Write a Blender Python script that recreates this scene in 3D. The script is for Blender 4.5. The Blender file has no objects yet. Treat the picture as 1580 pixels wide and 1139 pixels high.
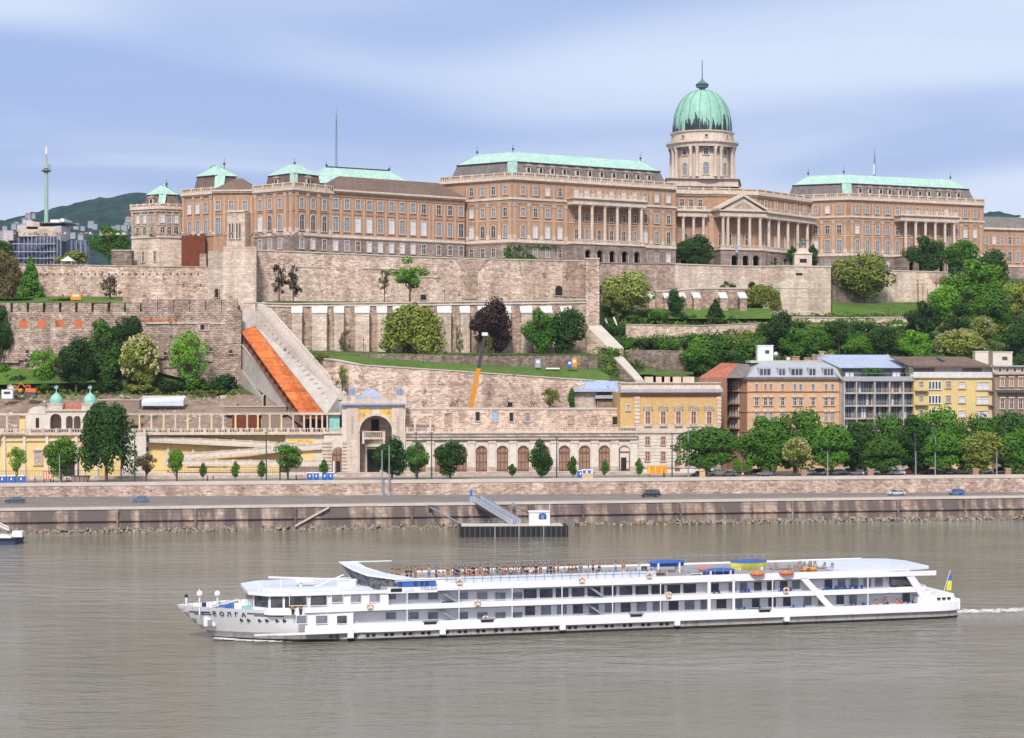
HAZE=0.00004
import bpy, math, random
from mathutils import Vector, Matrix
R=math.radians
scene=bpy.context.scene
COL=scene.collection
F=2750.0; CX=790.0; CY=569.5; H=38.0
rnd=random.Random(7)
def kx(px): return (px-CX)/F
def WX(px,D): return kx(px)*D
def WZ(py,D): return H-(py-CY)*D/F
def P2(px,D): return Vector((kx(px)*D,D))
def P3(px,py,D): return Vector((kx(px)*D,D,WZ(py,D)))
# ---------------------------------------------------------------- materials
MATS={}
def M(name,c,c2=None,sc=.3,c3=None,sc3=1.5,rough=.85,kind='plain',bump=0.0,spec=.3,stretch=(1,1,1),brick=(1.6,.7),stain=None,metal=0):
    """procedural material: base colour c, large patches toward c2, small variation toward c3"""
    if name in MATS: return MATS[name]
    m=bpy.data.materials.new(name); m.use_nodes=True; MATS[name]=m
    nt=m.node_tree; N=nt.nodes; L=nt.links
    bs=N['Principled BSDF']; bs.inputs['Roughness'].default_value=rough
    bs.inputs['Specular IOR Level'].default_value=spec; bs.inputs['Metallic'].default_value=metal
    tc=N.new('ShaderNodeTexCoord'); mp=N.new('ShaderNodeMapping'); mp.inputs['Scale'].default_value=stretch
    L.new(tc.outputs['Object'],mp.inputs['Vector'])
    c=tuple(c)+(1,); c2=tuple(c2 or [v*.8 for v in c[:3]])+(1,); c3=tuple(c3 or [v*.85 for v in c[:3]])+(1,)
    def noise(s,det=4,src=None):
        n=N.new('ShaderNodeTexNoise'); n.inputs['Scale'].default_value=s; n.inputs['Detail'].default_value=det
        L.new(src or mp.outputs['Vector'],n.inputs['Vector']); return n.outputs['Fac']
    def ramp(f,a,b):
        r=N.new('ShaderNodeMapRange'); r.inputs['From Min'].default_value=a; r.inputs['From Max'].default_value=b
        L.new(f,r.inputs['Value']); return r.outputs['Result']
    def mix(f,a,b,mode='MIX'):
        x=N.new('ShaderNodeMix'); x.data_type='RGBA'; x.blend_type=mode
        if isinstance(f,float): x.inputs[0].default_value=f
        else: L.new(f,x.inputs[0])
        for i,v in ((6,a),(7,b)):
            if isinstance(v,tuple): x.inputs[i].default_value=v
            else: L.new(v,x.inputs[i])
        return x.outputs[2]
    col=mix(ramp(noise(sc),.38,.62),c,c2)
    col=mix(ramp(noise(sc3,3),.45,.7),col,c3)
    h=None
    if kind in('stone','rubble','quay'):
        sp=N.new('ShaderNodeSeparateXYZ'); L.new(tc.outputs['Object'],sp.inputs[0])
        a=N.new('ShaderNodeMath'); a.operation='MULTIPLY_ADD'; a.inputs[1].default_value=.35
        L.new(sp.outputs['Y'],a.inputs[0]); L.new(sp.outputs['X'],a.inputs[2])
        cb=N.new('ShaderNodeCombineXYZ'); L.new(a.outputs[0],cb.inputs['X']); L.new(sp.outputs['Z'],cb.inputs['Y'])
        bw,bh=brick
        b=N.new('ShaderNodeTexBrick'); b.inputs['Scale'].default_value=1; b.inputs['Brick Width'].default_value=bw
        b.inputs['Row Height'].default_value=bh; b.inputs['Mortar Size'].default_value=bh*.09; b.inputs['Mortar Smooth'].default_value=.6
        b.inputs['Color1'].default_value=(1.10,1.08,1.06,1); b.inputs['Color2'].default_value=(.89,.88,.88,1); b.inputs['Mortar'].default_value=(.74,.72,.71,1)
        if kind=='rubble':
            dn=N.new('ShaderNodeTexNoise'); dn.inputs['Scale'].default_value=.9; L.new(cb.outputs[0],dn.inputs['Vector'])
            ad=N.new('ShaderNodeVectorMath'); ad.operation='MULTIPLY_ADD'; ad.inputs[1].default_value=(1.4,.7,0)
            L.new(dn.outputs['Color'],ad.inputs[0]); L.new(cb.outputs[0],ad.inputs[2]); L.new(ad.outputs[0],b.inputs['Vector'])
        else: L.new(cb.outputs[0],b.inputs['Vector'])
        col=mix(1.0 if kind!='quay' else .8,col,b.outputs['Color'],'MULTIPLY'); h=b.outputs['Fac']
        # odd pale and dark stones
        n2=N.new('ShaderNodeTexVoronoi'); n2.inputs['Scale'].default_value=1.05
        ms=N.new('ShaderNodeMapping'); ms.inputs['Scale'].default_value=(1,1.9,1); L.new(cb.outputs[0],ms.inputs['Vector']); L.new(ms.outputs[0],n2.inputs['Vector'])
        sc_=N.new('ShaderNodeSeparateColor'); L.new(n2.outputs['Color'],sc_.inputs[0])
        k=mix(ramp(sc_.outputs['Red'],.0,1.0),(.60,.57,.56,1),(1.38,1.34,1.31,1))
        col=mix(.85 if kind=='rubble' else .45,col,k,'MULTIPLY')
        # long horizontal bands
        mb=N.new('ShaderNodeMapping'); mb.inputs['Scale'].default_value=(.03,.55,1); L.new(cb.outputs[0],mb.inputs['Vector'])
        k=mix(ramp(noise(1.0,4,mb.outputs[0]),.35,.65),(.92,.89,.88,1),(1.06,1.06,1.06,1))
        col=mix(1.0,col,k,'MULTIPLY')
        mv=N.new('ShaderNodeMapping'); mv.inputs['Scale'].default_value=(.22,.035,1); L.new(cb.outputs[0],mv.inputs['Vector'])
        col=mix(1.0,col,mix(ramp(noise(1.0,6,mv.outputs[0]),.36,.6),(.76,.72,.69,1),(1.1,1.1,1.09,1)),'MULTIPLY')
        if kind=='quay' or stain:
            mq=N.new('ShaderNodeMapping'); mq.inputs['Scale'].default_value=(.32,.05,1); L.new(cb.outputs[0],mq.inputs['Vector'])
            st=ramp(noise(1.0,5,mq.outputs[0]),.41,.54)
            col=mix(st,col,tuple(stain or (.16,.13,.13))+(1,))
            x=N.new('ShaderNodeMix'); x.data_type='RGBA'
    if kind=='streak':
        mq=N.new('ShaderNodeMapping'); mq.inputs['Scale'].default_value=(1.2,1.2,.08); L.new(tc.outputs['Object'],mq.inputs['Vector'])
        st=ramp(noise(1.0,5,mq.outputs[0]),.52,.68)
        col=mix(st,col,tuple(stain or (.05,.06,.08))+(1,))
    L.new(col,bs.inputs['Base Color'])
    if bump:
        bp=N.new('ShaderNodeBump'); bp.inputs['Strength'].default_value=bump; bp.inputs['Distance'].default_value=.3
        L.new(h if h else noise(sc3*1.5,4),bp.inputs['Height']); L.new(bp.outputs[0],bs.inputs['Normal'])
    return m
m_fort=M('fort_stone',(.69,.57,.495),(.60,.485,.42),.06,(.64,.51,.43),.5,kind='rubble',bump=.5,brick=(1.1,.6))
m_fortp=M('pale_fort_stone',(.68,.59,.51),(.58,.49,.42),.05,(.62,.52,.44),.4,kind='stone',bump=.3,brick=(1.8,.8))
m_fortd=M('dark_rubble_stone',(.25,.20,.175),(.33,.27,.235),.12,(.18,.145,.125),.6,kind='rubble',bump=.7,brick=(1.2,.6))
m_brickred=M('reddish_masonry',(.50,.39,.335),(.43,.33,.285),.1,(.54,.43,.37),.5,kind='rubble',bump=.4,brick=(1.2,.6))
m_ruin=M('ruin_stone',(.46,.375,.325),(.35,.28,.245),.12,(.56,.47,.40),.5,kind='rubble',bump=.9,brick=(1.3,.65))
m_quay=M('quay_stone',(.44,.35,.30),(.32,.25,.22),.12,(.50,.41,.35),.6,kind='quay',bump=.4,brick=(2.2,.9),stain=(.15,.115,.11))
m_quayup=M('upper_quay_stone',(.52,.42,.365),(.43,.34,.295),.1,(.56,.46,.41),.6,kind='rubble',bump=.3,brick=(1.8,.7))
m_coping=M('pale_coping',(.62,.55,.49),(.53,.47,.42),.3,rough=.9)
m_white_cap=M('white_cap_stone',(.72,.70,.69),(.6,.58,.56),.4)
m_asph=M('asphalt',(.21,.18,.17),(.25,.22,.205),.15,(.18,.155,.15),1.2)
m_pave=M('paving',(.40,.36,.33),(.33,.30,.275),.2)
m_conc=M('concrete',(.50,.455,.415),(.42,.38,.35),.15,(.55,.51,.47),.6)
m_grass=M('grass',(.085,.165,.02),(.06,.12,.018),.07,(.115,.185,.035),.4,rough=.95)
m_under=M('ground_cover',(.07,.12,.02),(.10,.13,.04),.1,(.05,.06,.025),.5,rough=.95,bump=.6)
m_dirt=M('bare_soil',(.27,.19,.145),(.20,.14,.11),.12,(.34,.26,.21),.5,rough=.95,bump=.5)
m_rock=M('riprap',(.30,.25,.20),(.20,.17,.13),.3,(.42,.36,.30),1.2,rough=.95)
m_algae=M('algae_stone',(.17,.16,.085),(.26,.22,.16),.3,(.12,.11,.07),1.0)
m_plast=M('palace_plaster',(.43,.26,.175),(.37,.225,.15),.15,(.465,.295,.205),.8,kind='streak',stain=(.31,.18,.115))
m_pil=M('palace_pilaster',(.55,.36,.25),(.48,.31,.22),.3)
m_cream=M('palace_cream_stone',(.70,.59,.50),(.60,.50,.42),.25,(.56,.45,.37),1.0,kind='streak',stain=(.52,.43,.36))
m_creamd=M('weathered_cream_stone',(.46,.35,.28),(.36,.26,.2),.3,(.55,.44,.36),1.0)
m_gfl=M('grey_rusticated_stone',(.30,.245,.22),(.25,.205,.19),.12,(.34,.28,.25),.7,kind='stone',brick=(2.4,.8),bump=.3)
m_slate=M('grey_slate',(.185,.16,.155),(.23,.20,.19),.2,(.15,.13,.13),1.2,kind='streak',stain=(.13,.11,.11))
m_broof=M('brown_slate',(.17,.115,.095),(.21,.145,.12),.15,(.14,.095,.08),1.0,kind='streak',stain=(.12,.08,.07))
m_green=M('copper_green',(.40,.59,.515),(.46,.64,.57),.25,(.31,.53,.45),.8,rough=.6,kind='streak',stain=(.29,.48,.41))
m_dome=M('dome_copper',(.27,.51,.41),(.32,.56,.46),.2,(.23,.45,.36),.6,rough=.5)
m_black=M('black_patina',(.035,.045,.06),(.05,.07,.09),.5)
m_dark=M('dark_opening',(.025,.022,.022),(.035,.03,.03),.5)
m_glass=M('dark_glass',(.05,.055,.065),(.10,.11,.13),.25,(.03,.03,.035),.8,rough=.15,spec=.6)
m_glassm=M('mid_glass',(.20,.22,.26),(.28,.30,.35),.3,(.15,.16,.19),.8,rough=.2,spec=.6)
m_blind=M('pale_blind',(.66,.67,.72),(.58,.58,.62),.3,(.72,.72,.76),.8,rough=.4,spec=.5)
m_wframe=M('window_frame_cream',(.62,.54,.47),(.54,.47,.41),.3)
m_white=M('white_paint',(.80,.80,.82),(.76,.76,.79),.2,(.78,.78,.80),1.2,rough=.45,spec=.4)
m_shipw=M('ship_white',(.83,.83,.86),(.79,.79,.83),.25,(.81,.80,.82),1.1,rough=.35,spec=.5)
m_shipg=M('ship_lavender_grey',(.74,.74,.80),(.69,.69,.75),.25,rough=.5)
m_hullg=M('hull_grey',(.42,.40,.41),(.37,.35,.355),.2,(.34,.31,.29),.8,rough=.5,stretch=(.3,.3,1.5),kind='streak',stain=(.27,.22,.19))
m_boot=M('boot_black',(.02,.02,.025),rough=.6)
m_roofl=M('pale_blue_deck',(.64,.69,.80),(.58,.63,.74),.2,rough=.5)
m_navy=M('navy_paint',(.04,.07,.17),rough=.5)
m_bluep=M('blue_paint',(.05,.16,.52),(.04,.13,.42),.5,rough=.4)
m_tarp=M('blue_tarpaulin',(.04,.12,.42),(.03,.09,.33),.5,rough=.6)
m_yellow=M('yellow_paint',(.75,.72,.08),rough=.5)
m_orange=M('orange_plastic',(.75,.17,.04),(.66,.15,.04),.8,rough=.5)
m_red=M('red_cloth',(.55,.08,.05),rough=.8)
m_craneo=M('crane_orange',(.80,.33,.04),(.70,.28,.05),.5,rough=.4)
m_metal=M('grey_metal',(.36,.38,.41),(.30,.32,.35),.5,rough=.4,metal=.3)
m_dmetal=M('dark_metal',(.07,.07,.075),(.09,.09,.1),.5,rough=.5)
m_tile=M('orange_tarred_sheet',(.62,.17,.045),(.54,.14,.04),.12,(.68,.22,.07),.7,kind='stone',brick=(4.5,2.4),bump=.1)
m_redroof=M('red_tiles',(.42,.135,.085),(.36,.115,.075),.3,(.48,.2,.14),1.0)
m_corten=M('rusty_steel',(.17,.045,.022),(.14,.038,.02),.3,(.2,.055,.03),1.0)
m_peach=M('peach_plaster',(.66,.41,.24),(.60,.36,.215),.15,(.68,.45,.28),.7)
m_peachd=M('reddish_plaster',(.42,.235,.16),(.36,.20,.14),.3)
m_yell=M('yellow_plaster',(.74,.57,.25),(.68,.51,.23),.15)
m_ocre=M('ochre_sgraffito',(.62,.40,.17),(.55,.36,.15),.3,(.68,.47,.22),2.0)
m_ochpanel=M('ochre_panel',(.78,.57,.25),(.72,.52,.24),.2,(.80,.62,.32),.8)
m_brownst=M('brown_stucco',(.31,.23,.175),(.26,.19,.15),.2)
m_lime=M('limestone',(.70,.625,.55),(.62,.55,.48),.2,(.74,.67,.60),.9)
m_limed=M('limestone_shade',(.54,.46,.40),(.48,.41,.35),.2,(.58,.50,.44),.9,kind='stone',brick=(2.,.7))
m_wood=M('brown_joinery',(.25,.115,.07),(.20,.09,.06),.8)
m_woodgl=M('warm_glass',(.36,.24,.17),(.28,.19,.15),.5,rough=.3,spec=.5)
m_mosaic=M('gold_mosaic',(.72,.50,.08),(.60,.24,.10),.7,(.8,.66,.25),2.0)
m_lead=M('blue_grey_lead',(.30,.35,.50),(.36,.41,.56),.5,rough=.5)
m_zinc=M('zinc_roof',(.42,.44,.50),(.37,.39,.45),.3,rough=.45)
m_lroof=M('light_blue_roof',(.40,.47,.66),(.46,.53,.72),.3,rough=.4)
m_turq=M('turquoise_dome',(.26,.56,.50),(.32,.62,.56),.6,rough=.45)
m_bark=M('bark',(.10,.075,.055),(.14,.11,.085),1.0)
m_skin=M('skin',(.42,.26,.19),rough=.6)
m_hair=M('brown_hair',(.05,.03,.02),(.10,.06,.035),2.)
m_tyre=M('tyre_rubber',(.02,.02,.02),rough=.8)
m_bronze=M('green_bronze',(.12,.22,.20),(.08,.13,.13),.8,rough=.5)
m_skyglass=M('blue_curtain_wall',(.06,.08,.16),(.10,.13,.24),.15,(.16,.19,.30),.6,rough=.25,spec=.6)
m_farg=M('pale_green_concrete',(.30,.46,.38),(.34,.50,.42),.1)
m_hill=M('forested_hill',(.022,.050,.045),(.035,.068,.055),.012,(.012,.030,.030),.04,rough=1.0,spec=0)
m_win_far=M('far_building',(.50,.48,.50),(.40,.38,.42),.05)
# leaves
def leafmat(name,c,c2,c3):
    g=(1.18,1.24,.85); c,c2,c3=[tuple(a*b for a,b in zip(q,g)) for q in (c,c2,c3)]; m=M(name,c,c2,.25,c3,1.1,rough=.7,spec=.2)
    N=m.node_tree.nodes; L=m.node_tree.links; bs=N['Principled BSDF']; src=bs.inputs['Base Color'].links[0].from_socket
    oi=N.new('ShaderNodeObjectInfo'); mr=N.new('ShaderNodeMapRange'); mr.inputs['To Min'].default_value=.72; mr.inputs['To Max'].default_value=1.22; L.new(oi.outputs['Random'],mr.inputs['Value'])
    hs=N.new('ShaderNodeHueSaturation'); L.new(mr.outputs[0],hs.inputs['Value']); L.new(src,hs.inputs['Color']); L.new(hs.outputs[0],bs.inputs['Base Color'])
    return m
m_lf={
 'dark':leafmat('leaf_dark',(.022,.058,.012),(.036,.085,.018),(.016,.042,.012)),
 'green':leafmat('leaf_green',(.045,.115,.015),(.068,.155,.022),(.032,.082,.014)),
 'fresh':leafmat('leaf_fresh',(.085,.20,.018),(.115,.245,.03),(.06,.14,.018)),
 'olive':leafmat('leaf_olive',(.155,.18,.040),(.20,.225,.06),(.105,.125,.032)),
 'pale':leafmat('leaf_pale',(.20,.235,.075),(.26,.29,.11),(.13,.15,.05)),
 'purple':leafmat('leaf_purple',(.030,.016,.020),(.044,.022,.026),(.018,.012,.014)),
 'brown':leafmat('leaf_brown',(.11,.080,.05),(.145,.105,.07),(.08,.065,.035)),
 'blossom':leafmat('blossom_cream',(.36,.33,.22),(.30,.28,.18),(.42,.38,.27)),
 'ivy':leafmat('leaf_ivy',(.05,.13,.015),(.08,.17,.025),(.035,.09,.012))}
# ---------------------------------------------------------------- mesh builder
class MB:
    def __init__(s): s.v=[]; s.f=[]; s.mi=[]; s.mats=[]; s.cur=0; s.T=None; s.smooth=False; s.sm=[]
    def mat(s,m):
        if m not in s.mats: s.mats.append(m)
        s.cur=s.mats.index(m); return s
    def add(s,vs,fs):
        b=len(s.v)
        for p in vs:
            p=Vector(p)
            s.v.append(tuple(s.T@p) if s.T else tuple(p))
        for f in fs: s.f.append([b+i for i in f]); s.mi.append(s.cur); s.sm.append(s.smooth)
    def box(s,x0,x1,y0,y1,z0,z1):
        s.add([(x0,y0,z0),(x1,y0,z0),(x1,y1,z0),(x0,y1,z0),(x0,y0,z1),(x1,y0,z1),(x1,y1,z1),(x0,y1,z1)],
              [(0,3,2,1),(4,5,6,7),(0,1,5,4),(1,2,6,5),(2,3,7,6),(3,0,4,7)])
    def hexa(s,b,t):
        s.add(list(b)+list(t),[(0,3,2,1),(4,5,6,7),(0,1,5,4),(1,2,6,5),(2,3,7,6),(3,0,4,7)])
    def prism(s,poly,z0,z1,poly2=None,cap=True,bottom=False):
        n=len(poly); q=poly2 or poly
        z0s=z0 if isinstance(z0,(list,tuple)) else [z0]*n; z1s=z1 if isinstance(z1,(list,tuple)) else [z1]*n
        vs=[(p[0],p[1],z0s[i]) for i,p in enumerate(poly)]+[(p[0],p[1],z1s[i]) for i,p in enumerate(q)]
        fs=[(i,(i+1)%n,n+(i+1)%n,n+i) for i in range(n)]
        if cap: fs.append(tuple(range(n,2*n)))
        if bottom: fs.append(tuple(range(n-1,-1,-1)))
        s.add(vs,fs)
    def tube(s,a,b,r,r2=None,n=8,cap=True):
        a=Vector(a); b=Vector(b); d=(b-a).normalized(); u=d.orthogonal().normalized(); w=d.cross(u); r2=r if r2 is None else r2
        vs=[a+(u*math.cos(2*math.pi*i/n)+w*math.sin(2*math.pi*i/n))*r for i in range(n)]+[b+(u*math.cos(2*math.pi*i/n)+w*math.sin(2*math.pi*i/n))*r2 for i in range(n)]
        fs=[(i,(i+1)%n,n+(i+1)%n,n+i) for i in range(n)]
        if cap: fs+= [tuple(range(n-1,-1,-1)),tuple(range(n,2*n))]
        s.add(vs,fs)
    def lathe(s,c,prof,n=24,sq=None,ribs=0,ra=.02):
        vs=[];fs=[]
        for r,z in prof:
            for i in range(n):
                a=2*math.pi*i/n; q=r*(1+ra*(1 if ribs and i%(n//ribs)==0 else 0))
                vs.append((c[0]+q*math.cos(a),c[1]+q*math.sin(a),c[2]+z))
        for j in range(len(prof)-1):
            for i in range(n): fs.append((j*n+i,j*n+(i+1)%n,(j+1)*n+(i+1)%n,(j+1)*n+i))
        fs.append(tuple(range((len(prof)-1)*n,len(prof)*n)))
        s.add(vs,fs)
    def ball(s,c,r,n=10,sz=1.0):
        s.lathe(c,[(max(.001,r*math.sin(math.pi*j/n)),-r*sz*math.cos(math.pi*j/n)) for j in range(n+1)],n+4)
    def strip(s,path,z0,z1,o0,o1,closed=False):
        """band along a 2D path (outward = right side), from offset o0 to o1; z may vary along path"""
        A=offs(path,o0,closed); B=offs(path,o1,closed); n=len(path)
        z0s=z0 if isinstance(z0,(list,tuple)) else [z0]*n; z1s=z1 if isinstance(z1,(list,tuple)) else [z1]*n
        vs=[]
        for i in range(n):
            vs+= [(A[i][0],A[i][1],z0s[i]),(B[i][0],B[i][1],z0s[i]),(B[i][0],B[i][1],z1s[i]),(A[i][0],A[i][1],z1s[i])]
        fs=[]
        for i in range(n if closed else n-1):
            j=(i+1)%n
            for k in range(4): fs.append((i*4+k,j*4+k,j*4+(k+1)%4,i*4+(k+1)%4))
        if not closed: fs+=[(0,1,2,3),((n-1)*4+3,(n-1)*4+2,(n-1)*4+1,(n-1)*4)]
        s.add(vs,fs)
    def mesh(s,name,loc=None):
        me=bpy.data.meshes.new(name)
        vs=s.v if loc is None else [(a-loc[0],b-loc[1],c-loc[2]) for a,b,c in s.v]
        me.from_pydata(vs,[],s.f)
        for m in s.mats: me.materials.append(m)
        me.polygons.foreach_set('material_index',s.mi); me.polygons.foreach_set('use_smooth',s.sm); me.update(); return me
def offs(path,o,closed=False):
    n=len(path); out=[]
    def nr(a,b):
        d=(Vector(b)-Vector(a)).normalized(); return Vector((d.y,-d.x))
    for i in range(n):
        p=Vector(path[i])
        if closed: n1=nr(path[i-1],path[i]); n2=nr(path[i],path[(i+1)%n])
        else:
            n1=nr(path[i-1],path[i]) if i>0 else None; n2=nr(path[i],path[i+1]) if i<n-1 else None
            n1=n1 or n2; n2=n2 or n1
        m=(n1+n2); m=m/max(.25,m.length_squared)*2
        out.append(p+m*o)
    return out
def inset(poly,o): return offs(poly,-o,True)
LABELS=set()
def link(name,me,loc=(0,0,0),rot=0,parent=None,scale=None):
    o=bpy.data.objects.new(name,me); o.location=loc
    o.rotation_euler=(0,0,rot) if not isinstance(rot,(tuple,list)) else rot
    if scale: o.scale=scale
    COL.objects.link(o); o.parent=parent; return o
def tag(o,label=None,cat=None,group=None,kind=None):
    if label: o['label']=label
    if cat: o['category']=cat
    if group: o['group']=group
    if kind: o['kind']=kind
    return o
class Thing:
    def __init__(s,name,label,cat,loc,group=None):
        s.loc=Vector(loc); s.o=tag(link(name,None,s.loc),label,cat,group); s.o.empty_display_size=1
    def part(s,name,mb,parent=None,label=None):
        o=link(name,mb.mesh(name,s.loc),(0,0,0),0,parent or s.o)
        if label: o['label']=label
        return o
    def inst(s,name,me,loc,rot=0,parent=None,scale=None,label=None):
        o=link(name,me,Vector(loc)-s.loc,rot,parent or s.o,scale)
        if label: o['label']=label
        return o
def single(name,mb,label,cat,group=None,loc=None):
    if loc is None:
        n=len(mb.v); loc=(sum(v[0] for v in mb.v)/n,sum(v[1] for v in mb.v)/n,min(v[2] for v in mb.v))
    return tag(link(name,mb.mesh(name,loc),loc),label,cat,group)
def struct(name,mb): return tag(link(name,mb.mesh(name)),kind='structure')
class Fr:
    """vertical facade frame through two plan points"""
    def __init__(s,a,b):
        s.a=Vector(a); s.b=Vector(b); s.u=(s.b-s.a).normalized(); s.n=Vector((s.u.y,-s.u.x)); s.L=(s.b-s.a).length; s.ang=math.atan2(s.u.y,s.u.x)
    def t(s,px):
        k=kx(px); return (k*s.a.y-s.a.x)/(s.u.x-k*s.u.y)
    def D(s,px): return (s.a+s.u*s.t(px)).y
    def z(s,px,py): return WZ(py,s.D(px))
    def p(s,t,o=0): return s.a+s.u*t+s.n*o
    def p3(s,t,z,o=0): q=s.p(t,o); return Vector((q.x,q.y,z))
    def mat(s): return Matrix(((s.u.x,-s.n.x,0,s.a.x),(s.u.y,-s.n.y,0,s.a.y),(0,0,1,0),(0,0,0,1)))
    # local coords: x along, y inward (negative = outward), z up
WINC={}
def winmesh(w,h,arch=False,glass=None,frame=None,fw=.28,mull=True,hood=False,mullm=None,depth=.3):
    key=(w,h,arch,glass.name,frame.name,fw,mull,hood,mullm.name if mullm else 0)
    if key in WINC: return WINC[key]
    mb=MB(); mb.mat(frame); hw=w/2
    def outline(hw,h,r):
        if not arch: return [(-hw,0),(hw,0),(hw,h),(-hw,h)]
        pts=[(-hw,0),(hw,0)]; c=h-hw
        for i in range(9):
            a=math.pi*i/8; pts.append((hw*math.cos(a),c+hw*math.sin(a)))
        return pts
    inn=outline(hw,h,0); out=outline(hw+fw,h+fw,0); out[0]=(-hw-fw,-.02); out[1]=(hw+fw,-.02); inn[0]=(-hw,.0); inn[1]=(hw,.0)
    n=len(inn)
    vs=[(x,-depth,z) for x,z in inn]+[(x,-depth,z) for x,z in out]+[(x,0.02,z) for x,z in inn]+[(x,0.02,z) for x,z in out]
    fs=[]
    for i in range(n):
        j=(i+1)%n
        if i==0: continue
        fs+=[(i,j,n+j,n+i)[::-1],(n+i,n+j,3*n+j,3*n+i)[::-1],(i,j,2*n+j,2*n+i)]
    mb.add(vs,fs)
    mb.box(-hw-fw-.12,hw+fw+.12,-depth-.1,.02,-.3,-.03)
    if hood: mb.box(-hw-fw-.2,hw+fw+.2,-depth-.25,.02,h+fw+.03,h+fw+.35)
    mb.mat(glass); mb.add([(x,-.06,z) for x,z in inn],[tuple(range(n-1,-1,-1))[::-1]])
    if mull:
        mb.mat(mullm or m_wframe); mb.box(-.06,.06,-.12,-.07,0,h-.02); mb.box(-hw,hw,-.115,-.065,h*.6,h*.6+.13)
    WINC[key]=mb.mesh('window'); return WINC[key]
# ---------------------------------------------------------------- camera, world, sun
cam=bpy.data.cameras.new('camera'); co=bpy.data.objects.new('camera',cam); COL.objects.link(co)
cam.sensor_width=36; cam.lens=F/1580*36; cam.clip_start=1; cam.clip_end=20000
co.location=(0,0,H); co.rotation_euler=(R(90),0,0); scene.camera=co
SUN_EL=R(44); SUN_AZ=R(187)  # compass bearing measured from +Y clockwise
w=bpy.data.worlds.new('World'); scene.world=w; w.use_nodes=True
nt=w.node_tree; N=nt.nodes; L=nt.links
bg=N['Background']; bg.inputs['Strength'].default_value=.12
sky=N.new('ShaderNodeTexSky'); sky.sky_type='NISHITA'; sky.sun_disc=False; sky.sun_elevation=SUN_EL; sky.sun_rotation=SUN_AZ; sky.air_density=1.2; sky.dust_density=1.5
tc=N.new('ShaderNodeTexCoord')
def wn(scale,loc,det,dist,s=1.0):
    mp=N.new('ShaderNodeMapping'); mp.inputs['Scale'].default_value=scale; mp.inputs['Location'].default_value=loc
    mp.inputs['Rotation'].default_value=(0,R(-7),0)
    L.new(tc.outputs['Generated'],mp.inputs['Vector'])
    n=N.new('ShaderNodeTexNoise'); n.inputs['Scale'].default_value=s; n.inputs['Detail'].default_value=det; n.inputs['Distortion'].default_value=dist
    n.inputs['Roughness'].default_value=.45
    L.new(mp.outputs[0],n.inputs['Vector']); return n.outputs['Fac']
def wmr(f,a,b):
    r=N.new('ShaderNodeMapRange'); r.interpolation_type='SMOOTHSTEP'; r.inputs['From Min'].default_value=a; r.inputs['From Max'].default_value=b; L.new(f,r.inputs['Value']); return r.outputs[0]
def wmix(f,a,b):
    x=N.new('ShaderNodeMix'); x.data_type='RGBA'
    if isinstance(f,float): x.inputs[0].default_value=f
    else: L.new(f,x.inputs[0])
    for i,v in ((6,a),(7,b)):
        if isinstance(v,tuple): x.inputs[i].default_value=v
        else: L.new(v,x.inputs[i])
    return x.outputs[2]
# overcast deck: mixed from a blue-violet layer and a pale layer (values before the 0.12 strength)
deck=wmix(wmr(wn((1.0,1.0,7),(14.9,.4,1.1),2,.5,1.6),.40,.60),(2.45,3.2,5.5,1),(4.7,5.25,6.6,1))
deck=wmix(wmr(wn((1.4,1.4,9),(7.1,2.4,.3),4,.9,2.0),.52,.9),deck,(5.2,5.6,6.7,1))
skyt=wmix(.86,sky.outputs[0],deck)
sz=N.new('ShaderNodeSeparateXYZ'); L.new(tc.outputs['Generated'],sz.inputs[0])
hi=wmix(.8,sky.outputs[0],(4.7,4.8,5.1,1))
L.new(wmix(wmr(sz.outputs['Z'],.17,.42),skyt,hi),bg.inputs['Color'])
sl=bpy.data.lights.new('sun','SUN'); sl.energy=2.9; sl.angle=R(9); sl.color=(1,.95,.88)
so=bpy.data.objects.new('sun',sl); COL.objects.link(so); so.location=(-200,-200,300)
sd=Vector((math.sin(SUN_AZ)*math.cos(SUN_EL),math.cos(SUN_AZ)*math.cos(SUN_EL),math.sin(SUN_EL)))
so.rotation_euler=sd.to_track_quat('Z','Y').to_euler()
scene.view_settings.view_transform='Standard'; scene.view_settings.look='None'; scene.view_settings.exposure=0.35; scene.view_settings.gamma=1
scene.render.engine='CYCLES'
scene.cycles.use_denoising=True
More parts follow.
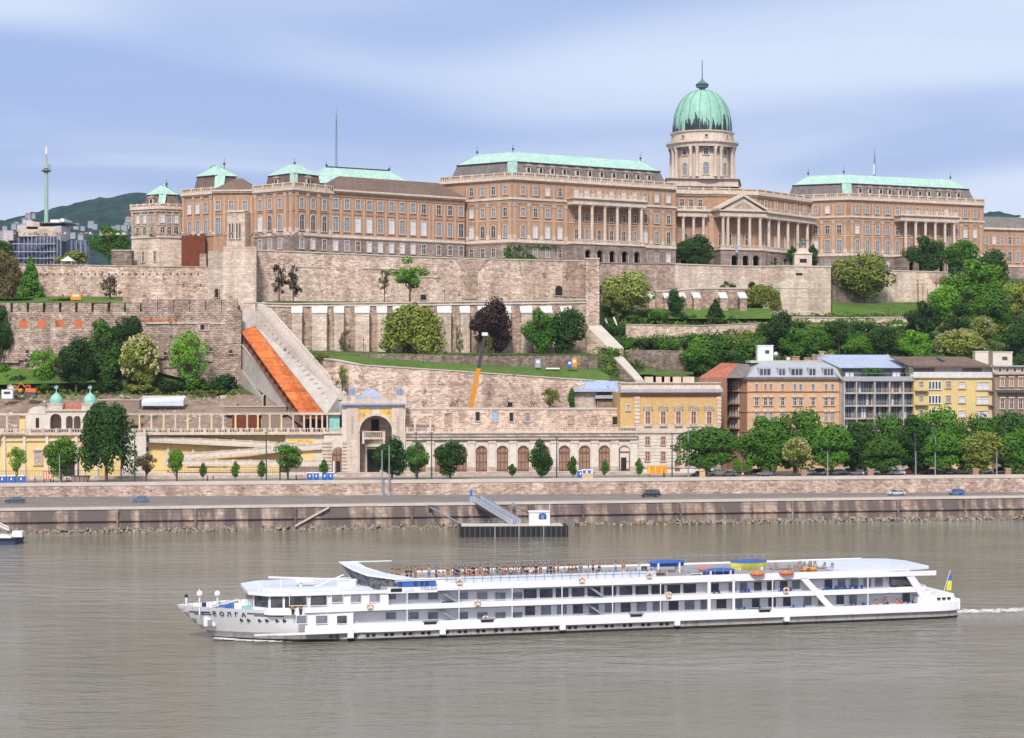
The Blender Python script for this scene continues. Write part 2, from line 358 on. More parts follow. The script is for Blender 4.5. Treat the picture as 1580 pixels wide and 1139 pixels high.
# ---------------------------------------------------------------- water
def wmat():
    m=bpy.data.materials.new('river_water'); m.use_nodes=True; N=m.node_tree.nodes; L=m.node_tree.links; bs=N['Principled BSDF']
    bs.inputs['Roughness'].default_value=.07; bs.inputs['IOR'].default_value=1.33; bs.inputs['Specular IOR Level'].default_value=.5
    tc=N.new('ShaderNodeTexCoord')
    def n(sc,stretch,det=3):
        mp=N.new('ShaderNodeMapping'); mp.inputs['Scale'].default_value=stretch; mp.inputs['Rotation'].default_value=(0,0,R(-10)); L.new(tc.outputs['Object'],mp.inputs[0])
        x=N.new('ShaderNodeTexNoise'); x.inputs['Scale'].default_value=sc; x.inputs['Detail'].default_value=det; x.inputs['Distortion'].default_value=.3; L.new(mp.outputs[0],x.inputs['Vector']); return x.outputs['Fac']
    a=n(1.3,(.55,1.0,1),5); b=n(.28,(.4,1.0,1),4); c=n(.012,(.5,1.6,1),4)
    mr=N.new('ShaderNodeMapRange'); mr.inputs['From Min'].default_value=.42; mr.inputs['From Max'].default_value=.6; L.new(c,mr.inputs[0])
    ms=N.new('ShaderNodeMapRange'); ms.inputs['To Min'].default_value=.35; ms.inputs['To Max'].default_value=1.0; L.new(mr.outputs[0],ms.inputs[0])
    mx=N.new('ShaderNodeMix'); mx.data_type='RGBA'; mx.inputs[6].default_value=(.18,.165,.125,1); mx.inputs[7].default_value=(.26,.245,.22,1); L.new(mr.outputs[0],mx.inputs[0]); L.new(mx.outputs[2],bs.inputs['Base Color'])
    m1=N.new('ShaderNodeMath'); m1.operation='MULTIPLY_ADD'; m1.inputs[1].default_value=4.2; m0=N.new('ShaderNodeMath'); m0.operation='MULTIPLY'; m0.inputs[1].default_value=1.7; L.new(a,m0.inputs[0]); L.new(b,m1.inputs[0]); L.new(m0.outputs[0],m1.inputs[2])
    bp=N.new('ShaderNodeBump'); bp.inputs['Distance'].default_value=.3; L.new(ms.outputs[0],bp.inputs['Strength']); L.new(m1.outputs[0],bp.inputs['Height']); L.new(bp.outputs[0],bs.inputs['Normal'])
    return m
mb=MB(); mb.mat(wmat()); mb.add([(-1500,-600,0),(1500,-600,0),(1500,900,0),(-1500,900,0)],[(0,1,2,3)])
water=struct('river',mb)
# ---------------------------------------------------------------- frames of the place
BA=math.atan(.167); bu=Vector((math.cos(BA),math.sin(BA))); bn=Vector((-math.sin(BA),math.cos(BA)))
B0=Vector((0,428.8))
def bk(s,v): return B0+bu*s+bn*v        # bank frame
def bs_of(px,v):
    k=kx(px); o=B0+bn*v; return (k*o.y-o.x)/(bu.x-k*bu.y)
def bpt(px,v): return bk(bs_of(px,v),v)
TA=R(4.0); tu=Vector((math.cos(TA),math.sin(TA))); tn=Vector((-math.sin(TA),math.cos(TA)))
T0=Vector((0,460.4))
def tpt(px,v):
    k=kx(px); o=T0+tn*v; s=(k*o.y-o.x)/(tu.x-k*tu.y); return o+tu*s
def zp(x): return 9.1+.0042*x
ZR=5.6
# quay: lower wall (battered) with riprap foot
def quay():
    th=Thing('quay_wall','long stained stone river wall between the water and the lower road','wall',(0,431,0))
    mb=MB(); mb.mat(m_quay); mb.smooth=False
    A=bk(-330,1.2); B=bk(330,1.2); A2=bk(-330,3.0); B2=bk(330,3.0); A3=bk(-330,4.2); B3=bk(330,4.2)
    mb.hexa([(A.x,A.y,-2),(B.x,B.y,-2),(B3.x,B3.y,-2),(A3.x,A3.y,-2)],[(A.x+.2,A.y+1.1,5.25),(B.x+.2,B.y+1.1,5.25),(B3.x,B3.y,5.25),(A3.x,A3.y,5.25)])
    th.part('wall_face',mb)
    mb=MB(); mb.mat(m_coping); mb.strip([bk(-330,2.2),bk(330,2.2)],5.25,5.72,-1.6,.22); th.part('coping',mb)
    mb=MB(); mb.mat(m_quay); mb.strip([bk(-330,1.4),bk(330,1.4)],2.6,2.95,-1,.12); th.part('ledge',mb)
    # buttress ribs / ladders
    mb=MB(); mb.mat(m_quay)
    for i in range(-13,14):
        p=bk(i*23.0+rnd.uniform(-7,7),1.65); mb.T=Matrix.Translation((p.x,p.y,0))@Matrix.Rotation(BA,4,'Z'); mb.box(-.25,.25,-.45,1.2,-1,5.2)
    mb.T=None; th.part('rib',mb)
    # diagonal stairs let into wall
    mb=MB(); mb.mat(m_coping)
    for a,b,yt in ((455,508,0),):
        pa=bpt(a,.9); pb=bpt(b,1.1)
        mb.hexa([(pa.x,pa.y,0.6),(pb.x,pb.y,5.0),(pb.x,pb.y+1.2,5.0),(pa.x,pa.y+1.2,.6)],[(pa.x,pa.y,1.1),(pb.x,pb.y,5.5),(pb.x,pb.y+1.2,5.5),(pa.x,pa.y+1.2,1.1)])
    th.part('stair',mb)
quay()
# algae band + riprap as one uncountable rubble bank
mb=MB()
for i in range(2200):
    s=rnd.uniform(-170,175); r=rnd.uniform(.12,.38); v=rnd.uniform(-.7,1.3)+ (-.9 if rnd.random()<.3 and s<20 else 0)
    p=bk(s,v); z=.05+max(0,v+.6)*.45+rnd.uniform(-.1,.25)
    mb.mat(rnd.choice((m_rock,m_rock,m_algae)))
    mb.T=Matrix.Translation((p.x,p.y,z))@Matrix.Rotation(rnd.uniform(0,3),4,'Z')@Matrix.Rotation(rnd.uniform(-.5,.5),4,'X')
    mb.hexa([(-r,-r,-r),(r,-r,-r),(r*.9,r,-r),(-r,r*.8,-r)],[(-r*.7,-r*.6,r*.6),(r*.6,-r*.7,r*.5),(r*.6,r*.6,r*.7),(-r*.5,r*.6,r*.6)])
mb.T=None
tag(link('riprap',mb.mesh('riprap')),'loose boulders and green slime along the foot of the quay','rubble',kind='stuff')
# lower road
mb=MB(); mb.mat(m_asph)
a0=bk(-330,3.9); a1=bk(330,3.9); t0=tpt(790,0)-tu*400; t1=tpt(790,0)+tu*400
mb.add([(a0.x,a0.y,ZR),(a1.x,a1.y,ZR),(t1.x,t1.y,ZR),(t0.x,t0.y,ZR)],[(0,1,2,3)])
struct('lower_road',mb)
mb=MB(); mb.mat(m_pave); mb.strip([bk(-330,5.4),bk(330,5.4)],ZR-.1,ZR+.14,-.7,1.4); struct('pavement',mb)
mb=MB(); mb.mat(M('road_paint',(.62,.6,.58)))
for i in range(-30,34):
    q=bk(i*9,10.5) ; 
    if q.y<T0.y+q.x*math.tan(TA)-3:
        mb.T=Matrix.Translation((q.x,q.y,ZR+.004))@Matrix.Rotation(BA,4,'Z'); mb.add([(-2,-.08,0),(2,-.08,0),(2,.08,0),(-2,.08,0)],[(0,1,2,3)])
mb.T=None; struct('road_marking',mb)
# upper retaining wall
def upwall():
    a=T0-tu*300; b=T0+tu*300
    th=Thing('embankment_wall','long stone retaining wall with pale parapet behind the lower road','wall',(0,460.4,ZR))
    za,zb=zp(a.x),zp(b.x)
    mb=MB(); mb.mat(m_quayup); mb.strip([a,b],ZR-1,[za-.35,zb-.35],-1.5,0); th.part('wall_face',mb)
    mb=MB(); mb.mat(m_coping); mb.strip([a,b],[za-.35,zb-.35],[za+.55,zb+.55],-.9,.15); th.part('parapet',mb)
upwall()
# promenade
mb=MB(); mb.mat(m_pave)
a=T0-tu*300+tn*.5; b=T0+tu*300+tn*.5; c=T0+tu*300+tn*62; d=T0-tu*300+tn*62
mb.add([(a.x,a.y,zp(a.x)),(b.x,b.y,zp(b.x)),(c.x,c.y,zp(c.x)),(d.x,d.y,zp(d.x))],[(0,1,2,3)]); struct('promenade',mb)
mb=MB(); mb.mat(m_asph)
a=T0-tu*300+tn*8; b=T0+tu*300+tn*8; c=T0+tu*300+tn*19; d=T0-tu*300+tn*19
mb.add([(p.x,p.y,zp(p.x)+.006) for p in (a,b,c,d)],[(0,1,2,3)]); struct('upper_road',mb)
# ---------------------------------------------------------------- hillside terrain: lofted break lines
def lerp(tab,px):
    if px<=tab[0][0]: return tab[0][1:]
    for i in range(len(tab)-1):
        a,b=tab[i],tab[i+1]
        if px<=b[0]:
            f=(px-a[0])/(b[0]-a[0]); return tuple(a[j]+(b[j]-a[j])*f for j in range(1,len(a)))
    return tab[-1][1:]
BL=[ # (px, D, z)
 [(-400,486,20.5),(480,500,20.4),(960,503,20.4),(975,512,10),(2000,535,10)],
 [(-400,494,21),(460,505,21),(500,511.8,21),(960,514,21),(985,524,14),(2000,548,14)],
 [(-400,530,30),(380,530,30),(500,514,28),(517,513.2,39),(960,514.6,33.8),(1000,530,24),(2000,556,24)],
 [(-400,542.8,33.5),(400,542.8,33.5),(450,530,34),(478,526,42),(556,528.4,41),(640,530,40.5),(760,532.4,39),(905,535.5,37.6),(985,545,34),(1060,556,36),(2000,570,36)],
 [(-400,543.6,56),(368,543.6,56),(374,543.6,38),(400,543.6,38),(440,532,44),(480,528,43),(556,529,42.8),(640,530.6,42.2),(760,533.2,42),(905,536.2,41.6),(985,560,44),(1060,566,45),(2000,582,44)],
 [(-400,560,57.5),(370,551,57.5),(376,551,42),(398,551,44),(440,549.2,44),(670,554.2,43.3),(904,559.4,43),(924,560.4,43),(930,588,49),(985,592,49),(1180,600,52),(2000,610,50)],
 [(-400,566,58),(380,552,58.2),(440,550,58.3),(670,555,58.8),(904,560.2,59.8),(924,561.4,59.6),(930,612,58),(1040,622,57),(1285,630,57),(2000,636,56)],
 [(-400,577.8,59.5),(322,577.8,59.5),(394,561.8,59.5),(500,572.8,59.8),(640,584.8,60),(770,595.8,60),(905,606.8,60),(926,619,60),(985,629,60),(1037,637,60),(1120,646,59),(1175,652,58),(1204,648,57.5),(1282,653,57.5),(1286,658.5,62.5),(1322,664.5,63),(1440,670,63),(2000,690,63)],
 [(-400,578.8,70),(322,578.8,70),(394,562.8,75.2),(500,573.8,75.2),(640,585.8,75.2),(770,596.8,75.2),(905,607.8,75.2),(926,619.8,75.2),(985,629.8,75.2),(1037,638,75.2),(1120,647,75.2),(1175,653,75.2),(1204,649,75.2),(1282,654,75.2),(1286,659.5,72),(1322,665.5,72),(1440,671,72),(2000,705,74)],
 [(-400,640,71),(320,640,74),(395,700,75),(2000,820,75)],
 [(-400,1000,62),(2000,1000,62)],[(-400,2200,60),(2000,2200,60)]]
cols=sorted(set(list(range(-300,1960,20))+[368,370,372,374,376,394,398,450,478,500,517,556,905,924,926,930,1037,1175,1204,1282,1286,1322]))
def terr(rows,c0,c1,mat,name,dz=0,sub=3,jit=.25):
    mb=MB(); mb.mat(mat); mb.smooth=True; cs=[c for c in cols if c0<=c<=c1]
    rr=random.Random(3); vs=[]; nr=0
    for r in range(rows[0],rows[1]):
        for q in range(sub if r<rows[1]-1 else sub+1):
            f=q/sub
            for c in cs:
                a=lerp(BL[r],c); b=lerp(BL[r+1],c); D=a[0]+(b[0]-a[0])*f; z=a[1]+(b[1]-a[1])*f+dz+(rr.uniform(-jit,jit) if 0<q<sub else 0)
                vs.append((WX(c,D),D,z))
            nr+=1
    n=len(cs); fs=[(i*n+j,i*n+j+1,(i+1)*n+j+1,(i+1)*n+j) for i in range(nr-1) for j in range(n-1)]
    mb.add(vs,fs); return struct(name,mb)
terr((0,8),-300,1940,m_under,'hillside')
terr((8,11),-300,1940,m_pave,'palace_terrace',sub=2,jit=0)
terr((0,2),-300,500,m_dirt,'bare_ground',dz=.35)
# ================================================================ PALACE
pal=Thing('palace','huge orange and cream domed palace with green copper roofs stretching along the hilltop','palace',(20,650,75))
ZB,ZC,ZE,ZA,ZT=74.0,81.8,96.2,102.9,105.2
GL=[m_glass,m_glassm,m_blind]
def pick(ws): 
    r=rnd.random(); return GL[0] if r<ws[0] else (GL[1] if r<ws[0]+ws[1] else GL[2])
class Wing:
    def __init__(s,pts,depth,bands,label,name='wing',parent=None):
        s.path=[P2(*p) for p in pts]; back=offs(s.path,-depth); s.foot=s.path+back[::-1]
        mb=MB()
        for z0,z1,m in bands: mb.mat(m); mb.prism(s.foot,z0,z1)
        s.o=pal.part(name,mb,parent,label)
        s.fr=[Fr(s.path[i],s.path[i+1]) for i in range(len(s.path)-1)]
    def part(s,name,mb): return pal.part(name,mb,s.o)
    def cornice(s,levels,pts=None):
        mb=MB()
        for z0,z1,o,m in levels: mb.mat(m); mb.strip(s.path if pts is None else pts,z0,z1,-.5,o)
        return s.part('cornice',mb)
    def balustrade(s,z0,z1,pts=None,o=.45,step=.9,posts=5.0):
        path=s.path if pts is None else pts
        mb=MB(); mb.mat(m_cream); mb.strip(path,z0,z0+.35,o-.6,o); mb.strip(path,z1-.3,z1,o-.6,o)
        mb.mat(m_creamd); mb.strip(path,z0+.35,z1-.3,o-.42,o-.38)
        mb.mat(m_cream); P=offs(path,o-.25)
        for i in range(len(P)-1):
            f=Fr(P[i],P[i+1]); mb.T=f.mat(); n=max(1,int(f.L/step))
            for k in range(n+1):
                t=f.L*k/n; big=(k%max(1,int(posts/step))==0); r=.34 if big else .12
                mb.box(t-r,t+r,-r,r,z0+.35-(.0),z1-.3+(.45 if big else -.002))
            mb.T=None
        return s.part('balustrade',mb)
    def pilasters(s,i,pxs,z0,z1,w=.55,cap=True,mat=None,base=True,o=.28):
        f=s.fr[i]
        for px in pxs:
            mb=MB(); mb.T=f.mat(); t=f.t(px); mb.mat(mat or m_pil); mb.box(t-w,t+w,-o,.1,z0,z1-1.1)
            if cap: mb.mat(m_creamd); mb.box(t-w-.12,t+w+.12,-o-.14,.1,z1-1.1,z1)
            if base: mb.mat(m_cream); mb.box(t-w-.1,t+w+.1,-o-.1,.1,z0-.01,z0+1.5)
            mb.T=None; s.part('pilaster',mb)
    def windows(s,i,pxs,z0,w,h,arch=False,ws=(.4,.3,.3),frame=None,off=.0,fw=.22,hood=False,mull=True):
        f=s.fr[i]
        for px in pxs:
            me=winmesh(w,h,arch,pick(ws),frame or m_wframe,fw,mull,hood)
            q=f.p3(f.t(px),z0,off); pal.inst('window',me,q,f.ang,s.o)
    def mansard(s,foot,levels):
        """levels: list of (inset,z); materials between"""
        mb=MB()
        for j in range(len(levels)-1):
            i0,z0,m=levels[j]; i1,z1,_=levels[j+1]; mb.mat(m)
            mb.prism(inset(foot,i0),z0,z1,inset(foot,i1),cap=(j==len(levels)-2))
        return s.part('roof',mb)
    def finial(s,p,z,h=3.2):
        mb=MB(); mb.mat(m_dmetal); mb.tube((p[0],p[1],z-.5),(p[0],p[1],z+h),.14,.05,6); mb.ball((p[0],p[1],z+h*.35),.45,6); s.part('finial',mb)
def mids(px): return [(a+b)/2 for a,b in zip(px,px[1:])]
def dormers(wg,fr,pxs,z0,o,dep=2.2,parent=None):
    for px in pxs:
        t=fr.t(px); mb=MB(); mb.T=fr.mat()@Matrix.Translation((t,-o,z0))
        mb.mat(m_cream); mb.box(-.95,.95,0,dep,0,2.6); mb.mat(m_dark); mb.box(-.5,.5,-.05,.1,.5,2.1)
        mb.mat(m_creamd); mb.box(-1.3,1.3,-.35,dep,2.6,3.0); mb.mat(m_slate); mb.prism([(-1.1,-.2),(1.1,-.2),(1.1,dep),(-1.1,dep)],3.0,3.5,[(-.5,.2),(.5,.2),(.5,dep),(-.5,dep)])
        mb.T=None; pal.part('dormer',mb,wg.o)
STD=[(ZB,ZC-.35,m_gfl),(ZC-.35,ZE,m_plast),(ZE,ZA,m_plast)]
def stdcor(w,attic=True,pts=None,top=None):
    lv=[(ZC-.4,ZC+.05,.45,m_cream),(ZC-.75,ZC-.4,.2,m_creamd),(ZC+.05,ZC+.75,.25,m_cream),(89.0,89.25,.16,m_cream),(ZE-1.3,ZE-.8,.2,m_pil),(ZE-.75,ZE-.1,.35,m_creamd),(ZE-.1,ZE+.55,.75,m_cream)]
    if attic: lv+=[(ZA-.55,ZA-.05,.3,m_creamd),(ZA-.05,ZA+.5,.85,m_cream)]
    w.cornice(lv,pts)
# ---- middle block
def block(pts,kind,D):
    """big three-storey corner block; pts = (left, corner, right)"""
    w=Wing(pts,20,STD,D['label']); stdcor(w); w.balustrade(ZA+.5,ZT+.2)
    fs=w.foot
    # closed footprint follows left->corner->right->back; inset uses right side outward
    w.mansard(fs,[(2.0,ZA+.3,m_slate),(4.2,109.6,m_green),(9.2,113.6,m_green)])
    mb=MB(); mb.mat(m_dmetal); ins=inset(fs,4.0); mb.strip(ins[:3],109.45,109.75,-.2,.35); w.part('gutter',mb)
    # green copper corner panel
    c0=inset(fs,1.85)[1]; c1=inset(fs,4.0)[1]; fl,fr_=w.fr
    mb=MB(); mb.mat(m_green)
    def off3(p,z,u,d): q=Vector(p)+u*d; return (q.x,q.y,z)
    e=Vector((0,-.12))
    mb.add([off3(c0+e,ZA+.4,-fl.u,2.0),off3(c0+e,ZA+.4,fr_.u,2.0),off3(c1+e,109.6,fr_.u,2.0),off3(c1+e,109.6,-fl.u,2.0)],[(0,1,2,3)])
    mb.add([off3(c0+e*3,ZA+.4,-fl.u,2.0),off3(c0+e*6,ZA+.4,fl.u,0),off3(c1+e*6,109.6,fl.u,0),off3(c1+e*3,109.6,-fl.u,2.0)],[(0,1,2,3)])
    mb.add([off3(c0+e*6,ZA+.4,fl.u,0),off3(c0+e*3,ZA+.4,fr_.u,2.0),off3(c1+e*3,109.6,fr_.u,2.0),off3(c1+e*6,109.6,fl.u,0)],[(0,1,2,3)])
    w.part('roof_corner',mb)
    top=inset(fs,9.2)
    for p in (top[0],top[1],top[2]): w.finial(p,113.5)
    return w
mid=block([(680,627),(790,610),(1043,645)],0,dict(label='central block of the palace with a columned portico and long green roof'))
L1=[728,745.3,761.8,780]; R1=[806.6,825.6,844.6,863.5]; R2=[995,1013,1031]; PO=[877.5,894.5,914,933.5,952.8,971.5,989][0:6]
POw=[889,905,924,943,962,979]
aw=(.55,.3,.15); bw_=(.15,.2,.65)
for i,pxs in ((0,L1),(1,R1+R2)):
    mid.windows(i,pxs,98.0,1.5,2.8,ws=aw if i==0 else bw_); mid.windows(i,pxs,90.4,1.5,2.9,ws=(.4,.5,.1)); mid.windows(i,pxs,83.2,1.7,4.2,arch=True,ws=(.3,.55,.15),hood=False)
    mid.windows(i,pxs,76.6,1.5,2.9,ws=(.8,.1,.1) if i==0 else (.1,.3,.6),fw=.2)
mid.windows(1,POw,98.0,1.5,2.8,ws=(.1,.1,.8)); mid.windows(1,POw,90.0,1.3,2.6,ws=(1,0,0)); mid.windows(1,POw,83.0,1.4,3.8,ws=(.6,.4,0))
mid.pilasters(0,[721,736.5,753.5,771,787],ZC+.75,ZE-1.3); mid.pilasters(1,[794,815.5,835,854,872.5]+[986,1004,1022,1039],ZC+.75,ZE-1.3)
mid.pilasters(0,[721,736.5,753.5,771,787],ZE+.55,ZA-.5,cap=False,base=False,w=.4); mid.pilasters(1,[794,815.5,835,854,872.5,897,915,934,953,971,986,1004,1022,1039],ZE+.55,ZA-.5,cap=False,base=False,w=.4)
def portico(wg,fi,pa,pb,cols,arches,zbase=ZC,deep=4.5,ztop=95.2,balu=True,label=None,podium=True,darkback=True):
    f=wg.fr[fi]; ta,tb=f.t(pa),f.t(pb)
    mb=MB(); mb.T=f.mat()
    if podium:
        mb.mat(m_gfl); n=len(arches); ts=[f.t(a) for a in arches]
        # podium front with true arch openings built between piers
        edges=[ta]+[x for t in ts for x in (t-1.25,t+1.25)]+[tb]
        for i in range(0,len(edges),2): mb.box(edges[i],edges[i+1],-deep,-deep+1.2,ZB,ZC-.4)
        for t in ts:
            pts=[]; zc=78.3
            for k in range(9): a=math.pi*k/8; pts.append((t+1.25*math.cos(a),zc+1.25*math.sin(a)))
            for k in range(8):
                (xa,za),(xb,zb)=pts[k],pts[k+1]
                mb.hexa([(xb,-deep,zb),(xa,-deep,za),(xa,-deep+1.2,za),(xb,-deep+1.2,zb)],[(xb,-deep,ZC-.4),(xa,-deep,ZC-.4),(xa,-deep+1.2,ZC-.4),(xb,-deep+1.2,ZC-.4)])
            mb.mat(m_creamd); mb.box(t-1.7,t-1.3,-deep-.15,-deep,ZB,78); mb.box(t+1.3,t+1.7,-deep-.15,-deep,ZB,78); mb.mat(m_gfl)
        mb.box(ta,ta+1,-deep+1.2,0,ZB,ZC-.4); mb.box(tb-1,tb,-deep+1.2,0,ZB,ZC-.4)
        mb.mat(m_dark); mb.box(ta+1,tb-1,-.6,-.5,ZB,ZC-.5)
        mb.mat(m_cream); mb.box(ta-.3,tb+.3,-deep-.4,0,ZC-.4,ZC)
        mb.mat(m_cream); mb.box(ta-.1,tb+.1,-deep-.1,-deep+.25,ZC,ZC+.3); mb.box(ta-.1,tb+.1,-deep-.1,-deep+.25,ZC+1.1,ZC+1.35)
        k=ta+.3
        while k<tb: mb.box(k-.1,k+.1,-deep,-deep+.18,ZC+.3,ZC+1.1); k+=.75
        mb.T=None; pal.part('podium',mb,wg.o); mb=MB(); mb.T=f.mat()
    mb.mat(m_cream); mb.box(ta-.2,tb+.2,-deep-.2,0,ztop,ztop+1.6); mb.mat(m_creamd); mb.box(ta-.5,tb+.5,-deep-.6,0,ztop+1.6,ztop+1.9); mb.mat(m_cream); mb.box(ta-.8,tb+.8,-deep-.9,0,ztop+1.9,ztop+2.3)
    if balu:
        z=ztop+2.3; mb.box(ta-.3,tb+.3,-deep-.3,-deep+.1,z,z+.3); mb.box(ta-.3,tb+.3,-deep-.3,-deep+.1,z+1.2,z+1.5)
        k=ta; 
        while k<tb: mb.box(k-.13,k+.13,-deep-.2,-deep,z+.3,z+1.2); k+=.8
        for px in cols: t=f.t(px); mb.box(t-.5,t+.5,-deep-.35,-deep+.15,z,z+1.65)
    if darkback: mb.mat(m_plast if not darkback=='d' else m_creamd)
    mb.T=None; po=pal.part('portico',mb,wg.o)
    for px in cols:
        t=f.t(px); mb=MB(); mb.T=f.mat()@Matrix.Translation((t,-deep+.75,0)); mb.mat(m_cream)
        z0=ZC if podium else zbase
        mb.box(-.75,.75,-.75,.75,z0,z0+1.3); mb.lathe((0,0,0),[(.62,z0+1.3),(.6,z0+2),(.58,z0+5),(.5,ztop-1.0),(.55,ztop-.9),(.8,ztop-.25)],12); mb.box(-.8,.8,-.8,.8,ztop-.25,ztop)
        mb.T=None; pal.part('column',mb,wg.o)
portico(mid,1,875,985,[885.6,904.6,924.3,943.3,962.3,980.5],[896.5,915,934,953,972])
dormers(mid,mid.fr[1],[821.8,840.8,858.5,877.5,897.7,916.7,935,954,973.7,991.4,1008.4],105.6,-2.6)
# ivy on the grey floor
def leaves(mb,c,rx,ry,rz,n,s,shell=.6,rr=rnd,flat=False):
    for i in range(n):
        while True:
            v=Vector((rr.uniform(-1,1),rr.uniform(-1,1),rr.uniform(-1,1))); l=v.length
            if .05<l<=1: break
        if rr.random()<shell: v=v/l*rr.uniform(.78,1.06)
        p=Vector((c[0]+v.x*rx,c[1]+v.y*ry,c[2]+v.z*rz)); nn=(v.normalized()+Vector((rr.uniform(-.8,.8),rr.uniform(-.8,.8),rr.uniform(-.5,1.0)))).normalized()
        a=nn.orthogonal().normalized(); a.rotate(Matrix.Rotation(rr.uniform(0,6.28),3,nn)); b=nn.cross(a); q=s*rr.uniform(.6,1.35)
        k=len(mb.v); mb.v+= [tuple(p-a*q-b*q*.3),tuple(p-a*q*.2-b*q),tuple(p+a*q-b*q*.2),tuple(p+a*q*.3+b*q)]
        mb.f.append([k,k+1,k+2,k+3]); mb.mi.append(mb.cur); mb.sm.append(False)
mb=MB(); mb.mat(m_lf['ivy'])
f=mid.fr[0]; g=mid.fr[1]
for i in range(60):
    px=rnd.uniform(781,824); fr_=f if px<790 else g; hz=1-abs(px-795)/30
    c=fr_.p3(fr_.t(px),rnd.uniform(75.3,76.5+5*max(.1,hz)),.35); leaves(mb,c,1.1,.35,.7,24,.22)
for i in range(26):
    px=rnd.uniform(795,862); c=g.p3(g.t(px),ZC-1.2-rnd.uniform(0,.8),.35); leaves(mb,c,1.3,.35,.5,18,.22)
single('ivy',mb,'green ivy climbing the grey ground floor at the corner of the central palace block','ivy')
# ---- right block
rb=block([(1203,693),(1310,683),(1518,708)],1,dict(label='right block of the palace with green roof and portico behind trees'))
L2=[1258.5,1277,1295]; Q1=[1322.3,1338,1353.4,1369]; Q2=[1474,1489,1504]; QP=[1384,1400,1415,1430,1445,1460]
for i,pxs in ((0,L2),(1,Q1+Q2)):
    rb.windows(i,pxs,98.0,1.5,2.8,ws=(.3,.5,.2)); rb.windows(i,pxs,90.0,1.6,3.2,ws=(.3,.5,.2)); rb.windows(i,pxs,83.2,1.8,4.4,arch=(i==1),ws=(.2,.5,.3)); 
    rb.windows(i,pxs,76.6,1.5,2.9,ws=(.3,.4,.3),fw=.2)
rb.windows(1,QP,98.0,1.5,2.8,ws=(.3,.5,.2)); rb.windows(1,QP,90.0,1.5,3.0,ws=(.4,.5,.1)); rb.windows(1,QP,83.2,1.6,4.2,ws=(.2,.4,.4))
rb.pilasters(0,[1254,1268,1286,1304],ZC+.75,ZE-1.3); rb.pilasters(1,[1314,1330,1346,1361,1376]+[1467,1482,1497,1513],ZC+.75,ZE-1.3)
rb.pilasters(0,[1254,1268,1286,1304],ZE+.55,ZA-.5,cap=False,base=False,w=.4); rb.pilasters(1,[1314,1330,1346,1361,1376,1392,1407,1422,1437,1452,1467,1482,1497,1513],ZE+.55,ZA-.5,cap=False,base=False,w=.4)
portico(rb,1,1380,1467,[1388.5,1404,1419,1434,1449,1463],[1396,1411,1427,1442,1456])
dormers(rb,rb.fr[1],[1333.5,1349,1365.5,1379,1395.6,1410,1426,1440,1456,1470.5,1485.5],105.6,-2.6)
# ---- far right wing
fw=Wing([(1514,722),(1660,736)],14,[(ZB-2,80,m_gfl),(80,95.2,m_plast)],'low brown-roofed wing at the right end of the palace')
fw.cornice([(79.6,80.2,.3,m_cream),(88.0,88.4,.2,m_pil),(94.6,95.4,.8,m_cream)])
fx=[1521.8,1533.7,1545.3,1557.7,1570,1582,1594]
fw.windows(0,fx,88.8,1.4,3.0,ws=(.3,.6,.1)); fw.windows(0,fx,81.6,1.6,4.2,ws=(.5,.4,.1))
fw.mansard(fw.foot,[(-.6,95.3,m_slate),(4.6,100.2,m_slate),(4.8,100.3,m_slate)])
def gpav(wg,fp,z0,z1,z2,i0=.6,i1=1.6,apex=5.0,panel=False):
    """small pavilion roof: slate mansard and green pyramid on closed footprint"""
    wg.mansard(fp,[(i0,z0,m_broof),(i1,z1,m_green),(apex,z2,m_green)])
# green pyramid behind the far wing
rfp=[P2(1557,742),P2(1600,738),P2(1640,745),P2(1600,760)]
mb=MB(); mb.mat(m_green); mb.prism(rfp,99.5,104.5,inset(rfp,7.2)); mb.mat(m_plast); mb.prism(rfp,80,99.5,cap=False); pal.part('roof',mb,fw.o)
# ---- long left wing
lw=Wing([(513,588),(717,618)],15,[(ZB,ZC-.35,m_gfl),(ZC-.35,ZE+.2,m_plast)],'long brown-roofed wing left of the central block')
lv=[(ZC-.4,ZC+.05,.45,m_cream),(ZC-.75,ZC-.4,.2,m_creamd),(ZC+.05,ZC+.5,.25,m_cream),(89.2,89.6,.18,m_plast),(ZE-1.2,ZE-.9,.2,m_plast),(ZE+.0,ZE+.5,.7,m_creamd),(ZE+.5,ZE+1.1,1.1,m_cream)]
lw.cornice(lv)
lx=[517.5,535,552,569.4,586.6,603.8,620.5,637,653.4,676.7,694,711]
for j,px in enumerate(lx):
    lw.windows(0,[px],91.0,1.7,3.2,ws=(.1,.9,0) if j<8 else (.8,.2,0)); 
    lw.windows(0,[px],83.6,1.9,4.6,ws=(0,.3,.7) if 2<=j<9 else (.3,.7,0)); lw.windows(0,[px],77.2,1.5,3.2,ws=(.1,.3,.6) if j<8 else (1,0,0),fw=.22)
lw.pilasters(0,[526,543.5,561,578,595,612,629,645,662,668,685,702],ZC+.5,ZE-1.2,w=.4,cap=False,base=False)
lw.mansard(lw.foot,[(-.7,ZE+1.0,m_broof),(6.6,102.6,m_broof),(6.7,102.65,m_broof)])
# green roof behind the long wing
gw=Wing([(486,626),(645,646)],18,[(ZB,103.6,m_plast)],'rear wing whose low green roof shows above the brown roof')
gw.mansard(gw.foot,[(-.5,103.4,m_green),(8,110.2,m_green),(8.1,110.3,m_green)])
mb=MB(); mb.mat(m_dmetal); q=inset(gw.foot,7.8); mb.strip(q[:2],110.1,110.5,-.3,.1); gw.part('ridge',mb); gw.finial(q[0],110.1,2); gw.finial(q[1],110.1,2)
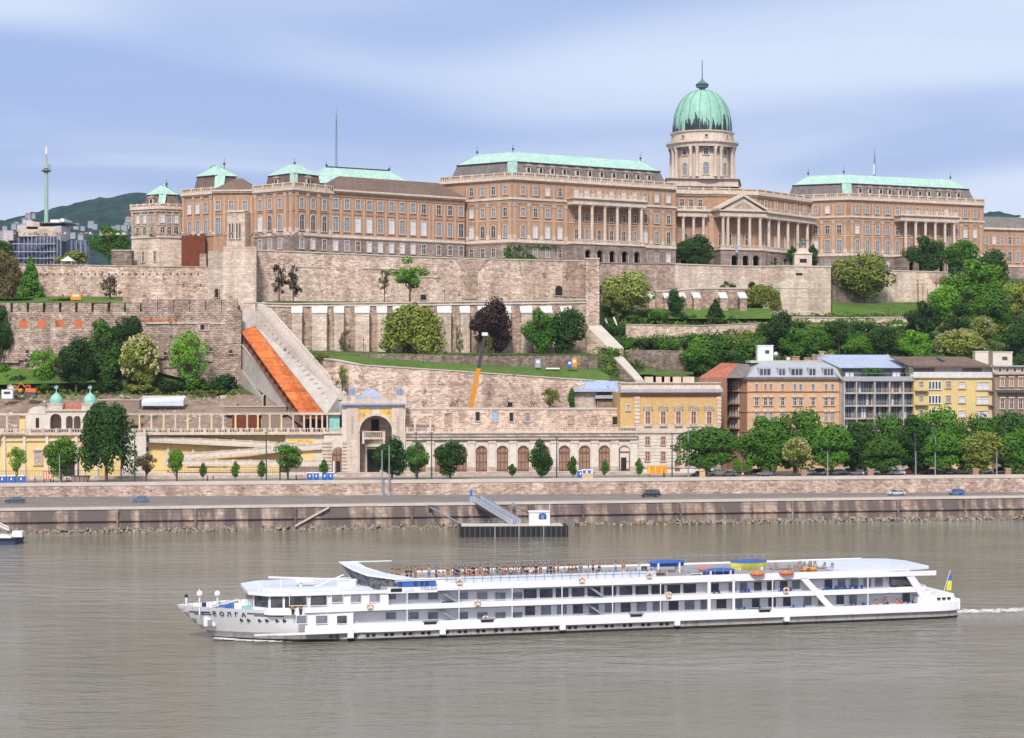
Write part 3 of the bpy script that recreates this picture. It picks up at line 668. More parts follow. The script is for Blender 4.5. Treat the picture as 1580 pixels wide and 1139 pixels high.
# ---- left corner pavilion
pv=Wing([(392,587),(453,575.5),(514,588.5)],13,[(ZB,ZC-.35,m_gfl),(ZC-.35,ZE,m_plast)],'corner pavilion of the left wing with small green pyramid roof')
pl=[(a,b,c,d) for a,b,c,d in lv[:4]]+[(ZE-1.0,ZE-.4,.3,m_creamd),(ZE-.4,ZE+.2,.8,m_cream)]
pv.cornice(pl); pv.balustrade(ZE+.2,ZE+2.2)
for i,pxs in ((0,[402,417,432.7]),(1,[465.3,482.5,500])):
    pv.windows(i,pxs,90.2,1.6,3.2,ws=(0,1,0)); pv.windows(i,pxs,83.2,1.9,5.0,arch=True,ws=(.3,.4,.3)); pv.windows(i,pxs,77.2,1.5,3.2,ws=(.1,.4,.5),fw=.22)
pv.pilasters(0,[395,409.5,425,440.5,449],ZC+.5,ZE-1.0); pv.pilasters(1,[457,474,491,510],ZC+.5,ZE-1.0)
fp=[P2(408,592),P2(453,581),P2(497,591),P2(475,612),P2(430,612)]
pv.mansard(fp,[(0,ZE+.4,m_broof),(1.1,102.1,m_broof),(.6,102.1,m_green),(7.2,106.0,m_green)]); pv.finial(P2(454.7,594),105.6,2.8)
for px,dd in ((425,0),(477,1)):
    fr2=Fr(fp[0],fp[1]) if dd==0 else Fr(fp[1],fp[2]); dormers(pv,fr2,[px],98.3,-.2,1.6)
mb=MB(); mb.mat(m_green); c=P2(453,580.6); fl=Fr(fp[0],fp[1]); f2=Fr(fp[1],fp[2])
for (u,s_) in ((fl.u,-1),(f2.u,1)):
    a=c; b=c+u*1.9*s_; a2=P2(453,582.3); b2=a2+u*1.9*s_
    vs=[(a.x,a.y-.1,ZE+2),(b.x,b.y-.1,ZE+2),(b2.x,b2.y-.2,102.1),(a2.x,a2.y-.2,102.1)]; mb.add(vs,[(0,1,2,3)])
pv.part('roof_corner',mb)
# ---- recessed link
lk=Wing([(329,590),(394,588.5)],14,[(ZB-4,ZE,m_plast)],'recessed link beside the stone chapel')
lk.cornice(lv[3:4]+[(ZE+.0,ZE+.5,.7,m_creamd),(ZE+.5,ZE+1.0,1.0,m_cream)])
lk.windows(0,[336.7,357,378.5],90.6,1.5,3.0,ws=(0,1,0)); lk.windows(0,[336.7,357,378.5],83.0,1.7,5.0,ws=(0,.8,.2)); lk.pilasters(0,[331,346.5,368,388],ZC+.3,ZE-.2,w=.4,cap=False,base=False)
lk.mansard(lk.foot,[(-.6,ZE+.9,m_broof),(6,101.6,m_broof),(6.1,101.7,m_broof)])
# ---- second pavilion
sp_=Wing([(281,600),(331,591.5)],14,[(ZB-4,ZE,m_plast)],'narrow pavilion with green pyramid roof left of the chapel')
sp_.cornice([(82.2,82.7,.3,m_cream),(ZE-.6,ZE-.1,.5,m_creamd),(ZE-.1,ZE+.5,.9,m_cream)]); sp_.balustrade(ZE+.5,ZE+2.2)
for z,h_ in ((90.0,3.2),(82.8,4.6)): sp_.windows(0,[293,305.6,318],z,1.5,h_,ws=(.2,.6,.2))
sp_.pilasters(0,[283.5,299,312,326],ZC+.7,ZE-.6,w=.5)
fp=[P2(297,604),P2(333,597),P2(352,601),P2(372,603),P2(352,622),P2(312,622)]
sp_.mansard(fp,[(0,ZE+.4,m_broof),(1.5,103.2,m_broof),(.8,103.2,m_green),(7.4,107.6,m_green)]); sp_.finial(P2(346,605),106.6,3)
mb=MB(); mb.mat(m_green); a=P2(329.5,596.5); mb.add([(a.x,a.y,ZE+1),(a.x+3.2,a.y-.1,ZE+1),(a.x+3.6,a.y+2.2,103.2),(a.x+.2,a.y+2.2,103.2)],[(0,1,2,3)]); sp_.part('roof_corner',mb)
# ---- leftmost tower pavilion
lt=Wing([(203,606),(246,600),(281,604)],14,[(ZB-6,82.6,m_fortp),(82.6,92.3,m_creamd)],'weathered grey-brown end pavilion on a pale stone base')
lt.cornice([(82.3,82.9,.5,m_cream),(86.4,86.8,.3,m_creamd),(91.0,91.9,.6,m_creamd),(91.9,92.5,1.0,m_cream)]); lt.balustrade(92.5,93.8,posts=3)
for i,pxs in ((0,[213.4,224,235.4]),(1,[250.5,260.8,271.5])):
    lt.windows(i,pxs,87.4,1.3,2.7,ws=(0,.4,.6)); lt.windows(i,pxs,83.3,1.5,2.7,arch=True,ws=(1,0,0),frame=m_cream)
lt.windows(0,[221.5,239.5],74.3,1.0,3.4,ws=(1,0,0),frame=m_cream,fw=.35)
lt.pilasters(0,[205,218.7,229.7,241],82.9,91.0,w=.35,mat=m_creamd,base=False); lt.pilasters(1,[256,266,277],82.9,91.0,w=.35,mat=m_creamd,base=False)
fp=[P2(218,610),P2(248,605),P2(282,609),P2(270,626),P2(232,626)]
lt.mansard(fp,[(0,92.4,m_broof),(1.9,97.6,m_broof),(1.3,97.6,m_green),(6.3,101.4,m_green)]); lt.finial(P2(257,611),100.4,3)
mb=MB(); mb.mat(m_green); a=P2(243.5,605.4); mb.add([(a.x,a.y-.3,93.6),(a.x+2.4,a.y-.4,93.6),(a.x+2.6,a.y+1.6,97.6),(a.x+.2,a.y+1.6,97.6)],[(0,1,2,3)]); lt.part('roof_corner',mb)
dormers(lt,Fr(fp[0],fp[1]),[232],93.8,-.3,1.6)
# chapel front
ch=Wing([(350,585),(378,583.5)],8,[(72,89.6,m_fortp)],'pale stone gothic chapel front with paired lancets',name='chapel')
ch.cornice([(89.4,90.0,.4,m_cream)])
for px in (355,359.5,366,370.5): ch.windows(0,[px],80.8,.55,5.0,arch=True,ws=(1,0,0),frame=m_cream,fw=.18,mull=False)
ch.windows(0,[372],74.5,.6,1.4,ws=(1,0,0),frame=m_cream,mull=False)
# ---- centre: main body, colonnades, pediment, dome
cb=Wing([(1041,652),(1085,655),(1103,654),(1168,659),(1250,688)],16,[(ZB,ZC-.3,m_gfl),(ZC-.3,96.0,m_plast),(96,ZA-.6,m_plast)],'centre of the palace behind the pediment and long colonnade')
cb.cornice([(ZC-.4,ZC+.2,.4,m_cream),(ZE-.4,ZE+.5,.5,m_cream),(ZA-1.4,ZA-.7,.5,m_creamd),(ZA-.7,ZA+.2,1.0,m_cream)]); cb.balustrade(ZA+.2,ZA+1.6,posts=6)
mb=MB(); mb.mat(m_slate); mb.prism(inset(cb.foot,2),ZA-.2,ZA+1.2); cb.part('roof',mb)
cb.windows(0,[1052,1066,1080],97.6,1.5,2.6,ws=(1,0,0)); cb.windows(3,[1181,1197,1212,1227,1241],98.0,1.5,2.7,ws=(.5,.3,.2)); cb.windows(3,[1181,1197,1212,1227,1241],83.2,1.7,4.4,ws=(.2,.4,.4)); cb.windows(3,[1181,1197,1212,1227,1241],90,1.3,2.4,ws=(1,0,0))
cb.pilasters(1,[1089,1098],ZC+.75,ZE-1.3,w=.9); cb.pilasters(3,[1173,1189,1204,1219.5,1234],ZE+.6,ZA-1.3,w=.45,cap=False,base=False)
cb.windows(2,[1112,1125,1139,1153],83.2,1.7,4.4,ws=(.8,.2,0)); cb.windows(0,[1057,1073],83.2,1.7,4.4,ws=(1,0,0))
portico(cb,0,1041,1085,[1050,1066,1081],[1050,1062,1074],ztop=93.6,deep=3.5)
portico(cb,2,1101.5,1170.5,[1106.7,1114,1130.6,1147.5,1163.5],[1123,1140,1156],ztop=93.6,deep=6,balu=False)
portico(cb,3,1171,1246,[1176.5,1191.5,1206,1221,1236],[1184.4,1200,1215],ztop=93.6,deep=3.5)
f=cb.fr[2]; mb=MB(); mb.T=f.mat(); a,b=f.t(1099.5),f.t(1171.5); m_=(a+b)/2; z=95.9; zt=101.6
mb.mat(m_cream); 
mb.add([(a+1,-6,z),(b-1,-6,z),(m_,-6,zt-.8),(a+1,0,z),(b-1,0,z),(m_,0,zt-.8)],[(0,1,2),(0,2,5,3),(1,4,5,2)])
for s_,x0 in ((1,a-.5),(-1,b+.5)):
    mb.hexa([(x0,-6.9,z),(m_,-6.9,zt-.6),(m_,1,zt-.6),(x0,1,z)] if s_>0 else [(m_,-6.88,zt-.6),(x0,-6.88,z),(x0,1,z),(m_,1,zt-.6)],[(x0,-6.9,z+.8),(m_,-6.9,zt+.35),(m_,1,zt+.35),(x0,1,z+.8)] if s_>0 else [(m_,-6.88,zt+.33),(x0,-6.88,z+.8),(x0,1,z+.8),(m_,1,zt+.33)])
mb.mat(m_creamd); mb.add([(a+5,-6.05,z+.7),(b-5,-6.05,z+.7),(m_,-6.05,zt-2.2)],[(0,1,2)])
mb.T=None; cb.part('pediment',mb)
# dome
DD=684; dc=Vector((WX(1083.5,DD),DD)); mpp=DD/F
def dz(py): return WZ(py,DD)
dt=Wing([(1040,676),(1128,680)],30,[(90,dz(291),m_cream)],'round cream drum carrying the great green dome',name='dome_tower')
mb=MB(); mb.mat(m_cream); mb.prism([P2(1029,672),P2(1139,675),P2(1142,700),P2(1026,697)],dz(292),dz(281)); mb.mat(m_creamd); mb.prism([P2(1027,671),P2(1141,674),P2(1144,701),P2(1024,698)],dz(281),dz(279.5)); dt.part('podium',mb)
r0=10.6
mb=MB(); mb.mat(m_cream); mb.smooth=False
c3=(dc.x,dc.y,0)
mb.lathe(c3,[(r0+1.6,dz(281)),(r0+1.6,dz(277.5)),(r0,dz(277)),(r0,dz(232))],48)
mb.mat(m_cream); mb.lathe(c3,[(r0+2.4,dz(231.6)),(r0+2.6,dz(226)),(r0+3.3,dz(225)),(r0+3.3,dz(222.5)),(r0+1.4,dz(222)),(r0+1.1,dz(221.5)),(r0+1.1,dz(209)),(r0+1.7,dz(208)),(r0+1.7,dz(206.5)),(r0,dz(206.4))],48)
dt.part('drum',mb)
for k in range(16):
    # paired columns around the drum
    base=k//2*45+22.5; a=R(base+(6.0 if k%2 else -6.0)+(-90+1.5))
    x=dc.x+(r0+1.5)*math.cos(a); y=dc.y+(r0+1.5)*math.sin(a)
    if math.sin(a)>.35: continue
    mb=MB(); mb.mat(m_cream); mb.smooth=True; mb.lathe((x,y,0),[(.85,dz(277.5)),(.7,dz(274)),(.66,dz(262)),(.58,dz(238)),(.9,dz(233)),(.9,dz(231.5))],12); dt.part('column',mb)
for k in range(8):
    a=R(k*45-90+1.5)
    if math.sin(a)>.35: continue
    for z0,w_,h_,ar in ((dz(273.5),2.0,4.6,True),(dz(243),1.7,2.2,False)):
        me=winmesh(w_,h_,ar,m_glassm if ar else m_glass,m_wframe,.45,True,ar is False)
        pal.inst('window',me,(dc.x+(r0*math.cos(math.pi/48)+.02)*math.cos(a),dc.y+(r0*math.cos(math.pi/48)+.02)*math.sin(a),z0),a+R(90),dt.o)
    me=winmesh(.9,.9,False,m_dark,m_wframe,.25,False); pal.inst('window',me,(dc.x+(r0+1.1)*math.cos(a),dc.y+(r0+1.1)*math.sin(a),dz(217)),a+R(90),dt.o)
dm=MB(); dm.smooth=True; dm.mat(m_dome)
zb0=dz(206.5); zh=dz(139.5)-zb0; R0=11.15
prof=[]
for j in range(17):
    a=math.pi/2*j/16*.965; prof.append((R0*(math.cos(a)**.82)*(1+.035*math.sin(a*2)),zb0+zh*math.sin(a)/math.sin(math.pi/2*.965)))
dm.lathe(c3,prof,96,ribs=16,ra=.022); dome=dt.part('dome',dm)
# black worn patches: material with threshold that depends on height noise
md=M('dome_worn',(.27,.51,.41),(.33,.57,.47),.2,(.22,.44,.35),.6,rough=.5)
N_=md.node_tree.nodes; L_=md.node_tree.links; tc_=[n for n in N_ if n.type=='TEX_COORD'][0]
sp__=N_.new('ShaderNodeSeparateXYZ'); L_.new(tc_.outputs['Object'],sp__.inputs[0])
mq=N_.new('ShaderNodeMapping'); mq.inputs['Scale'].default_value=(.75,.75,.09); L_.new(tc_.outputs['Object'],mq.inputs[0])
nz=N_.new('ShaderNodeTexNoise'); nz.inputs['Scale'].default_value=1.0; nz.inputs['Detail'].default_value=4; L_.new(mq.outputs[0],nz.inputs['Vector'])
hz=N_.new('ShaderNodeMapRange'); hz.inputs['From Min'].default_value=zb0-75-.5; hz.inputs['From Max'].default_value=zb0-75+9; hz.inputs['To Min'].default_value=.24; hz.inputs['To Max'].default_value=-.12; L_.new(sp__.outputs['Z'],hz.inputs['Value'])
ad=N_.new('ShaderNodeMath'); ad.operation='ADD'; L_.new(nz.outputs['Fac'],ad.inputs[0]); L_.new(hz.outputs[0],ad.inputs[1])
st=N_.new('ShaderNodeMapRange'); st.inputs['From Min'].default_value=.615; st.inputs['From Max'].default_value=.65; L_.new(ad.outputs[0],st.inputs['Value'])
bs_=N_['Principled BSDF']; old=bs_.inputs['Base Color'].links[0].from_socket
mx=N_.new('ShaderNodeMix'); mx.data_type='RGBA'; L_.new(st.outputs[0],mx.inputs[0]); L_.new(old,mx.inputs[6]); mx.inputs[7].default_value=(.03,.04,.055,1); L_.new(mx.outputs[2],bs_.inputs['Base Color'])
dome.data.materials[0]=md
mb=MB(); mb.mat(m_black)
for k in range(32):
    if k%2==0: continue
    a=2*math.pi*k/32
    for j in range(len(prof)-2):
        (ra_,za),(rb_,zb_)=prof[j],prof[j+1]; mb.tube((dc.x+ra_*1.008*math.cos(a),dc.y+ra_*1.008*math.sin(a),za),(dc.x+rb_*1.008*math.cos(a),dc.y+rb_*1.008*math.sin(a),zb_),.07,.07,4,False)
dt.part('rib',mb)
mb=MB(); mb.mat(m_bronze); mb.lathe(c3,[(1.2,dz(141)),(1.1,dz(137)),(2.3,dz(135)),(2.4,dz(130)),(1.7,dz(128)),(1.1,dz(126)),(.5,dz(124)),(.2,dz(121)),(.14,dz(93))],16); dt.part('lantern',mb)
mb=MB(); mb.mat(m_black); mb.strip([(dc.x+2.6*math.cos(R(a)),dc.y+2.6*math.sin(R(a))) for a in range(0,360,30)],dz(132),dz(131.2),-.15,.0,True); dt.part('lantern_rail',mb)
# ---------------------------------------------------------------- monument, statue before palace
mt=Thing('equestrian_monument','green bronze horseman statue on a pale stone plinth atop the bastion','monument',(WX(1238,658),658,75))
def mpt(px,py): return P3(px,py,658)
x0=WX(1238,658); mb=MB(); mb.mat(m_cream)
mb.box(x0-3.2,x0+3.2,656,661,WZ(411,658),WZ(393,658)); mb.mat(m_dark); mb.box(x0-1.3,x0+1.3,655.95,656,WZ(406,658),WZ(400,658)); mb.mat(m_cream); mb.prism([(x0-3.4,655.7),(x0+3.4,655.7),(x0+3.4,661.2),(x0-3.4,661.2)],WZ(393,658),WZ(391,658)); mb.prism([(x0-2.5,656.5),(x0+2.5,656.5),(x0+2.5,660.5),(x0-2.5,660.5)],WZ(391,658),WZ(383,658),[(x0-1.4,656.8),(x0+1.4,656.8),(x0+1.4,660.2),(x0-1.4,660.2)]); mt.part('plinth',mb)
def skinmesh(name,joints,edges,mat,sub=1,root=0):
    """continuous body grown from a joint skeleton; joints: (x,y,z,r)"""
    me=bpy.data.meshes.new(name+'_bones'); me.from_pydata([j[:3] for j in joints],edges,[])
    o=bpy.data.objects.new(name+'_bones',me); COL.objects.link(o)
    md=o.modifiers.new('skin','SKIN'); 
    bpy.context.view_layer.update()
    sv=me.skin_vertices[0].data if len(me.skin_vertices) else None
    if sv is None:
        import bmesh as _b
        bm=_b.new(); bm.from_mesh(me); bm.verts.layers.skin.verify(); bm.to_mesh(me); bm.free(); sv=me.skin_vertices[0].data
    for i,j in enumerate(joints):
        r=j[3]; sv[i].radius=(r,r if len(j)<5 else j[4]); sv[i].use_root=(i==root)
    if sub: s=o.modifiers.new('sub','SUBSURF'); s.levels=sub; s.render_levels=sub
    dg=bpy.context.evaluated_depsgraph_get(); ev=o.evaluated_get(dg); out=bpy.data.meshes.new_from_object(ev); out.name=name
    out.materials.clear(); out.materials.append(mat); out.polygons.foreach_set('use_smooth',[True]*len(out.polygons))
    bpy.data.objects.remove(o,do_unlink=True); return out
# bronze horse and rider
hx=x0; hz=WZ(383,658)
J=[(0,0,3.0,.75),(1.6,0,3.1,.7),(-1.5,0,3.0,.75),(2.5,0,4.3,.42),(3.0,0,5.0,.3),(3.8,0,4.6,.16),
   (1.7,.4,1.7,.22),(2.2,.4,.6,.14),(1.7,-.4,1.6,.22),(1.5,-.4,.1,.14),(-1.7,.45,1.6,.28),(-1.6,.45,.1,.15),(-1.6,-.45,1.5,.28),(-1.9,-.45,.1,.15),(-2.4,0,2.6,.15),(-2.9,0,1.3,.1)]
E=[(0,1),(0,2),(1,3),(3,4),(4,5),(1,6),(6,7),(1,8),(8,9),(2,10),(10,11),(2,12),(12,13),(2,14),(14,15)]
hm=skinmesh('horse',J,E,m_bronze)
mt.inst('horse',hm,(hx,658.5,hz),0,None,(.62,.62,.62))
J=[(0,0,0,.42),(0,0,1.0,.45),(0,0,1.6,.2),(0,0,2.1,.33),(.6,.5,1.0,.16),(1.2,.6,1.3,.12),(-.5,-.6,1.1,.16),(-.7,-.7,.3,.12),(.3,.8,-.4,.22),(.5,.9,-1.5,.16),(.3,-.8,-.4,.22),(.5,-.9,-1.5,.16)]
E=[(0,1),(1,2),(2,3),(1,4),(4,5),(1,6),(6,7),(0,8),(8,9),(0,10),(10,11)]
mt.inst('rider',skinmesh('rider',J,E,m_bronze),(hx,658.5,hz+2.3),0,None,(.75,.75,.75))
# ================================================================ fortification walls
def wall(name,label,pts,mat,thick=1.6,cap=None,capm=None,cat='wall',group=None,extra=None,down=1.2):
    """pts: (px, D, ytop, ybottom)"""
    pa=[P2(p[0],p[1]) for p in pts]; zt=[WZ(p[2],p[1]) for p in pts]; zb=[WZ(p[3],p[1])-down for p in pts]
    i0=len(pts)//2; th=Thing(name,label,cat,(pa[i0].x,pa[i0].y,zb[i0]),group)
    mb=MB(); mb.mat(mat); mb.strip(pa,zb,zt,-thick,0); th.part('masonry',mb)
    if cap:
        mb=MB(); mb.mat(capm or m_coping); mb.strip(pa,zt,[z+cap for z in zt],-thick-.1,.25); th.part('coping',mb)
    th.fr=[Fr(pa[i],pa[i+1]) for i in range(len(pa)-1)]; th.pts=pts
    return th
def hole(th,fr,px,py0,py1,w,arch=False,m=None):
    """recessed opening with a stone surround standing a little proud of the wall"""
    t=fr.t(px); z0=fr.z(px,py1); z1=fr.z(px,py0); q=fr.p3(t,z0,.02)
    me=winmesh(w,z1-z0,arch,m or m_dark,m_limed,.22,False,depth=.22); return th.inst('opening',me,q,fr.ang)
w1=wall('fortress_wall','tall pale rubble wall directly below the left wing and centre of the palace',[(394,561,387,466),(500,572,391,464),(640,584,397,462),(770,595,401,461),(905,606,403.5,459)],m_fort,2.0,.35)
hole(w1,w1.fr[2],653,455,463,2.0); hole(w1,w1.fr[2],727,411,419,3.4,True,m_fortd); hole(w1,w1.fr[3],877,429,456,2.4,True); hole(w1,w1.fr[3],862,441,456,2.6,True)
mb=MB(); mb.mat(m_brickred)
fr_=w1.fr[2]; mb.T=fr_.mat(); t=fr_.t(727); mb.box(t-2.2,t+2.2,-.25,.1,fr_.z(727,462),fr_.z(727,420)); mb.prism([(t-2.2,-.25),(t+2.2,-.25),(t+2.2,.1),(t-2.2,.1)],fr_.z(727,420),fr_.z(727,400),[(t-6,-.24),(t+6,-.24),(t+6,.1),(t-6,.1)])
mb.T=None; w1.part('brick_repair',mb,label='reddish repaired strip with an arched niche')
mb=MB(); mb.mat(m_brickred); fr_=w1.fr[3]; mb.T=fr_.mat(); a,b=fr_.t(868),fr_.t(903); mb.box(a,b,-.2,.1,fr_.z(885,459),fr_.z(885,404)); mb.T=None; w1.part('brick_repair',mb)
mb=MB(); mb.mat(m_limed)
for i,(a,b,y) in enumerate(((460,560,414),(560,655,416),(640,680,428))):
    fr_=w1.fr[0 if a<500 else (1 if a<640 else 2)]; mb.T=fr_.mat(); mb.box(fr_.t(max(a,500) if i else a),fr_.t(b if i else 500),-.18,.1,fr_.z(b,y)-.25,fr_.z(b,y)); mb.T=None
w1.part('string_course',mb)
# tower slab T2 rising beside portico
def blockthing(name,label,foot,zt,zb,mat,cat='tower',capm=None,part='masonry'):
    c=sum((Vector(p) for p in foot),Vector((0,0)))/len(foot); th=Thing(name,label,cat,(c.x,c.y,zb)); mb=MB(); mb.mat(mat); mb.prism(foot,zb,zt); th.part(part,mb)
    if capm: mb=MB(); mb.mat(capm); mb.prism(inset(foot,-.2),zt,zt+.4,bottom=True); th.part('coping',mb)
    return th
t2=blockthing('wall_tower','tall narrow reddish brick buttress tower running down the middle of the fortress',[P2(904,558.5),P2(924.5,558.5),P2(925,612),P2(904,610)],WZ(400,558.5),WZ(520,558.5),m_brickred,capm=m_coping)
mb=MB(); mb.mat(m_fortp)
for k in range(18):
    z=WZ(505,558)+k*1.15; wq=.9 if k%2 else .55
    a=P2(904,558.4); b=P2(924.5,558.4); mb.box(a.x-.05,a.x+wq,558.36,559,z,z+1.0); mb.box(b.x-wq,b.x+.05,558.36,559,z,z+1.0)
t2.part('quoin',mb)
# right part of top wall
w1r=wall('terrace_wall','grey stone terrace wall under the central block of the palace, right of the brick tower',[(924,618,406,470),(985,628,407,468),(1041,636,408,455)],m_fortd if 0 else m_brickred,1.8,.3,m_pave)
for k,px in enumerate(range(930,1040,15)):
    pass
w1s=wall('terrace_wall','long pale stone parapet wall in front of the domed centre of the palace',[(1036,637,408,452),(1120,645,411,452),(1175,650,412,440)],m_fortp,1.8,.4)
cy=MB(); q=P3(1032,445,632); cy.mat(m_lf['dark']); leaves(cy,(q.x,q.y,q.z+4.2),.75,.75,4.6,900,.22)
# bastion
ba=Thing('bastion','big smooth pale stone bastion with a square corner below the horseman monument','bastion',(WX(1240,650),655,56))
mb=MB(); mb.mat(m_fortp); pa=[P2(1168,652),P2(1204,645),P2(1282,650),P2(1284,668)]
mb.strip(pa,[55]*4,[WZ(412,648)]*4,-2,0); mb.strip(pa,[54]*4,[57.5]*4,-1,.8); ba.part('masonry',mb)
mb=MB(); mb.mat(m_coping); mb.strip(pa,WZ(412,648),WZ(412,648)+.5,-2.2,.25); mb.strip(pa,67.2,67.5,-.2,.15); ba.part('coping',mb)
f=Fr(pa[1],pa[2]); mb=MB(); mb.T=f.mat(); mb.mat(m_dark); t=f.t(1233); mb.box(t-1.3,t+1.3,-.06,.1,f.z(1233,425),f.z(1233,421.5)); mb.mat(m_limed); mb.box(t-1.6,t+1.6,-.05,.1,f.z(1233,421.5),f.z(1233,420.6)); mb.T=None; ba.part('plaque',mb)
dw=wall('recess_wall','shaded brown stone wall between the pale bastion and the big olive tree',[(1282,657,428,467),(1322,659,432,467)],m_fortd,1.5,.3)  # recess shade painted in by giving this wall the dark stone
w3r=wall('garden_wall','pale stepped stone wall behind the big olive tree right of the bastion',[(1318,663,421,466),(1370,666,418,466),(1440,669,420,466),(1478,672,422,468)],m_fortp,1.6,.35)
mb=MB(); mb.mat(m_fortp)
for k in range(5):
    a=P2(1425+k*7,668-k*1.5); mb.box(a.x-2.5,a.x+2.5,a.y-3,a.y+1,58,WZ(432+k*7,668))
w3r.part('stepped_buttress',mb)
rt=blockthing('garden_kiosk','small stone kiosk with a red tiled roof among the trees on the right','',64,60,m_fortp) if 0 else None
kq=P2(1455,664); kth=Thing('garden_hut','little stone hut with orange-red tiled roof in front of the stepped wall','hut',(kq.x,kq.y,63))
mb=MB(); mb.mat(m_fortp); mb.box(kq.x-2.6,kq.x+2.6,kq.y-2,kq.y+2,62,WZ(437,664)); kth.part('wall',mb); mb=MB(); mb.mat(m_redroof); mb.prism([(kq.x-3,kq.y-2.4),(kq.x+3,kq.y-2.4),(kq.x+3,kq.y+2.4),(kq.x-3,kq.y+2.4)],WZ(437,664),WZ(430,664),[(kq.x-2.2,kq.y-.5),(kq.x+2.2,kq.y-.5),(kq.x+2.2,kq.y+.5),(kq.x-2.2,kq.y+.5)],bottom=True); kth.part('roof',mb)
# W2: buttressed wall
w2=wall('buttressed_wall','lower fortress wall with a row of white-capped buttresses and a walkway on top',[(396,549,468,500),(440,548,469.5,546),(670,553,467,547),(904,558,463.5,550)],M('fort_stone_shaded',(.49,.40,.34),(.41,.33,.28),.06,(.53,.43,.36),.5,kind='rubble',bump=.5,brick=(1.1,.6)),2.4)  # darker stone colour carries the shade of the recesses between buttresses
for p0,p1,yy in ((0,3,0),):
    mb=MB(); mb.mat(m_coping); pa=[P2(p[0],p[1]) for p in w2.pts]; zt=[WZ(p[2],p[1]) for p in w2.pts]
    mb.strip(pa,[z-.9 for z in zt],[z-.5 for z in zt],-.3,.35); mb.strip(pa,zt,[z+.3 for z in zt],-.7,.3)
    w2.part('coping',mb)
def buttress(px,w,ycap0,ycap1,ybot,D,lab=None,dp=3.6):
    x=WX(px,D); hw=w/2; zt=WZ(ycap0,D+dp); zf=WZ(ycap1,D); zb=WZ(ybot,D)-1
    mb=MB(); mb.mat(m_fortp); mb.hexa([(x-hw,D,zb),(x+hw,D,zb),(x+hw,D+dp,zb),(x-hw,D+dp,zb)],[(x-hw,D,zf),(x+hw,D,zf),(x+hw,D+dp,zt),(x-hw,D+dp,zt)])
    bo=w2.part('buttress',mb)
    mb=MB(); mb.mat(m_white_cap); e=.2; mb.hexa([(x-hw-e,D-e,zf),(x+hw+e,D-e,zf),(x+hw+e-.4,D+dp,zt),(x-hw-e-.4,D+dp,zt)],[(x-hw-e,D-e,zf+.3),(x+hw+e,D-e,zf+.3),(x+hw+e-.4,D+dp,zt+.3),(x-hw-e-.4,D+dp,zt+.3)]); w2.part('cap',mb,bo)
for px,w in ((458,3.0),(493,4.4),(523,2.8),(559,4.2),(589.5,2.8),(614,2.6),(645,2.6),(686,4.0),(718,2.8),(746,2.8),(781,3.0),(813,3.4),(844,3.2),(875,3.2)):
    buttress(px,w,473,483.5,548,544.6+(px-440)*.0215)
# small garden wall, W3
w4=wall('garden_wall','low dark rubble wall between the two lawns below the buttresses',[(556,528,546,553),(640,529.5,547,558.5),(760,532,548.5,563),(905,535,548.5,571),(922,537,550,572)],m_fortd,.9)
w5=wall('lower_rampart','long pale rubble rampart whose top slopes down to the right behind the arcade',[(483,529,552,640),(516,511.8,556.5,640),(560,511,564,640),(700,511,573,640),(830,511.5,582,640),(965,513,591,640)],m_fort,1.8,.3,m_coping)
hole(w5,w5.fr[3],787,621,628,1.4)
# left: great corner tower with covered stair
gt=Thing('corner_tower','massive pale stone corner tower left of the fortress wall above the covered stairway','tower',(WX(358,556),556,40))
mb=MB(); mb.mat(m_fortp)
mb.prism([P2(321,560),P2(345,553),P2(395,553),P2(395,566),P2(330,576)],32,WZ(387,556)); mb.prism([P2(344,551.5),P2(395.5,551.5),P2(396,562),P2(344,562)],32,WZ(381,553)); 
mb.prism([P2(372,549),P2(394,549),P2(394,556),P2(372,556)],30,WZ(468,549))
gt.part('masonry',mb)
mb=MB(); mb.mat(m_white_cap); a=P2(385,549); mb.box(a.x-2,a.x+2,548.4,550.5,WZ(466,549),WZ(464,549)); gt.part('ledge',mb)
for px,y0,y1,d_ in ((335,447,459,552.4),):
    me=winmesh(1.6,2.6,True,m_dark,m_brickred,.5,False,depth=.3); gt.inst('opening',me,(WX(336,556.3),555.2,WZ(459,556)),R(-36))
me=winmesh(1.3,1.8,True,m_brickred,m_limed,.3,False,depth=.2); gt.inst('opening',me,(WX(356,551.4),551.42,WZ(466,551)),0)
cr=Thing('rusty_panel','tall dark rust-coloured steel block beside the corner tower and the palace','structure',(WX(298,592),592,74))
mb=MB(); mb.mat(m_corten); mb.prism([P2(280,594),P2(316.5,590),P2(318,600),P2(282,604)],WZ(411,592),WZ(361,592)); cr.part('panel',mb)
mb=MB(); mb.mat(m_brickred); mb.prism([P2(308,588),P2(318,587),P2(320,592),P2(310,592)],WZ(412,590),WZ(392,590)); cr.part('ruined_pier',mb)
# long left wall
wl=wall('curtain_wall','long weathered rubble wall on the upper left under the end pavilion',[(-140,577,405,466),(60,577,409,466),(322,577,413,466)],m_fort,2.0,.3,m_limed)
mb=MB(); mb.mat(m_dark)
for k in range(24):
    fr_=wl.fr[1]; px=62+k*10.6; t=fr_.t(px); q=fr_.p(t,.03); mb.box(q.x-.22,q.x+.22,q.y-.03,q.y+.2,fr_.z(px,424.5),fr_.z(px,421.8))
wl.part('loophole',mb)
wx=wall('stone_hut','low ruined stone wall on the terrace edge left of the end pavilion',[(172,598,387,409),(203,598,387,409)],m_fortd,4,.3)
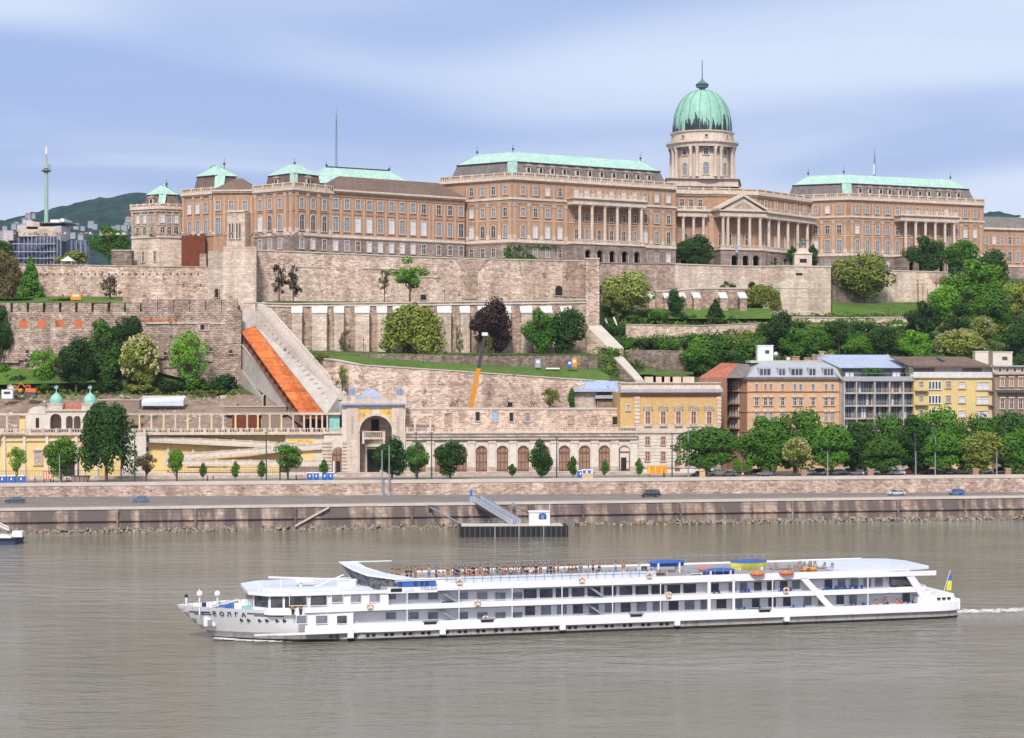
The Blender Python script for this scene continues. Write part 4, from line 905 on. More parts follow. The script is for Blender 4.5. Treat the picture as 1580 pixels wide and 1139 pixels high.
# ruined battlement wall with arches, left
bw2=wall('ruined_battlement','ruined battlemented wall with orange brick arches behind the trees on the left',[(-140,542,483,565),(230,541.8,481,565),(372,541.2,478,600)],m_ruin,2.0)
mb=MB(); mb.mat(m_ruin)
px=-130
while px<205:
    a=P2(px,542); b=P2(px+21,542); mb.box(a.x,b.x,541.9,543.4,WZ(484,542),WZ(469-rnd.uniform(0,1.5),542)); px+=25
while px<350:
    a=P2(px,542.5); b=P2(px+23.5,542.5); mb.box(a.x,b.x,541.9,543.4,WZ(484,542),WZ(463-rnd.uniform(0,1.5),542)); px+=24.6
bw2.part('merlon',mb)
mb=MB(); mb.mat(m_fortp); a=P2(225,541.5); b=P2(348,541.5); mb.box(a.x,b.x,541.2,542.1,WZ(500,541.5),WZ(497,541.5)); bw2.part('ledge',mb)
m_archo=M('orange_brick',(.62,.18,.085),(.54,.15,.075),.5)
for px in (-60,-32,-4,36,64,92.5,121,146,170,198):
    mb=MB(); mb.mat(m_archo); x=WX(px,541.9); z0=WZ(505.5,542); 
    pts=[(x-1.3,z0),(x+1.3,z0)]+[(x+1.3*math.cos(math.pi*k/6),z0+1.6+.9*math.sin(math.pi*k/6)) for k in range(7)]
    mb.add([(a_,541.85,b_) for a_,b_ in pts]+[(a_,542.2,b_) for a_,b_ in pts],[tuple(range(len(pts)))]+[(i,i+len(pts),(i+1)%len(pts)+len(pts),(i+1)%len(pts)) for i in range(len(pts))]); bw2.part('arch_niche',mb)
mb=MB(); mb.mat(m_archo); a=P2(213,541.7); b=P2(345,541.7); mb.box(a.x,b.x,541.6,542.1,WZ(495,541.7),WZ(492.5,541.7)); bw2.part('brick_band',mb)
for k in range(26):
    mb=MB(); mb.mat(m_ruin); px=rnd.uniform(-60,365); x=WX(px,541.5); z=WZ(rnd.uniform(512,560),541.5); mb.box(x-rnd.uniform(1,3.5),x+rnd.uniform(1,3.5),541.3-rnd.uniform(0,.6),542.2,z-rnd.uniform(1,4),z); bw2.part('rubble_patch',mb)
for px,y in ((255,546),(325,540),(356,543),(42,543),(40,557)):
    me=winmesh(.9,.9,False,m_dark,m_ruin,.15,False,depth=.1); bw2.inst('opening',me,(WX(px,540.6),540.62,WZ(y+2,541)))
me=winmesh(2.4,1.6,False,m_dark,m_fortp,.35,False,depth=.3); bw2.inst('opening',me,(WX(315,541),541.5,WZ(509,542)))
# covered stairway descending
st=Thing('covered_stairway','broad stone stairway descending from the corner tower under bright orange roofing sheets','stairway',(WX(450,520),520,22))
def q4(a,b,c,d,mb,dz0=0): mb.add([a,b,c,d],[(0,1,2,3)])
# guide points (px,py,D)
TU=544; TD=497
LuL=P3(371,530,TU); LdL=P3(470,655,TD)           # outer left parapet top
mb=MB(); mb.mat(m_conc)
def beam(mb,a,b,w,h,hb=None):
    """sloping wall from a to b (top centre line), width w, height down h"""
    hb=h if hb is None else hb
    mb.hexa([(a.x-w/2,a.y,a.z-h),(b.x-w/2,b.y,b.z-hb),(b.x+w/2,b.y,b.z-hb),(a.x+w/2,a.y,a.z-h)],[(a.x-w/2,a.y,a.z),(b.x-w/2,b.y,b.z),(b.x+w/2,b.y,b.z),(a.x+w/2,a.y,a.z)])
# left parapet wall: visible left/front face
a=P3(371,530,TU); b=P3(476,660,TD)
mb.hexa([(a.x,a.y,a.z-9.5),(b.x,b.y,b.z-1.2),(b.x+1.1,b.y+1,b.z-1.2),(a.x+1.1,a.y+1,a.z-9.5)],[(a.x,a.y,a.z),(b.x,b.y,b.z),(b.x+1.1,b.y+1,b.z),(a.x+1.1,a.y+1,a.z)])
a2=P3(371,568,TU); b2=P3(432,652,TD+16)
mb.hexa([(a2.x,a2.y-1.5,a2.z-8),(b2.x,b2.y-1.5,b2.z-8),(b2.x+.8,b2.y+2,b2.z-8),(a2.x+.8,a2.y+2,a2.z-8)],[(a2.x,a2.y-1.5,a2.z),(b2.x,b2.y-1.5,b2.z),(b2.x+.8,b2.y+2,b2.z),(a2.x+.8,a2.y+2,a2.z)])
st.part('parapet',mb)
mb=MB(); mb.mat(m_coping)
a3=a+Vector((-.2,-.1,.0)); b3=b+Vector((-.2,-.1,0)); mb.hexa([a3,b3,b3+Vector((1.5,1,0)),a3+Vector((1.5,1,0))],[v+Vector((0,0,.35)) for v in (a3,b3,b3+Vector((1.5,1,0)),a3+Vector((1.5,1,0)))])
st.part('coping',mb)
me=winmesh(1.4,4.2,True,m_dark,m_conc,.3,False,depth=.3); st.inst('doorway',me,(WX(408,512),511.6,WZ(632,512)),R(60))
# orange roof
mb=MB(); mb.mat(m_tile)
A=P3(372,511,TU-1); B=P3(393,504,TU+3); C=P3(500,638,TD+3); D_=P3(464,639,TD)
pts=[A,B,C,D_]; mb.add(pts+[p-Vector((0,0,.35)) for p in pts],[(0,1,2,3)[::-1],(7,6,5,4)[::-1],(0,3,7,4),(3,2,6,7),(2,1,5,6),(1,0,4,5)]); st.part('roof',mb)
mb=MB(); mb.mat(m_wood)
for k in range(14):
    f_=(k+.5)/14; p=A.lerp(D_,f_)+Vector((.3,.3,-.35)); mb.tube(p,p-Vector((0,0,3.2)),.14,.14,5)
a_=A+Vector((.3,.3,-3.4)); b_=D_+Vector((.3,.3,-3.4)); mb.hexa([a_,b_,b_+Vector((5.5,2,0)),a_+Vector((5.5,2,0))],[v+Vector((0,0,.2)) for v in (a_,b_,b_+Vector((5.5,2,0)),a_+Vector((5.5,2,0)))])
st.part('timber_frame',mb)
mb=MB(); mb.mat(m_tile)
e=P3(462,640,TD-.5); g=P3(500,640,TD+2.5); mb.hexa([(e.x,e.y,e.z-2.6),(g.x,g.y,g.z-2.6),(g.x,g.y+1,g.z-2.6),(e.x,e.y+1,e.z-2.6)],[(e.x,e.y,e.z),(g.x,g.y,g.z),(g.x,g.y+1,g.z),(e.x,e.y+1,e.z)])
# right big wall of stairway (broad sloping concrete face + stepped pale coping)
mb=MB(); mb.mat(m_conc)
A=P3(394,503,TU+4); D_=P3(503,640,TD+4); B=P3(397,470,TU+6); C=P3(522,612,TD+9)
mb.add([A,D_,C,B],[(0,1,2,3)]); k=Vector((3,3,-1)); mb.add([B,C,C+k,B+k],[(0,1,2,3)])
A0=Vector((A.x,A.y,20)); D0=Vector((D_.x,D_.y,18)); mb.add([A,A0,D0,D_],[(0,1,2,3)])
C0=Vector((C.x,C.y,18)); mb.add([D_,D0,C0,C],[(0,1,2,3)]); mb.add([P3(371,478,TU+4),P3(397,470,TU+6),A,P3(372,511,TU+1)],[(0,1,2,3)[::-1]])
K=C+k; K0=Vector((K.x,K.y,18)); mb.add([C,C0,K0,K],[(0,1,2,3)]); B_=B+k; mb.add([K,K0,Vector((B_.x,B_.y,20)),B_],[(0,1,2,3)])
st.part('side_wall',mb)
mb=MB(); mb.mat(m_coping)
for i in range(36):
    f0=i/36; f1=(i+1)/36; p=B.lerp(C,f0); q=B.lerp(C,f1)
    mb.box(p.x+.3,q.x+1.6,q.y-.1,p.y+1.2,q.z-.9,p.z+.25)
mb.hexa([B+Vector((1.2,1,-.2)),C+Vector((1.2,1,-.2)),C+Vector((2.2,1.6,-.2)),B+Vector((2.2,1.6,-.2))],[B+Vector((1.2,1,.9)),C+Vector((1.2,1,.9)),C+Vector((2.2,1.6,.9)),B+Vector((2.2,1.6,.9))])
for i in range(20):
    f0=(i+.5)/20; p=A.lerp(D_,f0).lerp(B.lerp(C,f0),.55); mb.box(p.x-.4,p.x+1.0,p.y-.14,p.y+.2,p.z-.1,p.z+.02)
st.part('stepped_coping',mb)
gb=single('guard_box',(lambda m:(m.mat(m_corten),m.box(WX(450,550),WX(461,550),549,551,WZ(524,550),WZ(513,550)),m.mat(m_archo),m.prism([(WX(448.5,550),548.6),(WX(462.5,550),548.6),(WX(462.5,550),551.4),(WX(448.5,550),551.4)],WZ(513,550),WZ(511.5,550),bottom=True),m)[-1])(MB()),'small rusty red box beside the stepped parapet of the stairway','box')
# small right stair wall (905-990)
s2=Thing('stair_wall','pale stepped stone wall descending to the right from the foot of the brick tower','wall',(WX(945,570),570,36))
mb=MB(); mb.mat(m_fort)
a=P3(905,505,556.5); b=P3(927,503,559); c=P3(962,538,552); d=P3(942,541,549)
mb.add([a,d,c,b],[(0,1,2,3)]); 
mb.add([a,Vector((a.x,a.y,40)),Vector((d.x,d.y,36)),d],[(0,1,2,3)]); mb.add([d,Vector((d.x,d.y,34)),Vector((c.x,c.y,34)),c],[(0,1,2,3)]); mb.add([c,Vector((c.x,c.y,34)),Vector((b.x,b.y,34)),b],[(0,1,2,3)])
s2.part('masonry',mb)
mb=MB(); mb.mat(m_coping); e=Vector((0,0,.1)); mb.hexa([v+e for v in (a,d,c,b)],[v+e*3 for v in (a,d,c,b)]); s2.part('coping',mb)
mb=MB(); mb.mat(m_fort); mb.prism([P2(917,551),P2(944,551),P2(960,556),P2(925,566)],34,WZ(541,552),[P2(920,553),P2(941,553),P2(952,556),P2(928,566)]); s2.part('pier',mb)
me=winmesh(2.2,4.0,True,m_dark,m_limed,.4,False,depth=.2); s2.inst('archway',me,(WX(925,550.6),550.85,WZ(571,551)))
mb=MB(); mb.mat(m_brickred); a=P3(945,548,552); b=P3(986,590,524); mb.hexa([(a.x-1,a.y,30),(b.x-1,b.y,24),(b.x+1,b.y,24),(a.x+2,a.y+1,30)],[a+Vector((-1,0,0)),b+Vector((-1,0,0)),b+Vector((1,0,0)),a+Vector((2,1,0))]); mb.mat(m_coping)
mb.hexa([a+Vector((-1,0,.05)),b+Vector((-1,0,.05)),b+Vector((1.4,0,.05)),a+Vector((2.4,1,.05))],[a+Vector((-1,0,.7)),b+Vector((-1,0,.7)),b+Vector((1.4,0,.7)),a+Vector((2.4,1,.7))]); s2.part('ramp_wall',mb)
for i,(pa_,pb_) in enumerate((((934,492),(938,503)),((947,490),(952,503)))):
    mb=MB(); mb.mat(m_white_cap); a=P3(*pa_,600); b=P3(*pb_,596); mb.tube(a,b,.35,.35,6); s2.part('handrail',mb)
# right hillside terraces
h1=wall('terrace_wall','short buttressed wall with pale caps among bushes below the long parapet',[(998,620,452,478),(1075,622,446,476),(1152,625,446,476)],m_brickred,1.6,.5,m_coping)
for px in (1005,1030,1052,1075,1116,1146):
    D0_=619; x=WX(px,D0_); mb=MB(); mb.mat(m_brickred); zt=WZ(452,D0_); zf=WZ(461,D0_); mb.hexa([(x-1.2,D0_-2,52),(x+1.2,D0_-2,52),(x+1.2,D0_+3,52),(x-1.2,D0_+3,52)],[(x-1.2,D0_-2,zf),(x+1.2,D0_-2,zf),(x+1.2,D0_+3,zt),(x-1.2,D0_+3,zt)]); bo=h1.part('buttress',mb)
    mb=MB(); mb.mat(m_white_cap); mb.hexa([(x-1.4,D0_-2.2,zf),(x+1.4,D0_-2.2,zf),(x+1.1,D0_+2.5,zt),(x-1.7,D0_+2.5,zt)],[(x-1.4,D0_-2.2,zf+.3),(x+1.4,D0_-2.2,zf+.3),(x+1.1,D0_+2.5,zt+.3),(x-1.7,D0_+2.5,zt+.3)]); h1.part('cap',mb,bo)
wall('terrace_wall','pale rubble wall half hidden by bushes midway up the right slope',[(966,584,501,522),(1080,588,503,522),(1190,592,498,518)],m_fort,1.2,.2)
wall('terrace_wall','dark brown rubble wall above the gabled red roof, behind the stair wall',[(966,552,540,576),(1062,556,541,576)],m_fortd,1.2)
wall('terrace_wall','low pale wall with graffiti patches below the right lawn',[(1222,612,490,506),(1300,614,491,508),(1402,617,490,510),(1470,619,493,512)],m_fort,1.2,.3)
wall('terrace_wall','short pinkish stone wall peeping between the trees under the right lawn',[(1350,606,500,515),(1400,607,501,515)],m_fortp,1.2)
# ---- lawns
mb=MB(); mb.mat(m_grass); mb.smooth=True
def lawn(rows,n=20):
    """rows: list of ((px,D,y) left, (px,D,y) right)"""
    vs=[]; 
    for a,b in rows:
        for i in range(n+1):
            f=i/n; px=a[0]+(b[0]-a[0])*f; D=a[1]+(b[1]-a[1])*f; y=a[2]+(b[2]-a[2])*f; p=P3(px,y,D); vs.append((p.x,p.y,p.z+.05))
    fs=[(r*(n+1)+i,r*(n+1)+i+1,(r+1)*(n+1)+i+1,(r+1)*(n+1)+i) for r in range(len(rows)-1) for i in range(n)]
    mb.add(vs,fs)
lawn([((518,512.9,558.5),(700,512.8,573.6)),((505,520,552),(700,521,566)),((500,527,546.5),(700,530,561))])
lawn([((700,512.8,573.6),(940,513.2,589.5)),((700,521,566),(940,524,580)),((700,530,561),(925,535,571))])
lawn([((520,530,546.5),(905,536.5,548)),((520,548,543),(905,556,545))],30)
lawn([((1284,622,491),(1440,624,494)),((1284,642,478),(1440,645,478)),((1284,656,467.5),(1440,666,466))])
lawn([((0,545,468),(190,545,466)),((-60,560,463),(190,560,462)),((-60,575,457),(190,575,458))])
lawn([((1000,606,492),(1190,606,492)),((1000,617,476),(1190,622,476))])
lawn([((970,540,578),(1070,545,578)),((970,548,574),(1070,552,574))])
lawn([((-80,532,596),(150,532,590)),((-80,540,566),(120,540,572))])
struct('lawn',mb)
# ================================================================ garden bazaar on the riverside
fa=Fr(P2(0,478),P2(1580,500))
def fp_(px,v=0): t=fa.t(px); return fa.p(t,-v)
def fz(px,py): return fa.z(px,py)
ZT_=20.4
def fbox(mb,pa,pb,z0,z1,o0,o1):
    """box on the facade line between two picture columns; o = outward offsets"""
    mb.T=fa.mat(); mb.box(fa.t(pa),fa.t(pb),-o1,-o0,z0,z1); mb.T=None
def balus(th,pa,pb,z0,z1,o=0.0,step=.7,post=5.0,name='balustrade'):
    mb=MB(); mb.mat(m_cream); mb.T=fa.mat(); ta,tb=fa.t(pa),fa.t(pb)
    mb.box(ta,tb,-o-.2,-o+.25,z0,z0+.2); mb.box(ta,tb,-o-.25,-o+.3,z1-.2,z1)
    t=ta; 
    while t<tb: mb.box(t-.1,t+.1,-o-.08,-o+.12,z0+.2,z1-.2); t+=step
    n=max(1,round((tb-ta)/post))
    for k in range(n+1): t=ta+(tb-ta)*k/n; mb.box(t-.35,t+.35,-o-.3,-o+.35,z0,z1+.15)
    mb.T=None; return th.part(name,mb)
q=fp_(800)
az=Thing('arcade','long limestone arcade of brown arched shop windows under a balustraded terrace','arcade',(q.x,q.y,9))
ars=[648,680,711.6,743,775.3,807.5,839.3,870.8,902,932.5,963.5]
mb=MB(); fbox(mb,626,982,8,19.2,-6,-1.0); mb.mat(m_lime); 
mb=MB(); mb.mat(m_lime)
# front wall built as piers and spandrels with true openings
ts=[fa.t(p) for p in ars]; hw=1.55; mb.T=fa.mat(); edges=[fa.t(627)]+[x for t in ts for x in (t-hw,t+hw)]+[fa.t(981)]
for i in range(0,len(edges),2): mb.box(edges[i],edges[i+1],0,.8,8,18.9)
zc=15.4
for t in ts:
    P=[(t+hw*math.cos(math.pi*k/10),zc+hw*math.sin(math.pi*k/10)) for k in range(11)]
    for k in range(10): (xa,za),(xb,zb)=P[k],P[k+1]; mb.hexa([(xb,0,zb),(xa,0,za),(xa,.8,za),(xb,.8,zb)],[(xb,0,18.9),(xa,0,18.9),(xa,.8,18.9),(xb,.8,18.9)])
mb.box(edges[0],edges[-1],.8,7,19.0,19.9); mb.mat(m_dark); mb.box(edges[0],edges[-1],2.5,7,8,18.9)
mb.T=None; az.part('wall',mb)
for j,t in enumerate(ts):
    mb=MB(); mb.T=fa.mat()@Matrix.Translation((t,.55,0)); mb.mat(m_woodgl)
    P=[(hw,9.9),(hw,zc)]+[(hw*math.cos(math.pi*k/10),zc+hw*math.sin(math.pi*k/10)) for k in range(1,10)]+[(-hw,zc),(-hw,9.9)]
    mb.add([(x,0,z) for x,z in P],[tuple(range(len(P)))]); mb.mat(m_wood)
    for x in (-hw+.12,-.5,.5,hw-.12): mb.box(x-.13,x+.13,-.12,-.02,9.9,zc+(.9 if abs(x)<1 else 0))
    mb.box(-hw,hw,-.16,-.02,zc-.6,zc-.1); mb.box(-hw,hw,-.14,-.02,12.4,12.6); mb.box(-hw,hw,-.14,-.02,9.9,10.5)
    if j==len(ts)-1: mb.mat(m_dark); mb.box(-.9,.6,-.2,-.15,9.9,13.6)
    mb.T=None; az.part('arched_window',mb)
    mb=MB(); mb.mat(m_cream); mb.T=fa.mat()
    for k in range(10):
        a0=math.pi*k/10; a1=math.pi*(k+1)/10; r1=hw+.03; r2=hw+.42
        mb.hexa([(t+r1*math.cos(a0),-.12,zc+r1*math.sin(a0)),(t+r2*math.cos(a0),-.12,zc+r2*math.sin(a0)),(t+r2*math.cos(a0),.05,zc+r2*math.sin(a0)),(t+r1*math.cos(a0),.05,zc+r1*math.sin(a0))],
                [(t+r1*math.cos(a1),-.12,zc+r1*math.sin(a1)),(t+r2*math.cos(a1),-.12,zc+r2*math.sin(a1)),(t+r2*math.cos(a1),.05,zc+r2*math.sin(a1)),(t+r1*math.cos(a1),.05,zc+r1*math.sin(a1))])
    mb.T=None; az.part('archivolt',mb)
for a,b in zip([626]+ars,ars+[984]):
    c=(a+b)/2 if a!=626 and b!=984 else (a+4 if a==626 else b-6)
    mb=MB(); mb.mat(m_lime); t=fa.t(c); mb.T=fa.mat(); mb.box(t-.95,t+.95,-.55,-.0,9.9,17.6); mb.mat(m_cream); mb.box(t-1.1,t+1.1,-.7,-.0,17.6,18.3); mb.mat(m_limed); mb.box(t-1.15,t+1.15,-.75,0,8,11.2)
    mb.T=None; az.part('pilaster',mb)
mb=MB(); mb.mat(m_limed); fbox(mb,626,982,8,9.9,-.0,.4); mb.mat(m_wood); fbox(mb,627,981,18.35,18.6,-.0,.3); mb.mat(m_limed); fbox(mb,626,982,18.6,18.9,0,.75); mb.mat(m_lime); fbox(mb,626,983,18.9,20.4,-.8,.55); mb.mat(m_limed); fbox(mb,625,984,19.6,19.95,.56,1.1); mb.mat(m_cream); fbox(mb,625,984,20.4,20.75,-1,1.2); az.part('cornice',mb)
balus(az,628,982,20.75,22.0,.5,post=5.6)
# upper wall behind the arcade
uw=wall('bazaar_wall','reddish rubble wall with small window slots standing behind the arcade terrace',[(626,494.5,632,676),(800,496,632,676),(958,497.5,632,676)],m_fort,1.2,.5,m_coping)
for px,w_,y0,y1,m in ((691,1.6,638,662,m_brickred),(711,.8,639,650,m_brickred),(737,1.1,636,649,m_dark),(764,1.4,635,650,M('blue_door',(.30,.48,.75))),(789,1.0,637,650,m_dark),(814,1.1,637,650,m_glassm),(881,1.6,642,652,m_brickred),(917,1.4,642,652,m_brickred),(950,1.8,643,655,m_dark),(835,.8,660,667,m_brickred),(762,.8,660,667,m_brickred)):
    hole(uw,uw.fr[0] if px<800 else uw.fr[1],px,y0,y1,w_,False,m)
mb=MB(); mb.mat(m_lime); fr_=uw.fr[0]; mb.T=fr_.mat()
for px in (640,664): mb.box(fr_.t(px)-.25,fr_.t(px)+.25,-4,-3.5,20.4,fr_.z(px,641))
mb.box(fr_.t(627),fr_.t(668),-4.4,-3.2,fr_.z(640,641),fr_.z(640,638)); mb.T=None; uw.part('pergola',mb)
# gate pavilion
q=fp_(572)
gp=Thing('gate_pavilion','tall limestone gate pavilion with a great arch, gold mosaics and two blue-grey statues','pavilion',(q.x,q.y,9))
mb=MB(); mb.mat(m_lime); mb.T=fa.mat(); t0,t1=fa.t(528),fa.t(625); tc=fa.t(580); hw=4.4; O=-1.6
zc=fz(580,666); zar=fz(580,666)
mb.box(t0,tc-hw,O,8,8,zc); mb.box(tc+hw,t1,O,8,8,zc); zt=fz(580,625)
P=[(tc+hw*math.cos(math.pi*k/16),zc+hw*math.sin(math.pi*k/16)) for k in range(17)]
for k in range(16): (xa,za),(xb,zb)=P[k],P[k+1]; mb.hexa([(xb,O,zb),(xa,O,za),(xa,O+1.4,za),(xb,O+1.4,zb)],[(xb,O,zt),(xa,O,zt),(xa,O+1.4,zt),(xb,O+1.4,zt)])
mb.box(t0,tc-hw,O,8,zc,zt); mb.box(tc+hw,t1,O,8,zc,zt); mb.box(tc-hw,tc+hw,O+1.4,8,zc+hw+.1,zt-.01)
mb.mat(m_limed); mb.box(tc-hw,tc+hw,5.5,6,8,zc+hw); mb.mat(m_lime)
# left lower annex with rusticated arched door
mb.box(fa.t(500),t0,-.6,5,8,20.4)
mb.T=None; gp.part('wall',mb)
mb=MB(); mb.mat(m_dark); mb.T=fa.mat(); mb.box(tc-1.3,tc+.9,5.4,5.5,zc-1.2,zc+3.2); mb.box(tc-2.4,tc+1.1,5.4,5.5,9.5,16); mb.mat(m_lime); mb.box(tc-2.9,tc-2.4,5.2,5.5,9.5,16.6); mb.box(tc+1.1,tc+1.6,5.2,5.5,9.5,16.6); mb.box(tc-3.1,tc+1.8,5.0,5.5,16.6,17.3); mb.T=None; gp.part('doorway',mb)
mb=MB(); mb.T=fa.mat(); mb.mat(m_cream)
for k in range(16):
    a0=math.pi*k/16; a1=math.pi*(k+1)/16; r1=hw-.0; r2=hw+.75
    mb.hexa([(tc+r1*math.cos(a0),O-.3,zc+r1*math.sin(a0)),(tc+r2*math.cos(a0),O-.3,zc+r2*math.sin(a0)),(tc+r2*math.cos(a0),O+.05,zc+r2*math.sin(a0)),(tc+r1*math.cos(a0),O+.05,zc+r1*math.sin(a0))],[(tc+r1*math.cos(a1),O-.3,zc+r1*math.sin(a1)),(tc+r2*math.cos(a1),O-.3,zc+r2*math.sin(a1)),(tc+r2*math.cos(a1),O+.05,zc+r2*math.sin(a1)),(tc+r1*math.cos(a1),O+.05,zc+r1*math.sin(a1))])
mb.T=None; gp.part('archivolt',mb)
for s_ in (-1,1):
    mb=MB(); mb.T=fa.mat(); mb.mat(m_mosaic); P=[(tc+s_*(hw+.9),zc+1.2)]+[(tc+s_*(hw+.85)*math.cos(math.pi/2*k/8),zc+(hw+.85)*math.sin(math.pi/2*k/8)) for k in range(3,8)]+[(tc+s_*1.2,zc+hw+1.9),(tc+s_*(hw+.9),zc+hw+1.9)]
    n=len(P); mb.add([(x,O-.06,z) for x,z in P],[tuple(range(n)) if s_<0 else tuple(range(n))[::-1]]); mb.T=None; gp.part('mosaic',mb)
mb=MB(); mb.T=fa.mat()
for c in (544,613.5):
    t=fa.t(c); mb.mat(m_cream); mb.box(t-1.6,t+1.6,O-.35,O,10,zt); mb.mat(m_limed); mb.box(t-.3,t+.3,O-.42,O-.35,zt-8,zt-3)
for k in range(9): 
    for t in (fa.t(507),fa.t(535)): mb.mat(m_cream); mb.box(t-1.8 if t<fa.t(520) else t-1.2,t+.9 if t<fa.t(520) else t+1.6,-.95 if t<fa.t(520) else O-.4,-.6 if t<fa.t(520) else O-.3,10.2+k*.95,10.9+k*.95)
mb.T=None; gp.part('pilaster',mb)
mb=MB(); mb.T=fa.mat(); mb.mat(m_lead); mb.box(t0-.9,t1+.9,O-1.2,8.5,zt,zt+.5); mb.mat(m_cream); mb.box(t0-.5,t1+.5,O-.8,8.3,zt+.5,zt+.9)
mb.box(fa.t(498),t0,-1.1,5,20.4,20.75); mb.T=None; gp.part('cornice',mb)
mb=MB(); mb.mat(m_cream); mb.T=fa.mat(); zz=zt+.9; mb.box(t0-.3,t1+.3,O-.6,O-.2,zz,zz+.25); mb.box(t0-.3,t1+.3,O-.7,O-.1,zz+1.3,zz+1.55)
t=t0
while t<t1: mb.box(t-.1,t+.1,O-.5,O-.3,zz+.25,zz+1.3); t+=.6
for t in (t0+.6,fa.t(546),fa.t(570),fa.t(591),fa.t(616),t1-.4): mb.box(t-.7,t+.7,O-.75,O-.05,zz,zz+1.6)
mb.T=None; gp.part('balustrade',mb)
mb=MB(); mb.mat(m_lead); mb.T=fa.mat(); mb.prism([(fa.t(548),.3),(fa.t(596),.3),(fa.t(596),6),(fa.t(548),6)],zz+.5,fz(572,601),[(fa.t(566),2.5),(fa.t(578),2.5),(fa.t(578),4),(fa.t(566),4)]); mb.T=None; gp.part('roof',mb)
mb=MB(); mb.mat(m_cream); mb.T=fa.mat(); zq=zc-1.6; mb.box(tc-3.6,tc+2.4,O-1.2,O+3,zq-.4,zq); mb.box(tc-3.6,tc+2.4,O-1.3,O-.9,zq+1.5,zq+1.8)
for k in range(11): mb.box(tc-3.4+k*.56,tc-3.2+k*.56,O-1.2,O-1.0,zq,zq+1.5)
mb.box(tc-3.7,tc-3.1,O-1.3,O-.8,zq-1.6,zq+1.9); mb.box(tc+1.9,tc+2.5,O-1.3,O-.8,zq-1.6,zq+1.9); mb.T=None; gp.part('balcony',mb)
t=fa.t(522); mb=MB(); mb.T=fa.mat()@Matrix.Translation((t,-.75,0)); h_=1.6; mb.mat(m_woodgl); zc2=15.2; P=[(h_,9.7),(h_,zc2)]+[(h_*math.cos(math.pi*k/10),zc2+h_*math.sin(math.pi*k/10)) for k in range(1,10)]+[(-h_,zc2),(-h_,9.7)]
mb.add([(x,0,z) for x,z in P],[tuple(range(len(P)))]); mb.mat(m_wood)
for x in (-1.5,-.5,.5,1.5): mb.box(x-.12,x+.12,-.12,-.02,9.7,zc2+(.9 if abs(x)<1 else 0))
mb.box(-1.6,1.6,-.14,-.02,zc2-.7,zc2-.2); mb.mat(m_dark); mb.box(-.6,.5,-.2,-.13,9.7,13); mb.mat(m_white); mb.box(-1.4,-1.0,-.22,-.14,9.7,13); mb.T=None; gp.part('arched_door',mb)
# statues on the pavilion roof
J=[(0,0,0,.55),(0,0,1.0,.45),(0,0,1.9,.5),(0,0,2.45,.2),(0,0,2.85,.28),(.75,-.1,1.9,.18),(.8,-.3,1.0,.14),(-.75,.1,1.8,.18),(-.5,-.4,1.2,.14)]
sm=skinmesh('statue',J,[(0,1),(1,2),(2,3),(3,4),(2,5),(5,6),(2,7),(7,8)],m_lead)
for px,l in ((543.5,'blue-grey statue group on the left corner of the gate pavilion roof'),(616.5,'blue-grey statue group on the right corner of the gate pavilion roof')):
    p=fa.p3(fa.t(px),zz+1.6,.5); th=Thing('statue',l,'statue',p,'statues on the gate pavilion'); mb=MB(); mb.mat(m_lead); mb.box(p.x-.8,p.x+.8,p.y-.5,p.y+.5,p.z,p.z+.4); th.part('plinth',mb)
    for dx,s_,r_ in ((0,1.0,0),(-.62,.72,.5),(.62,.72,-.5)): th.inst('figure',sm,(p.x+dx,p.y-.1,p.z+.4),r_,None,(s_*.75,s_*.75,s_*.95))
# left terrace front, ramps, pergola
q=fp_(300)
lt_=Thing('ramp_terrace','yellow and cream terrace front with zigzag balustraded ramps under the pergola','terrace',(q.x,q.y,8.6))
mb=MB(); mb.mat(m_ochpanel); fbox(mb,-220,500,7.5,20.2,-8,-2.2); lt_.part('back_wall',mb)
mb=MB(); mb.mat(m_lime); fbox(mb,190,226,7.5,20.2,-2.5,.8); fbox(mb,440,500,7.5,20.2,-2.5,-.4); mb.mat(m_lime); fbox(mb,190,500,7.5,10.0,-2.3,1.6); mb.mat(m_cream); fbox(mb,188,500,20.2,20.7,-9,.9)
lt_.part('wall',mb)
mb=MB(); mb.mat(m_dark); fbox(mb,226,229.5,fz(228,680),fz(228,668),0,.9); fbox(mb,226,229.5,fz(228,696),fz(228,690),0,.9); lt_.part('lamp_bracket',mb)
def ramp(pa,ya,pb,yb,o,h=1.2,th_=.55,name='ramp'):
    mb=MB(); mb.T=fa.mat(); mb.mat(m_cream); ta,tb=fa.t(pa),fa.t(pb); za,zb=fz(pa,ya),fz(pb,yb)
    def sl(z0,z1,oa,ob,mat): mb.mat(mat); mb.hexa([(ta,-oa,za+z0),(tb,-oa,zb+z0),(tb,-ob,zb+z0),(ta,-ob,za+z0)],[(ta,-oa,za+z1),(tb,-oa,zb+z1),(tb,-ob,zb+z1),(ta,-ob,za+z1)])
    sl(-th_,0,o,o-1.8,m_cream); sl(h-.22,h,o+.05,o-.3,m_cream); sl(0,h-.22,o-.12,o-.16,m_lime)
    n=max(2,int(abs(tb-ta)/.75))
    for k in range(n+1):
        f=k/n; t=ta+(tb-ta)*f; z=za+(zb-za)*f; big=k%6==0; r=.33 if big else .1; mb.box(t-r,t+r,-o-.02,-o+.3,z,z+h-(.22 if not big else -.12))
    mb.T=None; return lt_.part(name,mb)
ramp(229,679.5,500,692,0.0); ramp(500,690,285,706.5,.6); ramp(255,716,500,716.5,1.4)
mb=MB(); mb.mat(m_cream)
for px,y0,y1 in ((258,682,712),(297,684,708),(333,686,704),(345,712,720)): fbox(mb,px-2.2,px+2.2,fz(px,y1),fz(px,y0),-2.2,-1.7)
